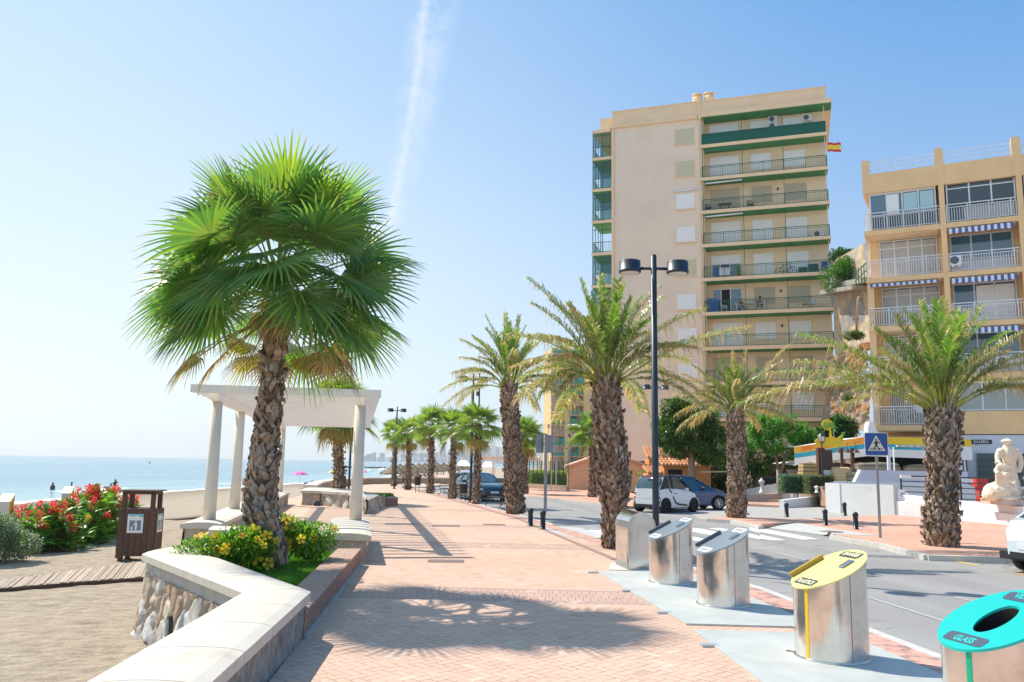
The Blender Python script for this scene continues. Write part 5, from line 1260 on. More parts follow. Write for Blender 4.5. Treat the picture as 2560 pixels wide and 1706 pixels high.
mb = MB(); mb.bx(-8.9, -7.8, .4, .9, z2+.66, z2+.74); [mb.bar((x, y, z2), (x, y, z2+.7), .05) for x in (-8.7, -8.0) for y in (.45, .85)]; in_tower(mb, 'side_table', M('brown_wood', (.20, .11, .06), .7), 'small brown table on the third balcony from the top', 'table')
mb = MB(); mb.bx(-2.3, -1.85, .3, .8, z5+.45, z5+.5); [mb.bar((x, y, z5), (x, y, z5+.45), .03) for x in (-2.28, -1.87) for y in (.32, .78)]; in_tower(mb, 'stool', M('orange_seat', (.6, .25, .05), .6), 'low stool with an orange seat beside the blue towel chair', 'stool')
mb = MB(); mb.bx(-9.9, -9.0, .35, .8, z5+.1, z5+1.25); mb.bx(-9.8, -9.3, .30, .34, z5+.5, z5+1.3); in_tower(mb, 'blue_cover', M('blue_cloth', (.06, .13, .36), .9, n=(6, .3)), 'blue covered stack at the left end of the diners balcony', 'covered furniture')
# bicycle on the balcony
mb = MB(); zb = z4+.06
for cx in (-4.0, -2.95):
    mb.tube([(cx+.32*math.cos(k*.3927), .5, zb+.33+.32*math.sin(k*.3927)) for k in range(17)], .022, 5)
    for k in range(6): mb.bar((cx, .5, zb+.33), (cx+.31*math.cos(k*1.047), .5, zb+.33+.31*math.sin(k*1.047)), .008)
for a, b in (((-4.0, .33), (-3.7, .85)), ((-3.7, .85), (-3.15, .82)), ((-3.7, .8), (-3.45, .3)), ((-3.45, .3), (-4.0, .33)), ((-3.45, .3), (-3.1, .78)), ((-3.15, .95), (-2.95, .33)), ((-3.22, 1.0), (-3.0, 1.08)), ((-3.82, .92), (-3.6, .92))):
    mb.bar((a[0], .5, zb+a[1]), (b[0], .5, zb+b[1]), .035)
in_tower(mb, 'bicycle', M('black_iron'), 'dark bicycle leaning on a balcony in the middle of the tower', 'bicycle')
mb = MB(); mb.bx(-1.75, -.95, .25, .8, z4+.05, z4+.8); mb.bx(-2.5, -1.8, .3, .9, z4+.05, z4+.6); in_tower(mb, 'storage_box', gp, 'dark green storage boxes right of the bicycle on the balcony', 'storage box')
for i, (x0, x1, c, lb) in enumerate(((-9.3, -8.9, 'blue_cloth', 'blue towel drying on the left end of the bicycle balcony'), (-8.85, -8.0, 'laundry_white', 'white cloths drying over the rail of the bicycle balcony'), (-.75, -.2, 'blue_cloth', 'blue folded lounger at the right end of the bicycle balcony'))):
    mb = MB()
    for k in range(6): a, b = x0+(x1-x0)*k/6, x0+(x1-x0)*(k+1)/6; mb.quad((a, .02+.02*(k % 2), z4+.2), (b, .02+.02*((k+1) % 2), z4+.2), (b, .02, z4+.92), (a, .02, z4+.92))
    in_tower(mb, 'towel', M(c), lb, 'towel')
mb = MB(); rnd = random.Random(2)
for k in range(90): d = Vector((rnd.gauss(0, .3), rnd.gauss(0, .3), 1)).normalized(); leaf(mb, Vector((-7.35+rnd.gauss(0, .1), .5, z4+.3+rnd.random()*.7)), d, .25, .09, (.30, .42, .04))
mb.cyl(-7.35, .5, z4, z4+.35, .12, 8, c=(.4, .2, .1)); in_tower(mb, 'pot_plant', plm, 'bright green pot plant on the balcony left of the bicycle', 'pot plant')
# ---- far tower along the seafront
def far_tower():
    Y = 232; b = V(1362, 1188, Y); t = thing('seafront_tower', 'distant yellow apartment tower with pink and green stacked balconies behind the date palm', 'apartment building', (b.x, Y, 0), R_(8))
    s = Y/2080; px = lambda x: (x-1362)*s
    mb = MB(); mb.bx(px(1380), px(1500), 2, 14, 0, 34.5); mb.bx(px(1410), px(1423), -.8, 2, 0, 35.2); mb.bx(px(1457), px(1500), -1.2, 2, 0, 36); mb.build('wall', M('yellow_render', (.70, .49, .24), .9), t)
    mb = MB(); mb.bx(px(1379), px(1410), 1.9, 2.0, 0, 34); mb.bx(px(1423), px(1457), 1.9, 2.0, 0, 34.2); mb.build('back_wall', M('white_glazed_wall', (.52, .53, .52), .6), t)
    pk = M('pink_balcony', (.55, .34, .25), .9); gr = M('teal_awning', (.02, .36, .27), .8); yo = M('orange_slab', (.72, .42, .10), .8)
    for k in range(12):
        z = 1.2+2.85*k
        mb = MB()
        for a, b_, d in ((1377, 1395, -1.2), (1421, 1440, -1.6)):
            mb.bx(px(a), px(b_), d, 2, z-.35, z)
        mb.build('balcony_slab', pk, t)
        mb = MB()
        for a, b_, d in ((1395, 1410, -.6), (1440, 1457, -.9)): mb.bx(px(a), px(b_), d, 2, z-.3, z)
        mb.build('balcony_slab', yo, t)
        mb = MB()
        for a, b_, d in ((1377, 1395, -1.2), (1421, 1440, -1.6), (1395, 1410, -.6), (1440, 1457, -.9)):
            mb.bar((px(a), d, z+1), (px(b_), d, z+1), .09); n = 7
            for q in range(n+1): x = lerp(px(a), px(b_), q/n); mb.bar((x, d, z), (x, d, z+1), .05)
            mb.quad((px(a), d+.04, z+.1), (px(b_), d+.04, z+.1), (px(b_), d+.04, z+.8), (px(a), d+.04, z+.8))
        mb.build('railing', M('teal_rail', (.06, .30, .24), .6) if k % 3 else pk, t)
        if k in (1, 2, 4, 6, 9): mb = MB(); a = (1440, 1396, 1426, 1396, 1441)[(1, 2, 4, 6, 9).index(k)]; mb.quad((px(a), -1.9, z+1.1), (px(a+13), -1.9, z+1.1), (px(a+13), .5, z+2.4), (px(a), .5, z+2.4)); mb.build('awning', gr, t)
        if k == 8: mb = MB(); mb.bx(px(1441), px(1456), -1, -.9, z-.1, z+2.2); mb.build('green_screen', M('teal_awning'), t)
    return t
far_tower()
# ---- retaining wall, rock and greenery between the two buildings
rockm = M('tan_rock', (1, 1, 1), .95, tint=True, n=(1.6, .25), bump=(6, .8, .08))
def cliff():
    # rough masonry and rock slope from the tower to the ochre block
    a, b = V(2088, 1200, 61), V(2182, 1200, 55); L = Vector((b.x-a.x, b.y-a.y)).length; mb = MB(); nx, nz = 36, 90; d = Vector((b.x-a.x, b.y-a.y))/L; n = Vector((d.y, -d.x)); vs = []; cs = []
    for j in range(nz+1):
        for i in range(nx+1):
            s = L*1.25*i/nx-.8; h = 17.6*j/nz; wall_ = h > 10.2+.5*noise.noise(Vector((s, 0, 1)))
            q = Vector((s*.8, h*.8, 2.)); r = noise.noise(q)*.35+noise.noise(q*3)*.2+noise.noise(q*7)*.12
            o = (1.0 if h < 4.5 else .6-.04*h)+r*1.0 if not wall_ else -.7+.05*r
            if 7.8 < h < 8.6: o += .5
            vs.append(Vector((a.x+d.x*s+n.x*o, a.y+d.y*s+n.y*o, h-.2)))
            f = noise.noise(Vector((s*.5, h*.35, 9.)))
            if wall_: c = (.50, .42, .32) if f < .1 else ((.30, .28, .26) if f > .28 else (.52, .38, .22))
            else: c = (.34, .28, .21) if f < 0 else ((.42, .23, .11) if h > 5.5 and f < .22 else (.26, .23, .19))
            cs.append(jit(c, .08))
    m = nx+1; mb.add(vs, [], (1, 1, 1))
    for j in range(nz):
        for i in range(nx): mb.f.append([j*m+i, j*m+i+1, (j+1)*m+i+1, (j+1)*m+i]); mb.c.append(cs[j*m+i]); mb.m.append(0); mb.s.append(False)
    cf = tag(mb.build('cliff', rockm), 'tan rock face and old retaining wall rising between the tower and the ochre block', 'cliff')
    c0 = V(2088, 716, 60.5); c1 = V(2175, 700, 54.5); mb = MB(); mb.bar(c0, c1, .8, .35); mb.bar(c0+Vector((0, 1, -.3)), c1+Vector((0, 1, -.3)), 1.6, .3)
    mb.build('wall_cap', M('grey_cap', (.30, .28, .24), .95, n=(3, .3)), cf, world=True)
    # green rail
    mb = MB(); p, q = V(2140, 705, 55), V(2168, 690, 53.5)
    for k in (0, .5): mb.bar(p+Vector((0, 0, k+.1)), q+Vector((0, 0, k+.4)), .05)
    for k in range(5): r = p.lerp(q, k/4); mb.bar(r-Vector((0, 0, .4)), r+Vector((0, 0, .9)), .05)
    tag(mb.build('hillside_railing', greenr), 'green railing on top of the retaining wall beside the ochre block', 'railing')
    mb = MB(); mb.tube([V(2141, 850, 53), V(2144, 756, 53), V(2147, 742, 53)], [.09, .09, .09], 8); tag(mb.build('drain_pipe', M('rusty_pipe', (.28, .22, .18), .8, n=(5, .4))), 'rusty vertical pipe on the old retaining wall', 'pipe')
cliff()
PIN = [(.06, .14, .03), (.09, .19, .035), (.04, .10, .025)]
bush('hill_bush', 'dense green bush on top of the retaining wall right of the tower', 'bush', V(2104, 680, 59), (1.35, 1.2, 1.4), 5200, .17, [(.07, .20, .03), (.10, .26, .035), (.05, .14, .03)], 41)
bush('hill_bush', 'dark spiky yucca like bush behind the green bush above the wall', 'bush', V(2118, 652, 62), (1.35, 1.2, 1.05), 3200, .26, PIN, 42)
bush('rock_bush', 'small green bush growing on the ledge of the rock face', 'bush', V(2140, 838, 52.5), (.75, .5, .35), 1500, .13, PIN, 43)
bush('rock_bush', 'low tuft of green on the rock face above the beach bar', 'bush', V(2125, 1000, 50), (.35, .4, .3), 500, .13, PIN, 44)
# ---- little service huts with tiled roofs
hutm = M('orange_render', (.82, .48, .29), .9, n=(1.2, .06), bump=(12, .15, .01)); hut2 = M('deep_orange_render', (.62, .29, .10), .9, n=(1.2, .06))
tilem = M('roof_tile', (1, 1, 1), .85, tint=True, n=(5, .15))
def tile_roof(mb, x0, x1, y0, y1, z, slope, over=.18):
    n = int((x1-x0+2*over)/.24); rnd = random.Random(1); z1 = z+(y1-y0+2*over)*slope
    for k in range(n):
        a = x0-over+(k+.5)*(x1-x0+2*over)/n; c = jit(rnd.choice([(.62, .27, .13), (.70, .36, .20), (.52, .21, .10)]), .12, rnd)
        rows = 6
        for r in range(rows):
            t0, t1 = r/rows, (r+1)/rows; Y = lambda t: y0-over+(y1-y0+2*over)*t; ZZ = lambda t: z+(z1-z)*t
            mb.tube([(a, Y(t0), ZZ(t0)+.03), (a, Y(t1)+.03, ZZ(t1)+.01)], [.085, .075], 8, jit(c, .08, rnd))
    mb.bx(x0-over, x1+over, y0-over, y1+over, z-.08, z-.02, (.45, .25, .15)) if slope == 0 else mb.add([(x0-over, y0-over, z-.05), (x1+over, y0-over, z-.05), (x1+over, y1+over, z1-.05), (x0-over, y1+over, z1-.05), (x0-over, y0-over, z), (x1+over, y0-over, z), (x1+over, y1+over, z1), (x0-over, y1+over, z1)], [(3, 2, 1, 0), (4, 5, 6, 7), (0, 1, 5, 4), (1, 2, 6, 5), (2, 3, 7, 6), (3, 0, 4, 7)], (.5, .26, .14))
def hut1():
    a = G(1421, 1224); t = thing('service_hut', 'salmon coloured service hut with a pink tiled roof behind the date palms', 'hut', (a.x, a.y, 0), R_(-2))
    W, D, H, HR = 6.0, 3.2, 1.75, 2.75
    mb = MB(); vs = [(0, 0, 0), (W, 0, 0), (W, 0, H), (W*.5, 0, HR), (0, 0, H)]
    mb.add(vs+[(x, D, z) for x, y, z in vs], [(0, 1, 2, 3, 4), (9, 8, 7, 6, 5), (0, 5, 6, 1), (1, 6, 7, 2), (4, 9, 5, 0)]); mb.build('wall', hutm, t)
    mb = MB(); rnd = random.Random(6)
    for sg in (0, 1):
        for k in range(14):
            y = -.15+k*.26; e0, e1 = ((-.25, H-.12), (W*.5, HR+.04)) if sg == 0 else ((W+.25, H-.12), (W*.5, HR+.04))
            mb.tube([(e0[0], y, e0[1]), (e1[0], y, e1[1])], .11, 8, jit((.72, .42, .30), .12, rnd))
        e = [(-.25, H-.2), (W*.5, HR-.04)] if sg == 0 else [(W*.5, HR-.04), (W+.25, H-.2)]
        mb.add([(e[0][0], -.2, e[0][1]), (e[1][0], -.2, e[1][1]), (e[1][0], D+.2, e[1][1]), (e[0][0], D+.2, e[0][1])], [(0, 1, 2, 3)], (.6, .34, .22))
    mb.build('roof', tilem, t)
    mb = MB(); mb.bx(W+.02, W+3.2, .6, 3, .0, 1.85); mb.build('bin_store', M('dark_louvre', (.035, .032, .03), .8), t)
    mb = MB(); mb.bx(W-.02, W+3.3, .5, 3.1, 1.86, 2.35); mb.build('lintel', hut2, t)
    mb = MB(); tile_roof(mb, W, W+3.2, .5, 3., 2.42, .28); mb.build('roof', tilem, t)
    mb = MB(); mb.tube([(W*.62, -.06, 0), (W*.62, -.06, 2.0)], .035, 6); mb.build('conduit', steel, t)
hut1()
def hut2_():
    Y = 54; a = V(1661, 1230, Y); t = thing('service_hut', 'deep orange hut with a terracotta tiled roof behind the two parked cars', 'hut', (a.x, Y, 0), R_(2))
    W = (1777-1661)*Y/2080
    zt = V(1661, 1165, Y).z; mb = MB(); mb.bx(0, W, 0, 3, 0, zt); mb.bx(-.9, 0, .4, 2.4, 0, zt-.5); mb.build('wall', hut2, t)
    mb = MB(); tile_roof(mb, 0, W, 0, 3, zt+.05, .25); tile_roof(mb, -.9, -.05, .4, 2.2, zt-.45, .2, .1); mb.build('roof', tilem, t)
    mb = MB(); mb.bx(.25, 1.15, -.03, -.002, .9, zt-.22); mb.build('vent_panel', darkm, t)
    mb = MB(); mb.bar((W*.75, -.3, zt-.35), (W+.9, -.6, zt-.3), .09); mb.build('awning_bar', ocl, t)
hut2_()
# ================================================================ BEACH BAR, WHITE WALLS, STATUE, TREES
def bar_():
    # fascia runs along a bent line in front of the ochre block
    Y0 = 41.5
    pts = [V(1985, 1118, 47), V(2165, 1092, 44), V(2400, 1098, 41.5), V(2428, 1099, 41.3)]
    t = thing('beach_bar', 'open beach bar with a painted fascia of orange, yellow and blue stripes', 'bar', (pts[1].x, pts[1].y, 0))
    zt = pts[1].z
    fm = [M('fascia_orange', (.80, .22, .03), .7, n2=(1.2, (.82, .45, .04), .4, .6)), M('fascia_yellow', (.84, .55, .03), .7), M('fascia_blue', (.04, .36, .52), .7, n=(1, .2)), white]
    mb = MB(); f = [Vector((p.x, p.y, 0)) for p in pts]
    for i in range(3):
        a, b = f[i], f[i+1]; za, zb = pts[i].z, pts[i+1].z
        for z0, z1, m in ((0, -.32, 0 if i == 0 else 1), (-.32, -.36, 1), (-.36, -.62, 2), (-.62, -1.02, 3)):
            if i == 2 and m == 2: continue
            d = Vector((0, -.002*m, 0)); mb.quad(a+d+Vector((0, 0, za+z1)), b+d+Vector((0, 0, zb+z1)), b+d+Vector((0, 0, zb+z0)), a+d+Vector((0, 0, za+z0)), mi=m)
        if i == 2:
            mb.quad(a+Vector((0, 0, za-.62)), b+Vector((0, 0, zb-.62)), b+Vector((0, 0, zb-.32)), a+Vector((0, 0, za-.32)), mi=3)
    mb.quad(*[p+Vector((0, 0, z)) for p, z in ((f[0], pts[0].z-1.02), (f[1], pts[1].z-1.02), (f[1]+Vector((.3, 5, 0)), pts[1].z-.9), (f[0]+Vector((.3, 5, 0)), pts[0].z-.9))], mi=3)
    mb.quad(*[p+Vector((0, 0, z)) for p, z in ((f[0], pts[0].z), (f[1], pts[1].z), (f[1]+Vector((.3, 5, 0)), pts[1].z), (f[0]+Vector((.3, 5, 0)), pts[0].z))], mi=3)
    mb.quad(*[p+Vector((0, 0, z)) for p, z in ((f[1], pts[1].z-1.02), (f[3], pts[3].z-1.02), (f[3]+Vector((.3, 5, 0)), pts[3].z-.9), (f[1]+Vector((.3, 5, 0)), pts[1].z-.9))], mi=3)
    mb.build('fascia', fm, t, world=True)
    mb = MB()      # bar room with the dark opening
    L = lambda x, y0, y1, Y: (V(x, y0, Y), V(x, y1, Y))
    op = 42.2
    a, b = V(2175, 1108, op), V(2240, 1230, op)
    def wallpiece(x0, x1, y0, y1, Y, d=.12):
        p, q = V(x0, y0, Y), V(x1, y1, Y); mb.bx(p.x, q.x, Y, Y+d, min(p.z, q.z), max(p.z, q.z))
    wallpiece(2172, 2215, 1112, 1180, 42.4); mb.v = []; mb.f = []; mb.c = []; mb.m = []; mb.s = []
    for x0, x1 in ((2218, 2232), (2234, 2242), (2394, 2412), (2412, 2417)): wallpiece(x0, x1, 1118, 1260, 42.0)
    wallpiece(2242, 2394, 1113, 1120, 42.0); mb.build('door_frame', wal, t, world=True)
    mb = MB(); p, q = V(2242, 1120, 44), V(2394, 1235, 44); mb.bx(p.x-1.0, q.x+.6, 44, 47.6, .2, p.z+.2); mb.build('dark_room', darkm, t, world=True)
    mb = MB(); p = V(2244, 1114, 41.9); q = V(2392, 1119, 41.9); n = 16
    for k in range(n): x0, x1 = lerp(p.x, q.x, k/n), lerp(p.x, q.x, (k+1)/n); mb.bx(x0, x1, 41.85, 41.87, q.z-.02, p.z, mi=k % 2)
    mb.build('valance', [M('canvas_orange', (.72, .42, .08), .8), M('canvas_white', (.74, .70, .62), .8)], t, world=True)
    for x, Y, w_ in ((2054, 43.5, .35), (2105, 44.5, .13), (2132, 44, .16), (2175, 46, .13), (2020, 47, .13)):
        p = V(x, 1130, Y); mb = MB(); mb.bx(p.x-w_/2, p.x+w_/2, Y, Y+w_, 0, p.z+.2); mb.build('post', M('dark_brown_post', (.10, .05, .03), .7), t, world=True)
    p = V(2066, 1150, 43.4); mb = MB(); mb.bx(p.x-.28, p.x+.30, 43.35, 43.48, .6, p.z+.5); mb.bx(p.x-.2, p.x+.22, 43.34, 43.349, 1.5, 1.75, mi=1); mb.build('menu_board', [M('dark_board', (.06, .035, .03), .6), M('paper_white', (.7, .7, .7), .6)], t, world=True)
    for x, Y in ((2098, 43.8), (2118, 43.8), (2140, 43.8)):
        p = V(x, 1132, Y); mb = MB(); mb.lathe([(.21, 0), (.05, .17), (.02, .19)], p.x, p.y, p.z, 12); mb.bar((p.x, p.y, p.z+.17), (p.x, p.y, p.z+.5), .02); mb.build('lamp_shade', M('dark_shade', (.07, .03, .02), .6), t, world=True)
    p, q = V(1880, 1180, 50), V(2010, 1150, 50); mb = MB(); mb.bx(q.x-1.6, q.x+.5, 50, 50.2, .2, 1.75); mb.build('back_wall', M('lilac_wall', (.55, .50, .58), .8), t, world=True)
    # palm cut-out sign
    mb = MB(); c = V(2067, 1094, 43.0); q = V(2067, 1072, 43.0); yl, gn = 0, 1
    mb.prism2 = None
    def plate(pp, y, mi, d=.05):
        n = len(pp); vs = [(a, y, b) for a, b in pp]+[(a, y+d, b) for a, b in pp]
        mb.add(vs, [tuple(range(n)), tuple(range(2*n-1, n-1, -1))]+[(i, n+i, n+(i+1) % n, (i+1) % n) for i in range(n)], mi=mi)
    x0, z0 = c.x, V(2067, 1117, 43).z; rnd = random.Random(5)
    plate([(x0-.62+.06*rnd.random(), z0-.02), (x0+.78, z0), (x0+.80, z0+.46), (x0+.72, z0+.50+.1), (x0+.5, z0+.42), (x0+.3, z0+.52), (x0-.1, z0+.46), (x0-.3, z0+.56), (x0-.5, z0+.42), (x0-.66, z0+.3)], 42.9, 0)
    plate([(x0+.12, z0+.45), (x0+.24, z0+.45), (x0+.20, z0+.8), (x0+.15, z0+1.0), (x0+.05, z0+1.0), (x0+.10, z0+.75)], 42.88, 0)
    plate([(x0+.05+.34*math.cos(k*.785)*(.8 if k % 2 else 1), z0+1.12+.3*math.sin(k*.785)) for k in range(8)], 42.95, 0)
    for a, l in ((.1, .5), (.7, .42), (1.5, .35), (2.4, .45), (3.0, .5), (-.35, .45), (3.6, .4)):
        dx, dz = math.cos(a)*l, math.sin(a)*l; bx_, bz = x0+.1, z0+1.0; plate([(bx_, bz), (bx_+dx*.5-dz*.12, bz+dz*.5+.10), (bx_+dx, bz+dz-.16), (bx_+dx*.5+dz*.08, bz+dz*.5)], 42.86, 1, .03)
    plate([(x0+.70, z0+.3), (x0+.84, z0+.6), (x0+.92, z0+.78), (x0+.72, z0+.72)], 42.86, 1, .03)
    mb.build('palm_sign', [M('fascia_yellow'), M('sign_green', (.16, .42, .05), .6)], t, world=True)
    mb = MB(); vs = V(2180, 1090, 43); 
    plate([(vs.x-.25, vs.z-.2), (vs.x+.3, vs.z-.2), (vs.x+.15, vs.z+.3), (vs.x-.02, vs.z+.72), (vs.x-.18, vs.z+.7), (vs.x-.28, vs.z+.4)], 42.8, 0, .5); mb.build('white_fin', white, t, world=True)
    # parapets in front
    mb = MB()
    lil = M('lilac_white', (.66, .62, .70), .8)
    p0, p1, q1 = V(2155, 1260, 40.5), V(2430, 1260, 38.5), V(2155, 1175, 40.5)
    mb.prism([(p0.x, 40.5), (p1.x, 38.7), (p1.x, 38.95), (p0.x, 40.75)], .0, V(2300, 1178, 39.5).z); mb.build('parapet', lil, t, world=True)
    mb = MB(); a, b = V(2135, 1208, 40.6), V(2157, 1175, 40.6); mb.add([(a.x, 40.55, .3), (b.x, 40.55, .3), (b.x, 40.55, b.z), (b.x-.12, 40.55, b.z), (a.x, 40.55, a.z), (a.x, 40.9, .3), (b.x, 40.9, .3), (b.x, 40.9, b.z), (b.x-.12, 40.9, b.z), (a.x, 40.9, a.z)], [(0, 1, 2, 3, 4), (3, 8, 9, 4), (0, 4, 9, 5), (2, 7, 8, 3)]); mb.build('ramp_cheek', white, t, world=True)
    # terrace floor
    mb = MB(); mb.prism([(V(1990, 1180, 52).x, 52), (V(2000, 1220, 45.4).x, 45.4), (V(2075, 1220, 44).x, 43.9), (V(2078, 1220, 42).x, 42.1), (V(2150, 1220, 41).x, 41.4), (22, 41), (24, 50)], -.2, 1.15); mb.build('terrace', M('terrace_floor', (.55, .48, .42), .9, n=(2, .1)), t, world=True)
    mb = MB()
    for k in range(6): x0_, x1_ = V(2080, 1200, 40.5).x, V(2138, 1200, 40.5).x; mb.bx(x0_, x1_, 40.3+.3*k, 42.1, .0+.16*k, .16*(k+1)-.002)
    mb.build('steps', M('step_brick', (.40, .24, .16), .9), t, world=True)
bar_()
def cover(name_lb, px, py, Y, w_, d_, h, mat, seed, z=.55):
    rnd = random.Random(seed); c = V(px, py, Y); mb = MB(); n = 28; vs = []
    prof = [(1.06, 0), (1.0, .35), (.97, .7), (.93, .95), (.8, 1.0), (.0, 1.02)]
    for r, hh in prof:
        for k in range(n):
            a = 6.283*k/n; s = 1+.07*math.sin(k*2.3+seed)*(1-hh*.7)+rnd.uniform(-.015, .015)
            cx, sy = math.cos(a), math.sin(a); q = max(abs(cx), abs(sy))**.75
            vs.append((c.x+cx/q*w_/2*r*s, c.y+sy/q*d_/2*r*s, z+h*hh+.04*h*math.sin(a*2+seed)*hh))
    mb.add(vs, [(i*n+k, i*n+(k+1) % n, (i+1)*n+(k+1) % n, (i+1)*n+k) for i in range(len(prof)-1) for k in range(n)])
    tag(mb.build('covered_furniture', mat), name_lb, 'covered furniture', 'striped covers on the bar terrace')
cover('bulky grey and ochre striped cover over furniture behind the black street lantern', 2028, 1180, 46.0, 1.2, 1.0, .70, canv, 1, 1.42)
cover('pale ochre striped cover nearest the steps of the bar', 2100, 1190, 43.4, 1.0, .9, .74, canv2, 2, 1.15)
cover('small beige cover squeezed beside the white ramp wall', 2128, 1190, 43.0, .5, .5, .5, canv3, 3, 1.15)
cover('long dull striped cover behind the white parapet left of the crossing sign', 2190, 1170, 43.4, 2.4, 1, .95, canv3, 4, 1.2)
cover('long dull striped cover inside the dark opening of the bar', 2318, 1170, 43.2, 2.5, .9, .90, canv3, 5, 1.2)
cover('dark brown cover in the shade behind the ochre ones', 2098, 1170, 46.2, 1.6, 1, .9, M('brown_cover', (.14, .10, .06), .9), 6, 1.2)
def vwall(name, lb, path, zt, thick, mat=white, z0=-.2, grp=None):
    mb = MB(); n = len(path); a, b = off(path, -thick/2), off(path, thick/2); z = zt if isinstance(zt, (list, tuple)) else [zt]*n
    for i in range(n-1):
        q = [(a[i], z[i]), (a[i+1], z[i+1]), (b[i+1], z[i+1]), (b[i], z[i])]
        mb.add([(p[0], p[1], z0) for p, _ in q]+[(p[0], p[1], h) for p, h in q], [(3, 2, 1, 0), (4, 5, 6, 7), (0, 1, 5, 4), (1, 2, 6, 5), (2, 3, 7, 6), (3, 0, 4, 7)])
    return tag(mb.build(name, mat), lb, 'wall', grp)
w_dirty = M('white_wall_worn', (.78, .77, .76), .85, n2=(1.1, (.52, .44, .38), .62, .80), n=(2, .06), world=True)
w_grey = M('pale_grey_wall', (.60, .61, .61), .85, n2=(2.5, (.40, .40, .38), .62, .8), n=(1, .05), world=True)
gA, gB = G(2101, 1276), G(2241, 1287)
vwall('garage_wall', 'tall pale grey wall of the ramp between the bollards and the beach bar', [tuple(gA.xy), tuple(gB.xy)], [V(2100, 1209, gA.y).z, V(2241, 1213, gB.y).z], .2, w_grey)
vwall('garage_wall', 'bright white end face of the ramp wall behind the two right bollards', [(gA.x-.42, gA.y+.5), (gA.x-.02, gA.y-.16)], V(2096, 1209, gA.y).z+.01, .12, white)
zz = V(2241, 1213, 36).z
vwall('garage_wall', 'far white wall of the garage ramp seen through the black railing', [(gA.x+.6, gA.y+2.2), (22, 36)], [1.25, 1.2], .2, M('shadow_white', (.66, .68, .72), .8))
wA = [G(2240, 1287), G(2300, 1292), G(2396, 1299), G(2465, 1306), G(2535, 1315)]; wp = [tuple(p.xy) for p in wA]
t = thing('statue_terrace_wall', 'worn white stepped wall below the statue on the right pavement', 'wall', wA[2])
def tw():
    zs = [V(2240, 1236, wA[0].y).z, V(2300, 1238, wA[1].y).z-.05, V(2396, 1253, wA[2].y).z, V(2465, 1258, wA[3].y).z, V(2535, 1266, wA[4].y).z]
    a, b = off(wp+[(17.55, 26.5), (17.9, 22)], 0), off(wp+[(17.55, 26.5), (17.9, 22)], .5); zs += [zs[-1]-.05, zs[-1]-.1]; mb = MB()
    for i in range(len(a)-1):
        mb.add([(*a[i], -.2), (*a[i+1], -.2), (*a[i+1], zs[i+1]-.28), (*a[i], zs[i]-.28), (*b[i], -.2), (*b[i+1], -.2), (*b[i+1], zs[i+1]-.22), (*b[i], zs[i]-.22)], [(0, 1, 2, 3), (3, 2, 6, 7), (4, 7, 6, 5)])
        c, d = off([a[i], a[i+1]], .16); mb.add([(*c, zs[i]-.3), (*d, zs[i+1]-.3), (*d, zs[i+1]), (*c, zs[i]), (*b[i], zs[i]), (*b[i+1], zs[i+1])], [(0, 1, 2, 3), (3, 2, 5, 4)])
    mb.build('wall', w_dirty, t, world=True)
    mb = MB(); mb.prism([(wp[0][0], wp[0][1]+.5)]+[(p[0]+.1, p[1]+.45) for p in wp]+[(22, 27), (24, 34.5), (16.5, 36.6)], -.2, .30); mb.build('terrace', M('terrace_concrete', (.40, .36, .32), .9, n=(2, .1), world=True), t, world=True)
    p = V(2255, 1265, wA[0].y-.12); mb = MB(); mb.bx(-.19, .19, -.02, 0, -.33, .33); n = 20
    mb.add([(.10*math.cos(6.283*k/n), -.024, .08+.12*math.sin(6.283*k/n)) for k in range(n)], [tuple(range(n))], mi=1)
    mb.add([(.075*math.cos(6.283*k/n), -.028, .08+.09*math.sin(6.283*k/n)) for k in range(n)], [tuple(range(n))], mi=2)
    mb.add([(-.075, -.032, .13), (-.055, -.032, .155), (.075, -.032, .03), (.055, -.032, .005)], [(0, 1, 2, 3)], mi=1)
    for z, w_ in ((-.12, .13), (-.18, .09), (-.23, .12)): mb.bx(-.13, -.13+w_*2, -.026, -.021, z-.02, z, mi=2)
    o = mb.build('no_parking_sign', [M('sign_white'), M('sign_blue', (.02, .10, .42), .4), M('pale_blue_print', (.45, .55, .72), .5)]); o.location = (p.x+.05, p.y-.02, p.z); o.rotation_euler = (0, 0, R_(-35)); tag(o, 'white no parking plate with a blue roundel on the end of the statue wall', 'sign')
tw()
def black_rail():
    t = thing('metal_railing', 'black horizontal bar railing in front of the garage ramp', 'railing', V(2256, 1240, 35.2)*1.0)
    a, b = V(2254, 1236, 35.0), V(2490, 1262, 31.4); za, zb = V(2252, 1190, 35).z, V(2490, 1197, 31.4).z
    mb = MB(); h = za-.72
    for k in range(6):
        z0, z1 = za-k*.215, zb-k*.2; mb.bar((a.x, a.y, z0), (b.x, b.y, z1), .07 if k == 0 else .035, .05 if k == 0 else .035)
    for q in (0, .33, .66, 1): p = a.lerp(b, q); mb.bar((p.x, p.y, .2), (p.x, p.y, lerp(za, zb, q)), .05)
    mb.build('bars', M('black_iron'), t, world=True)
black_rail()
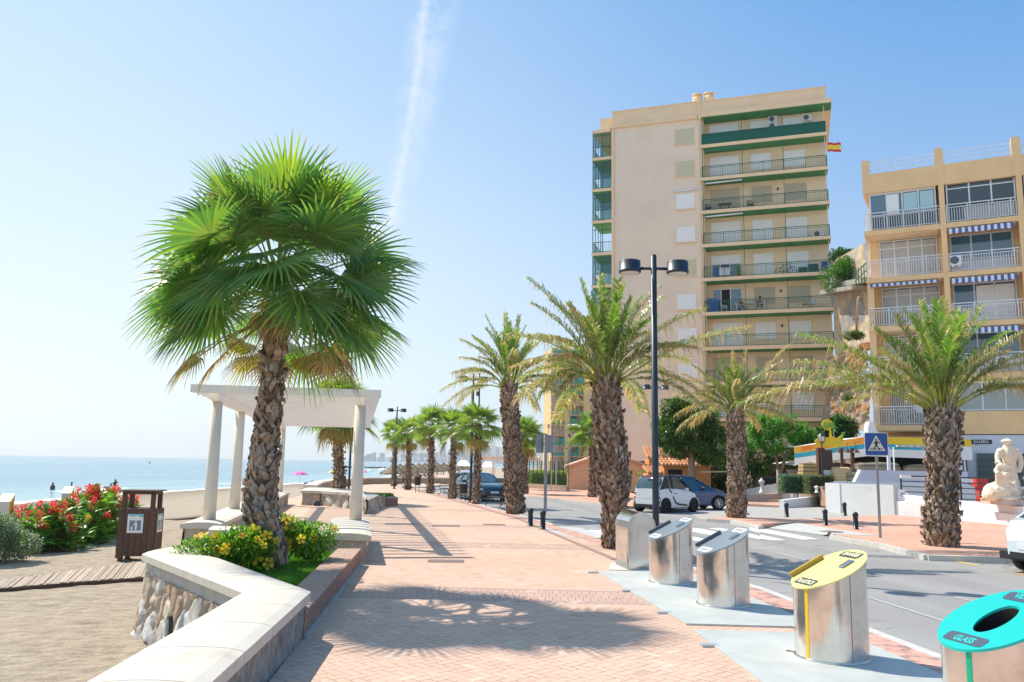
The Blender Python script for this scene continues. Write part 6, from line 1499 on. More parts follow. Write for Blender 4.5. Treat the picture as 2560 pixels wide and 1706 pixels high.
# barrier of the garage
p = V(2445, 1210, 34.5); bt = thing('parking_barrier', 'red barrier machine with a white arm behind the black railing left of the statue', 'barrier', (p.x, 34.5, .3))
mb = MB(); mb.bx(p.x-.10, p.x+.38, 34.4, 34.8, p.z-.12, p.z+.22); mb.bx(p.x+.0, p.x+.32, 34.45, 34.75, .3, p.z-.12); mb.build('housing', M('signal_red', (.55, .04, .02), .5), bt, world=True)
q = V(2395, 1203, 34.3); mb = MB(); mb.bar((p.x-.3, 34.35, p.z+.12), (q.x-2.2, 34.6, p.z+.25), .10, .14); mb.build('arm', M('sign_white', (.80, .80, .80), .4), bt, world=True)
mb = MB(); mb.bar((p.x+.2, 34.3, p.z-.45), (q.x, 34.3, p.z-.35), .06, .06); mb.build('guard_rail', M('sign_white'), bt, world=True)
# low white walls with posts of the garden
l1, l2 = G(1954, 1264.5), G(2092, 1254.5)
vwall('low_white_wall', 'low white wall sloping up along the ramp behind the bollards', [tuple(l1.xy), tuple(G(2020, 1262).xy), tuple(l2.xy)], [V(1954, 1250, l1.y).z, .38, V(2092, 1236, l2.y).z], .25)
g0, g1 = G(1848, 1250), G(2030, 1243)
vwall('garden_edging', 'pinkish white garden edging under the light trunked tree', [tuple(g0.xy), tuple(G(1950, 1248.5).xy), tuple(G(2055, 1240).xy)], [.32, .34, .45], .35, M('pinkish_white', (.62, .52, .50), .85, n=(3, .1)))
sw = [V(1832, 1232, 51.5), V(1857, 1226, 51), V(1972, 1203, 49.5), V(1995, 1203, 49)]
vwall('stair_wall', 'white sloping wall of the garden stair with small white finials', [tuple(p.xy) for p in sw], [p.z for p in sw], .25, white)
for i, (x, y, yb, Y, s, lb) in enumerate(((1905, 1195, 1232, 49, 1., 'white urn finial nearest the light trunked tree'), (1876, 1193, 1216, 56, 1, 'white urn finial left of the tree and higher up the stair wall'), (1881, 1224, 1241, 52, .62, 'short white finial at the foot of the garden edging'), (2042, 1214, 1232, 42.2, .7, 'white urn finial in front of the variegated hedge'))):
    p = V(x, yb, Y); h = (V(x, y, Y).z-p.z); mb = MB(); mb.lathe([(.16, 0), (.16, .08), (.10, .12), (.09, .55), (.14, .60), (.10, .66), (.18, .74), (.17, .78), (.05, .92), (.03, 1.)], 0, 0, 0, 10)
    o = mb.build('garden_finial', white); o.location = p; o.scale = (1.1*s, 1.1*s, h); tag(o, lb, 'finial', 'white finials of the garden wall')
mb = MB()
for k in range(3):
    c = V(1932+k*16, 1227-k*2, 50.5); 
    for a in range(8): mb.bar(c, c+Vector((math.cos(a*.785)*.28, 0, math.sin(a*.785)*.24)), .07, .1)
    mb.bar(c+Vector((-.33, 0, -.3)), c+Vector((.33, 0, -.3)), .08); mb.bar(c+Vector((-.33, 0, .3)), c+Vector((.33, 0, .3)), .08)
tag(mb.build('breeze_blocks', white), 'row of pierced white breeze blocks behind the light tree trunk', 'wall')
mb = MB(); a, b, c = V(1905, 1195, 52), V(1985, 1190, 50), V(2062, 1190, 47)
for p, q in ((a, b), (b, c)): mb.bar(p, q, .06); mb.bar(p-Vector((0, 0, .45)), q-Vector((0, 0, .45)), .04)
for p in (V(1868, 1220, 53), a, b, c, V(2079, 1189, 43.5)): mb.bar(p, p-Vector((0, 0, 1.0)), .06)
mb.bar(V(1868, 1218, 53), a, .06); mb.bar(V(2056, 1163, 43.6), V(2079, 1189, 43.4), .06); mb.bar(V(2079, 1189, 43.4), V(2079, 1225, 43.4), .05)
mb.bar(V(1955, 1160, 50), V(1972, 1200, 50), .09); mb.bar(V(1960, 1200, 50), V(1955, 1160, 50), .09); mb.bar(V(1950, 1160, 50), V(1975, 1160, 50), .08)
tag(mb.build('stair_railing', M('black_iron')), 'black iron stair railing beside the garden and bar steps', 'railing')
# ---- statue: one carved block
def statue():
    base = V(2498, 1247, 29.8); s = 29.8/2080; X = lambda x: base.x+(x-2498)*s; Zz = lambda y: base.z+(1249-y)*s; Y = 29.8
    parts = []
    def ell(x, y, dy, rx, ry, rz): parts.append(('e', Vector((X(x), Y+dy, Zz(y))), (rx*s, ry*s, rz*s)))
    def limb(*p): parts.append(('l', [Vector((X(a), Y+d, Zz(b))) for a, b, d, r in p], [r*s for *_, r in p]))
    # man
    limb((2527, 1186, 0, 11), (2533, 1212, -.12, 9.5), (2545, 1232, 0, 8), (2550, 1249, 0, 7)); limb((2538, 1186, .1, 11), (2547, 1215, .1, 9), (2553, 1249, .1, 7))
    limb((2530, 1190, 0, 15), (2530, 1172, 0, 14), (2530, 1158, 0, 15), (2529, 1142, 0, 19), (2530, 1130, 0, 16)); limb((2526, 1126, 0, 8), (2526, 1118, 0, 7))
    limb((2510, 1133, 0, 9), (2500, 1146, -.05, 7), (2496, 1158, -.12, 6), (2495, 1168, -.3, 5)); limb((2548, 1134, 0, 9), (2556, 1148, 0, 7.5), (2556, 1165, -.05, 6.5), (2548, 1180, -.1, 5.5))
    ell(2507, 1134, -.05, 9, 9, 6); ell(2551, 1135, -.02, 8, 9, 6); ell(2526, 1117, -.03, 7.5, 8.5, 9.5); ell(2525, 1121, -.14, 2, 3, 3)
    ell(2525, 1108.5, -.05, 14.5, 13, 4.5); ell(2526, 1106, 0, 9, 9, 4)
    # woman and child in front on the left
    limb((2493, 1190, -.45, 12), (2494, 1204, -.45, 14), (2492, 1215, -.4, 15)); ell(2494, 1174, -.5, 8, 9, 9); ell(2491, 1170, -.42, 12, 11, 9); ell(2481, 1182, -.4, 7, 7, 10); ell(2508, 1180, -.4, 7, 7, 10)
    ell(2477, 1187, -.55, 6, 6, 6.5); limb((2478, 1194, -.5, 6), (2481, 1208, -.45, 7)); limb((2503, 1192, -.5, 5), (2508, 1204, -.62, 4), (2517, 1195, -.68, 3.2)); ell(2494, 1190, -.66, 8, 6, 6)
    ell(2482, 1162, -.38, 5, 4, 4)
    # rock base
    ell(2506, 1224, -.15, 36, 30, 20)
    ell(2486, 1232, -.2, 31, 34, 23); ell(2470, 1240, -.2, 18, 26, 16); ell(2525, 1236, -.1, 22, 28, 18); ell(2524, 1216, -.2, 14, 18, 13); ell(2500, 1246, -.3, 40, 30, 8)
    # small child at the right
    limb((2554, 1246, -.5, 7), (2555, 1232, -.5, 7.5), (2556, 1224, -.5, 5)); ell(2556, 1217, -.52, 6, 6, 7); limb((2549, 1228, -.52, 3.5), (2542, 1240, -.6, 3.5), (2534, 1243, -.6, 3.5)); limb((2560, 1226, -.5, 4), (2566, 1240, -.55, 4))
    limb((2553, 1197, -.2, 3.5), (2560, 1215, -.25, 3.5)); ell(2575, 1236, 0, 26, 26, 15)
    mb = MB()
    for p in parts:
        if p[0] == 'l': mb.tube(p[1], p[2], 12); [mb_ell(mb, a, (r, r, r)) for a, r in zip(p[1], p[2])]
        else: mb_ell(mb, p[1], p[2])
    o = mb.build('statue', M('carved_limestone', (.76, .66, .50), .85, n=(4, .10), n2=(2.2, (.62, .48, .32), .58, .78), bump=(14, .4, .02)), sm=True)
    tag(o, 'pale limestone statue of a man in a flat hat with a family', 'statue')
    r = o.modifiers.new('r', 'REMESH'); r.mode = 'VOXEL'; r.voxel_size = .022; r.use_smooth_shade = True
    d = o.modifiers.new('s', 'SMOOTH'); d.factor = .5; d.iterations = 3
    tx = bpy.data.textures.new('chisel', 'CLOUDS'); tx.noise_scale = .18; dd = o.modifiers.new('d', 'DISPLACE'); dd.texture = tx; dd.strength = .05; dd.texture_coords = 'LOCAL'
    pm = M('plinth_stone', (.55, .46, .38), .9, n=(3, .15)); mb = MB(); mb.box(X(2525), Y, base.z-.10, 96*s, 1.3, .20); mb.box(X(2520), Y, base.z-.02, 92*s, 1.2, .03)
    tag(mb.build('statue_plinth', pm), 'low tan plinth slab carrying the limestone statue', 'plinth')
def mb_ell(mb, c, r, n=12):
    vs = []; 
    for j in range(1, n//2+2):
        a = math.pi*j/(n//2+2)
        for k in range(n): b = 6.283*k/n; vs.append((c.x+r[0]*math.sin(a)*math.cos(b), c.y+r[1]*math.sin(a)*math.sin(b), c.z+r[2]*math.cos(a)))
    m = n//2+1; mb.add(vs, [(j*n+k, (j+1)*n+k, (j+1)*n+(k+1) % n, j*n+(k+1) % n) for j in range(m-1) for k in range(n)]+[tuple(range(n)), tuple(range(m*n-1, m*n-n-1, -1))], sm=True)
statue()
# ---- trees
def tree(name, label, base, tr, blobs, n, ls, cols, seed, trunks, group=None, rows=False, glossy=False):
    rnd = random.Random(seed); base = Vector(base); t = thing(name, label, 'tree', base, 0, group)
    mb = MB()
    for p, r in trunks: mb.tube(p, r, 8, (.30, .24, .17))
    mb.build('trunk', M('smooth_bark', (1, 1, 1), .9, tint=True, n=(7, .3)), t, world=True)
    mb = MB(); tot = sum(b[1][0]*b[1][2] for b in blobs)
    for c, r in blobs:
        c = Vector(c); m = int(n*r[0]*r[2]/tot)
        subs = [shell_pt(rnd, r[0], r[1], r[2], .75, False)[0]*rnd.uniform(.7, 1.0) for _ in range(16)]
        for i in range(m):
            if rnd.random() < .25: v, nn = shell_pt(rnd, r[0]*.8, r[1]*.8, r[2]*.8, .2, False); p = c+v
            else: s = rnd.choice(subs); v, nn = shell_pt(rnd, r[0]*.30, r[1]*.30, r[2]*.32, .3, False); p = c+s+v; nn = (nn+(s.normalized() if s.length else nn)).normalized()
            if rows and rnd.random() < .6:
                a = rnd.choice(subs); dd = (a.normalized()*.7+Vector((0, 0, .5))).normalized(); p = c+a+dd*rnd.uniform(-.3, .5); nn = dd.cross(Vector((rnd.gauss(0, 1), rnd.gauss(0, 1), rnd.gauss(0, .4)))).normalized()
            d = (nn+Vector((rnd.gauss(0, .5), rnd.gauss(0, .5), rnd.gauss(.1, .45)))).normalized()
            leaf(mb, p, d, ls*rnd.uniform(.7, 1.25), ls*rnd.uniform(.38, .55), jit(rnd.choice(cols), .22, rnd), rnd.uniform(0, .35))
    mb.build('crown', leafmat('glossy_leaf', .18, .28) if glossy else plm, t, world=True); return t
FIC = [(.05, .14, .025), (.07, .19, .03), (.04, .10, .02), (.10, .24, .035), (.14, .26, .045), (.18, .20, .06)]
Y = 49; b = V(1732, 1236, Y)
P_ = lambda x, y, Y=Y: V(x, y, Y)
tree('rubber_tree', 'dark glossy broad crowned rubber tree standing behind the parked cars', (b.x, Y, 0), 0,
     [(P_(1715, 1050), (1.75, 1.6, 1.25)), (P_(1670, 1085), (1.05, 1.2, .95)), (P_(1765, 1075), (1.2, 1.3, 1.1)), (P_(1740, 1120), (1.3, 1.3, .8)), (P_(1700, 1020), (1.2, 1.2, .6)), (P_(1680, 1120), (.5, .6, .5)), (P_(1772, 1140), (.9, .9, .5))],
     13500, .26, FIC, 3, [([(b.x, Y, 0), P_(1730, 1190), P_(1728, 1130), P_(1715, 1060)], [.24, .22, .2, .1]), ([P_(1730, 1150), P_(1690, 1100), P_(1670, 1080)], [.13, .09, .05]), ([P_(1730, 1150), P_(1760, 1100), P_(1775, 1070)], [.13, .09, .05])], glossy=True)
Y = 49.5; b = V(1950, 1234, Y)
tree('laurel_tree', 'bright green tree with a forked light trunk in the garden beside the bar', (b.x, Y, V(1950, 1234, Y).z), 0,
     [(P_(1925, 1075, Y), (1.5, 1.3, .9)), (P_(1885, 1100, Y), (.9, 1.0, .75)), (P_(1985, 1088, Y), (1.2, 1.1, .65)), (P_(2015, 1100, Y), (.8, .9, .5)), (P_(1930, 1115, Y), (1.3, 1.2, .45)), (P_(1895, 1060, Y), (.55, .7, .45)), (P_(1960, 1050, Y), (.6, .6, .35))],
     15000, .17, [(.10, .30, .04), (.14, .38, .05), (.07, .22, .035), (.19, .44, .06)], 6,
     [([(b.x, Y, b.z), P_(1948, 1190, Y), P_(1962, 1150, Y), P_(1985, 1115, Y), P_(2005, 1095, Y)], [.13, .12, .1, .08, .05]), ([P_(1946, 1175, Y), P_(1941, 1145, Y), P_(1920, 1110, Y)], [.1, .08, .05]), ([P_(1963, 1148, Y), P_(1945, 1110, Y)], [.07, .04])], rows=True)
Y = 56; b = V(1890, 1200, Y)
tree('garden_tree', 'dark shaded tree filling the gap behind the light trunked tree', (b.x, Y, .5), 0,
     [(P_(1845, 1130, Y), (1.4, 1.2, 1.2)), (P_(1900, 1160, Y), (1.6, 1.2, 1.)), (P_(1810, 1170, Y), (1.2, 1.2, 1.6)), (P_(1960, 1150, Y), (1.6, 1, 1)), (P_(1830, 1215, Y), (1.2, 1, .9)), (P_(2010, 1165, Y), (1.0, .8, .8))],
     9000, .24, [(.04, .11, .022), (.06, .15, .03), (.03, .08, .02)], 8, [([(b.x, Y, .2), P_(1895, 1170, Y), P_(1880, 1140, Y)], [.14, .1, .05])])
bush('garden_shrub', 'pale feathery shrub showing above the tiles left of the rubber tree', 'shrub', V(1675, 1150, 56), (1.05, .6, .75), 2200, .13, [(.14, .22, .11), (.19, .28, .14)], 51)
bush('garden_shrub', 'bright hedge tuft with a red bloom between the lamp post and the hut', 'shrub', V(1628, 1182, 57), (1.3, .5, .4), 1600, .12, [(.12, .28, .03), (.17, .35, .04)], 52, 5, [(.7, .03, .04)])
hedge('variegated_hedge', 'bluish green variegated hedge behind the bollards below the lantern', 'hedge', V(2005, 1212, 44.6), (1.1, .4, .46), 7000, .09, [(.08, .21, .13), (.12, .27, .17), (.05, .14, .08), (.30, .36, .24)], 53)
hedge('variegated_hedge', 'right half of the clipped hedge turning brown towards the bar steps', 'hedge', V(2047, 1212, 43.2), (.62, .4, .44), 4500, .09, [(.10, .22, .12), (.15, .26, .15), (.26, .14, .09)], 54)
hedge('green_hedge', 'sunlit yellow green hedge behind the fence left of the salmon hut', 'hedge', V(1388, 1205, 70), (2.1, .8, .8), 5200, .16, [(.22, .33, .03), (.30, .38, .04), (.14, .25, .03), (.45, .42, .05)], 55)
hedge('green_hedge', 'darker hedge behind the fence further left towards the date palm', 'hedge', V(1335, 1203, 72), (1.9, .8, .7), 4200, .16, [(.13, .25, .03), (.09, .18, .03), (.2, .3, .04)], 56)
bush('yucca', 'spiky yucca at the foot of the rock beside the palm cut out sign', 'plant', V(2085, 1080, 49), (1.0, .8, .75), 1200, .42, [(.04, .10, .03), (.06, .14, .04)], 57)
# ================================================================ BINS, LAMPS, SIGNS, BENCHES
tread = M('galvanised_tread_plate', (.50, .515, .49), .6, .1, n=(2, .10), n2=(.9, (.40, .36, .30), .66, .85), bump=(160, .5, .003), world=True)
def plate(name, pp, lb):
    mb = MB(); mb.prism(pp, .001, .022); o = mb.build(name, tread); return tag(o, lb, 'metal plate')
plate('steel_platform', [(1.53, 14.85), (2.10, 10.14), (3.70, 10.05), (3.20, 14.6), (2.6, 15.0)], 'farther galvanised platform under the two grey topped waste chutes')
plate('steel_platform', [(2.10, 9.78), (2.27, 6.2), (2.35, 4.2), (4.2, 4.2), (4.1, 6.2), (3.78, 9.70)], 'nearer galvanised platform under the yellow and teal topped waste chutes')
for (x, y), lb in (((2.02, 10.9), 'second zinc lug from the near end of the farther waste platform'), ((1.82, 12.7), 'zinc lug at the middle of the farther waste platform edge'), ((2.14, 9.0), 'zinc lug near the far corner of the nearer waste platform'), ((2.24, 7.3), 'zinc lug nearest the camera on the nearer waste platform'), ((1.5, 14.75), 'zinc lug at the far corner of the farther waste platform')):
    mb = MB(); mb.box(x-.04, y, .012, .18, .10, .022, .1); tag(mb.build('lifting_lug', M('zinc', (.45, .50, .52), .5, .5)), lb, 'metal lug', 'zinc lugs of the waste platforms')
inox = bpy.data.materials.new('polished_inox'); inox.use_nodes = True
def inoxm():
    nt = inox.node_tree; b = nt.nodes['Principled BSDF']; b.inputs['Metallic'].default_value = 1; nt.links.new(mixc(nt, smooth(nt, noisex(nt, coords(nt), 3.5, 6, .7), .45, .8), (.70, .68, .645), (.50, .48, .45)), b.inputs['Base Color'])
    v = coords(nt); n1 = noisex(nt, mapping(nt, v, (30, 30, 1.2)), 1, 4, .6); n2 = noisex(nt, mapping(nt, v, (3, 3, 1.2)), 1, 3)
    r = smooth(nt, noisex(nt, v, 2.2, 4), .3, .75, .10, .30); nt.links.new(r.s, b.inputs['Roughness'])
    bn = nt.nodes.new('ShaderNodeBump'); bn.inputs['Strength'].default_value = .25; bn.inputs['Distance'].default_value = .02; nt.links.new((n1*.06+n2).s, bn.inputs['Height']); nt.links.new(bn.outputs[0], b.inputs['Normal'])
inoxm()
labd = M('dark_label', (.035, .045, .06), .5); GX, GY = .465, .116; ZC = .85
def chute(label, loc, cap, kind, words, wcol, stripe=None, lab=None):
    t = thing('waste_chute', label, 'waste chute', loc, 0, 'round steel waste chutes'); r = .345; zc = ZC; n = 64
    zf = lambda x, y: zc+GX*x+GY*y
    mb = MB(); vs = []
    for k in range(n): a = 6.2832*k/n; vs.append((r*math.cos(a), r*math.sin(a), .02))
    for k in range(n): a = 6.2832*k/n; x, y = r*math.cos(a), r*math.sin(a); vs.append((x, y, zf(x, y)))
    mb.add(vs, [(k, (k+1) % n, n+(k+1) % n, n+k) for k in range(n)], sm=True)
    if kind != 'hole': mb.add(vs[n:], [tuple(range(n))])
    mb.build('body', inox, t)
    mb = MB(); mb.cyl(0, 0, .018, .04, r+.012, 40); mb.build('base_ring', inox, t)
    a0 = R_(-78); mb = MB(); mb.bar((r*math.cos(a0), r*math.sin(a0), .04), (r*math.cos(a0), r*math.sin(a0), zf(r*math.cos(a0), r*math.sin(a0))-.01), .006, .006); mb.build('seam', M('seam_grey', (.2, .2, .2), .4, .8), t)
    # tilted cap disc: local u along the slope, v across
    sl = Vector((GX, GY)); ang = math.atan2(GY, GX); k_ = math.sqrt(1+sl.length_squared)
    def P(u, v, h=0):   # u, v in plan metres
        x, y = u*math.cos(ang)-v*math.sin(ang), u*math.sin(ang)+v*math.cos(ang); return Vector((x, y, zf(x, y)+h))
    R2 = r+.014; mb = MB()
    outer = [(R2*math.cos(6.2832*k/n), R2*math.sin(6.2832*k/n)) for k in range(n)]
    if kind == 'hole':
        inner = [(.165*math.cos(6.2832*k/n), .105*math.sin(6.2832*k/n)) for k in range(n)]
        vs = [P(u, v, .018) for u, v in outer]+[P(u, v, .018) for u, v in inner]+[P(u, v, .0) for u, v in outer]+[P(u, v, -.0) for u, v in inner]
        mb.add(vs, [(k, (k+1) % n, n+(k+1) % n, n+k) for k in range(n)]+[(2*n+k, 2*n+(k+1) % n, (k+1) % n, k) for k in range(n)]+[(n+k, n+(k+1) % n, 3*n+(k+1) % n, 3*n+k) for k in range(n)])
        c = mb.build('lid', cap, t); mb = MB(); vs = [P(u, v, -.001) for u, v in inner]+[P(u*1.1, v*1.1, -.45) for u, v in inner]
        mb.add(vs, [(k, n+k, n+(k+1) % n, (k+1) % n) for k in range(n)]+[tuple(range(n, 2*n))]); mb.build('chute_hole', M('dark_chute', (.03, .028, .03), .35, .4), t)
    else:
        vs = [P(u, v, .016) for u, v in outer]+[P(u, v, .0) for u, v in outer]
        mb.add(vs, [tuple(range(n))]+[(n+k, n+(k+1) % n, (k+1) % n, k) for k in range(n)]); c = mb.build('lid', cap, t)
        mb = MB(); mb.bar(P(-.26, .275, .045), P(.12, .275, .045), .03, .04); mb.build('hinge_bar', M('hinge_grey', (.10, .11, .12), .5) if kind != 'yellow' else M('ochre_bar', (.42, .28, .03), .5), t)
        mb = MB(); q = (.10, -.135)
        mb.add([P(q[0]+a, q[1]+b, h) for a, b, h in ((-.07, -.045, .030), (.07, -.045, .030), (.07, .045, .030), (-.07, .045, .030), (-.055, -.03, .038), (.055, -.03, .038), (.055, .03, .031), (-.055, .03, .031))], [(0, 1, 5, 4), (1, 2, 6, 5), (2, 3, 7, 6), (3, 0, 4, 7), (4, 5, 6, 7)])
        mb.build('handle', M('chrome', (.75, .76, .78), .12, 1.), t)
    H = .0185 if kind != 'hole' else .0205; lw = .055
    for u0, v0, v1 in ((-.265, -.15, .15), (.265, -.15, .15)):
        if kind == 'hole': v0, v1 = -.17, .17
        pts = [(u0-lw, v0+.02), (u0-lw, v1-.02), (u0-lw+.02, v1), (u0+lw-.02, v1), (u0+lw, v1-.02), (u0+lw, v0+.02), (u0+lw-.02, v0), (u0-lw+.02, v0)]
        mb = MB(); mb.add([P(u*min(1, .335/max(.01, math.hypot(u, v))), v*min(1, .335/max(.01, math.hypot(u, v))), H) for u, v in pts], [tuple(range(8))[::-1]]); mb.build('label_plate', lab or labd, t)
    # words read across the slope, towards the promenade
    U = Vector((math.cos(ang), math.sin(ang), sl.length)).normalized(); Vv = Vector((-math.sin(ang), math.cos(ang), 0)); N = U.cross(Vv)
    rot = Matrix((-Vv, U, N)).transposed().to_euler()
    for wd, u0 in zip(words, (-.265, .265)):
        if wd: text(wd, .082, wcol, t, P(u0, 0, H+.001), rot, 'lettering', .0006, .72, .0022)
    if not words[0]:
        mb = MB()
        for u0 in (-.265, .265):
            for k in range(5): v = -.09+k*.042; mb.add([P(u0-.022, v, H+.001), P(u0+.022, v, H+.001), P(u0+.022, v+.026, H+.001), P(u0-.022, v+.026, H+.001)], [(0, 1, 2, 3)])
        mb.build('label_print', M('grey_print', (.10, .11, .13), .6), t)
    if stripe:
        a0 = R_(208); mb = MB()
        for k in range(4):
            a, b = a0+.028*k, a0+.028*(k+1); q = r+.002; p0, p1 = (q*math.cos(a), q*math.sin(a)), (q*math.cos(b), q*math.sin(b))
            mb.quad((*p0, .04), (*p1, .04), (*p1, zf(*p1)-.005), (*p0, zf(*p0)-.005))
        mb.build('colour_stripe', stripe, t)
    return t
yc = M('yellow_lid', (.86, .72, .24), .45); tc = M('teal_lid', (.0, .47, .42), .35, coat=.2); gc = M('grey_blue_lid', (.24, .29, .33), .32, .2)
def cpos(px, py): g = G(px, py); d = Vector((g.x, g.y, 0)).normalized(); return g+d*.345
chute('waste chute with a yellow slanted lid lettered PLASTICS and ENVASES', cpos(2081, 1668), yc, 'yellow', ('PLASTICS', 'ENVASES'), M('pale_yellow_letters', (.85, .78, .45), .5), M('yellow_stripe', (.85, .55, .02), .4))
chute('waste chute with a teal lid and oval hole, lettered GLASS and VIDRIO', Vector((V(2497, 1650, 5.8).x, 5.8, 0)), tc, 'hole', ('GLASS', 'VIDRIO'), M('teal_letters', (.02, .55, .50), .4), M('green_stripe', (.0, .42, .22), .4), M('teal_label', (.05, .08, .12), .5))
wl_ = M('white_label', (.70, .72, .72), .5)
chute('waste chute with a grey blue lid, second from the arched steel box', cpos(1809, 1526), gc, 'grey', ('', ''), labd, None, wl_)
chute('waste chute with a grey blue lid right next to the arched steel box', cpos(1678, 1467), gc, 'grey', ('', ''), labd, None, wl_)
def arch_box():
    g = G(1571, 1426); t = thing('arched_steel_box', 'steel box with an arched top between the leaning palm base and the chutes', 'steel box', g, R_(9))
    w_, d_, h, r = .50, .80, .74, .25; n = 16; prof = [(0, 0), (w_, 0)]+[(w_/2+r*math.cos(math.pi*k/n), h+r*math.sin(math.pi*k/n)*1.04) for k in range(n+1)]
    mb = MB(); m = len(prof); vs = [(x, 0, z) for x, z in prof]+[(x, d_, z) for x, z in prof]
    mb.add(vs, [tuple(range(m)), tuple(range(2*m-1, m-1, -1))]); mb.add(vs, [(i, m+i, m+(i+1) % m, (i+1) % m) for i in range(m)]); mb.s[2:] = [i >= 2 and i < m for i in range(len(mb.s)-2)]
    mb.build('shell', inox, t)
    mb = MB()
    pr = [(-.012, h-.01)]+[(w_/2-(r+.012)*math.cos(math.pi*k/n), h+(r+.012)*math.sin(math.pi*k/n)*1.04) for k in range(n+1)]+[(w_+.012, h-.01)]
    for (x0, z0), (x1, z1) in zip(pr, pr[1:]): mb.quad((x0, -.012, z0), (x1, -.012, z1), (x1, d_+.01, z1), (x0, d_+.01, z0))
    for y in (-.012,):
        for (x0, z0), (x1, z1) in zip(pr, pr[1:]):
            cx, cz = w_/2, h; q = .93; mb.quad((x0, y, z0), (x1, y, z1), (cx+(x1-cx)*q, y, cz+(z1-cz)*q), (cx+(x0-cx)*q, y, cz+(z0-cz)*q))
    mb.build('hood', inox, t)
    mb = MB(); mb.bx(-.003, -.001, .06, d_-.06, .12, h-.06); mb.lathe([(.018, 0), (.018, .03), (.0, .035)], 0, 0, 0, 10); mb.v[-40:] = [Vector((-v.z-.003, .04+v.x, .42+v.y)) for v in mb.v[-40:]]; mb.build('door', inox, t)
    mb = MB(); mb.prism([(g.x-.35, g.y-.05), (g.x+.75, g.y-.12), (g.x+.95, g.y+1.0), (g.x-.2, g.y+1.0)], .0011, .012); tag(mb.build('concrete_pad', concm), kind='structure')
arch_box()
mb = MB(); rnd = random.Random(9); c = G(1988, 1628, .025)
for k in range(7): a = k*.9; mb_ell(mb, c+Vector((math.cos(a)*.05*rnd.random()*1.5, math.sin(a)*.03, .012)), (.045, .03, .014), 8)
tag(mb.build('paper_scrap', M('paper_scrap_white', (.75, .70, .62), .9)), 'crumpled white scrap lying at the foot of the yellow topped chute', 'litter')
# ---- lamp posts
pole = M('dark_blue_grey_paint', (.02, .032, .048), .42); lens = M('opal_lens', (.72, .70, .64), .4); black = M('black_iron')
def lamp(label, g, H, grp, rz=0, cam_=False):
    t = thing('street_lamp', label, 'street lamp', g, rz, grp)
    mb = MB(); mb.tube([(0, 0, 0), (0, 0, .8), (0, 0, H)], [.070, .066, .060], 20); mb.cyl(0, 0, 0, .03, .16, 16); mb.cyl(0, 0, H, H+.02, .055, 16); mb.build('pole', pole, t)
    mb = MB(); mb.tube([(-.30, 0, H-.27), (.30, 0, H-.27)], .032, 10); mb.build('arm', pole, t)
    for s in (-1, 1):
        mb = MB(); mb.lathe([(.215, 0), (.23, .02), (.23, .05), (.218, .055), (.218, .24), (.205, .255), (.0, .265)], s*.49, 0, H-.37, 28); o = mb.build('lamp_head', pole, t)
        mb = MB(); mb.lathe([(.0, -.02), (.15, -.017), (.195, -.001)], s*.49, 0, H-.37, 28); mb.build('lens', lens, o)
    return t
gl = Vector((G(1640, 1403).x, 16.7, 0)); HL = V(1628, 640, 16.7).z; LG = 'double headed street lamps'
L0 = lamp('tall dark double headed street lamp in front of the thick date palm, nearest the camera', gl, HL, LG)
g2 = G(1176, 1257); h2 = V(1187, 936, g2.y).z; dup(L0, g2, .15, 'double headed street lamp rising among the kerbside fan palms', LG, h2/HL)
g3 = Vector((V(990, 1100, 57).x, 57, 0)); dup(L0, g3, .2, 'double headed street lamp above the leftmost kerbside fan palms', LG, V(991, 1018, 57).z/HL)
g4 = Vector((V(1641, 1200, 46).x, 46, 0)); dup(L0, g4, 0, 'double headed street lamp across the road, its heads just behind the nearest lamp post', LG, V(1641, 957, 46).z/HL)
g5 = Vector((V(873, 1200, 46).x, 46, 0)); dup(L0, g5, 0, 'street lamp pole seen beneath the pergola roof beside the leaning fan palm', LG, 5.6/HL)
for x, y, Y, lb in ((1404, 1113, 125, 'small far double headed street lamp left of the salmon hut roof'), (1421, 1119, 140, 'smaller far double headed street lamp just above the salmon hut roof'), (1430, 1085, 100, 'far street lamp against the yellow seafront tower')):
    dup(L0, Vector((V(x, 1180, Y).x, Y, 0)), 0, lb, LG, V(x, y, Y).z/HL)
mb = MB(); p = V(1198, 1000, g2.y+1.5); mb.bar((p.x, p.y, 0), (p.x, p.y, V(1198, 933, p.y).z), .07); mb.bx(p.x-.15, p.x+.02, p.y-.1, p.y+.1, V(0, 960, p.y).z-.2, V(0, 960, p.y).z); tag(mb.build('camera_pole', pole), 'thin dark mast with small devices just behind the second street lamp', 'mast')
# classic lantern by the bar, two by the seafront tower
def lantern(label, g, H, s=1.):
    t = thing('lantern_post', label, 'lantern', g, 0, 'black lantern posts')
    mb = MB(); mb.lathe([(.09, 0), (.09, .3), (.05, .4), (.035, .5), (.03, H-.55)], 0, 0, 0, 10); mb.build('post', black, t)
    z = H-.5; mb = MB(); mb.lathe([(.12, 0), (.20, .26)], 0, 0, z, 6, sm=False); mb.build('glass', lens, t)
    mb = MB(); mb.lathe([(.23, .26), (.20, .30), (.10, .40), (.06, .42), (.03, .5)], 0, 0, z, 6, sm=False); mb.lathe([(.12, -.05), (.14, 0)], 0, 0, z, 6, sm=False)
    for k in range(6): a = k*1.0472; mb.bar((.12*math.cos(a), .12*math.sin(a), z), (.2*math.cos(a), .2*math.sin(a), z+.26), .02)
    mb.build('cage', black, t); return t
pl = V(2058, 1200, 42.9); lan = lantern('black lantern with a frosted head in front of the bar fascia', (pl.x, pl.y, .3), V(2057, 1080, 42.9).z-.3)
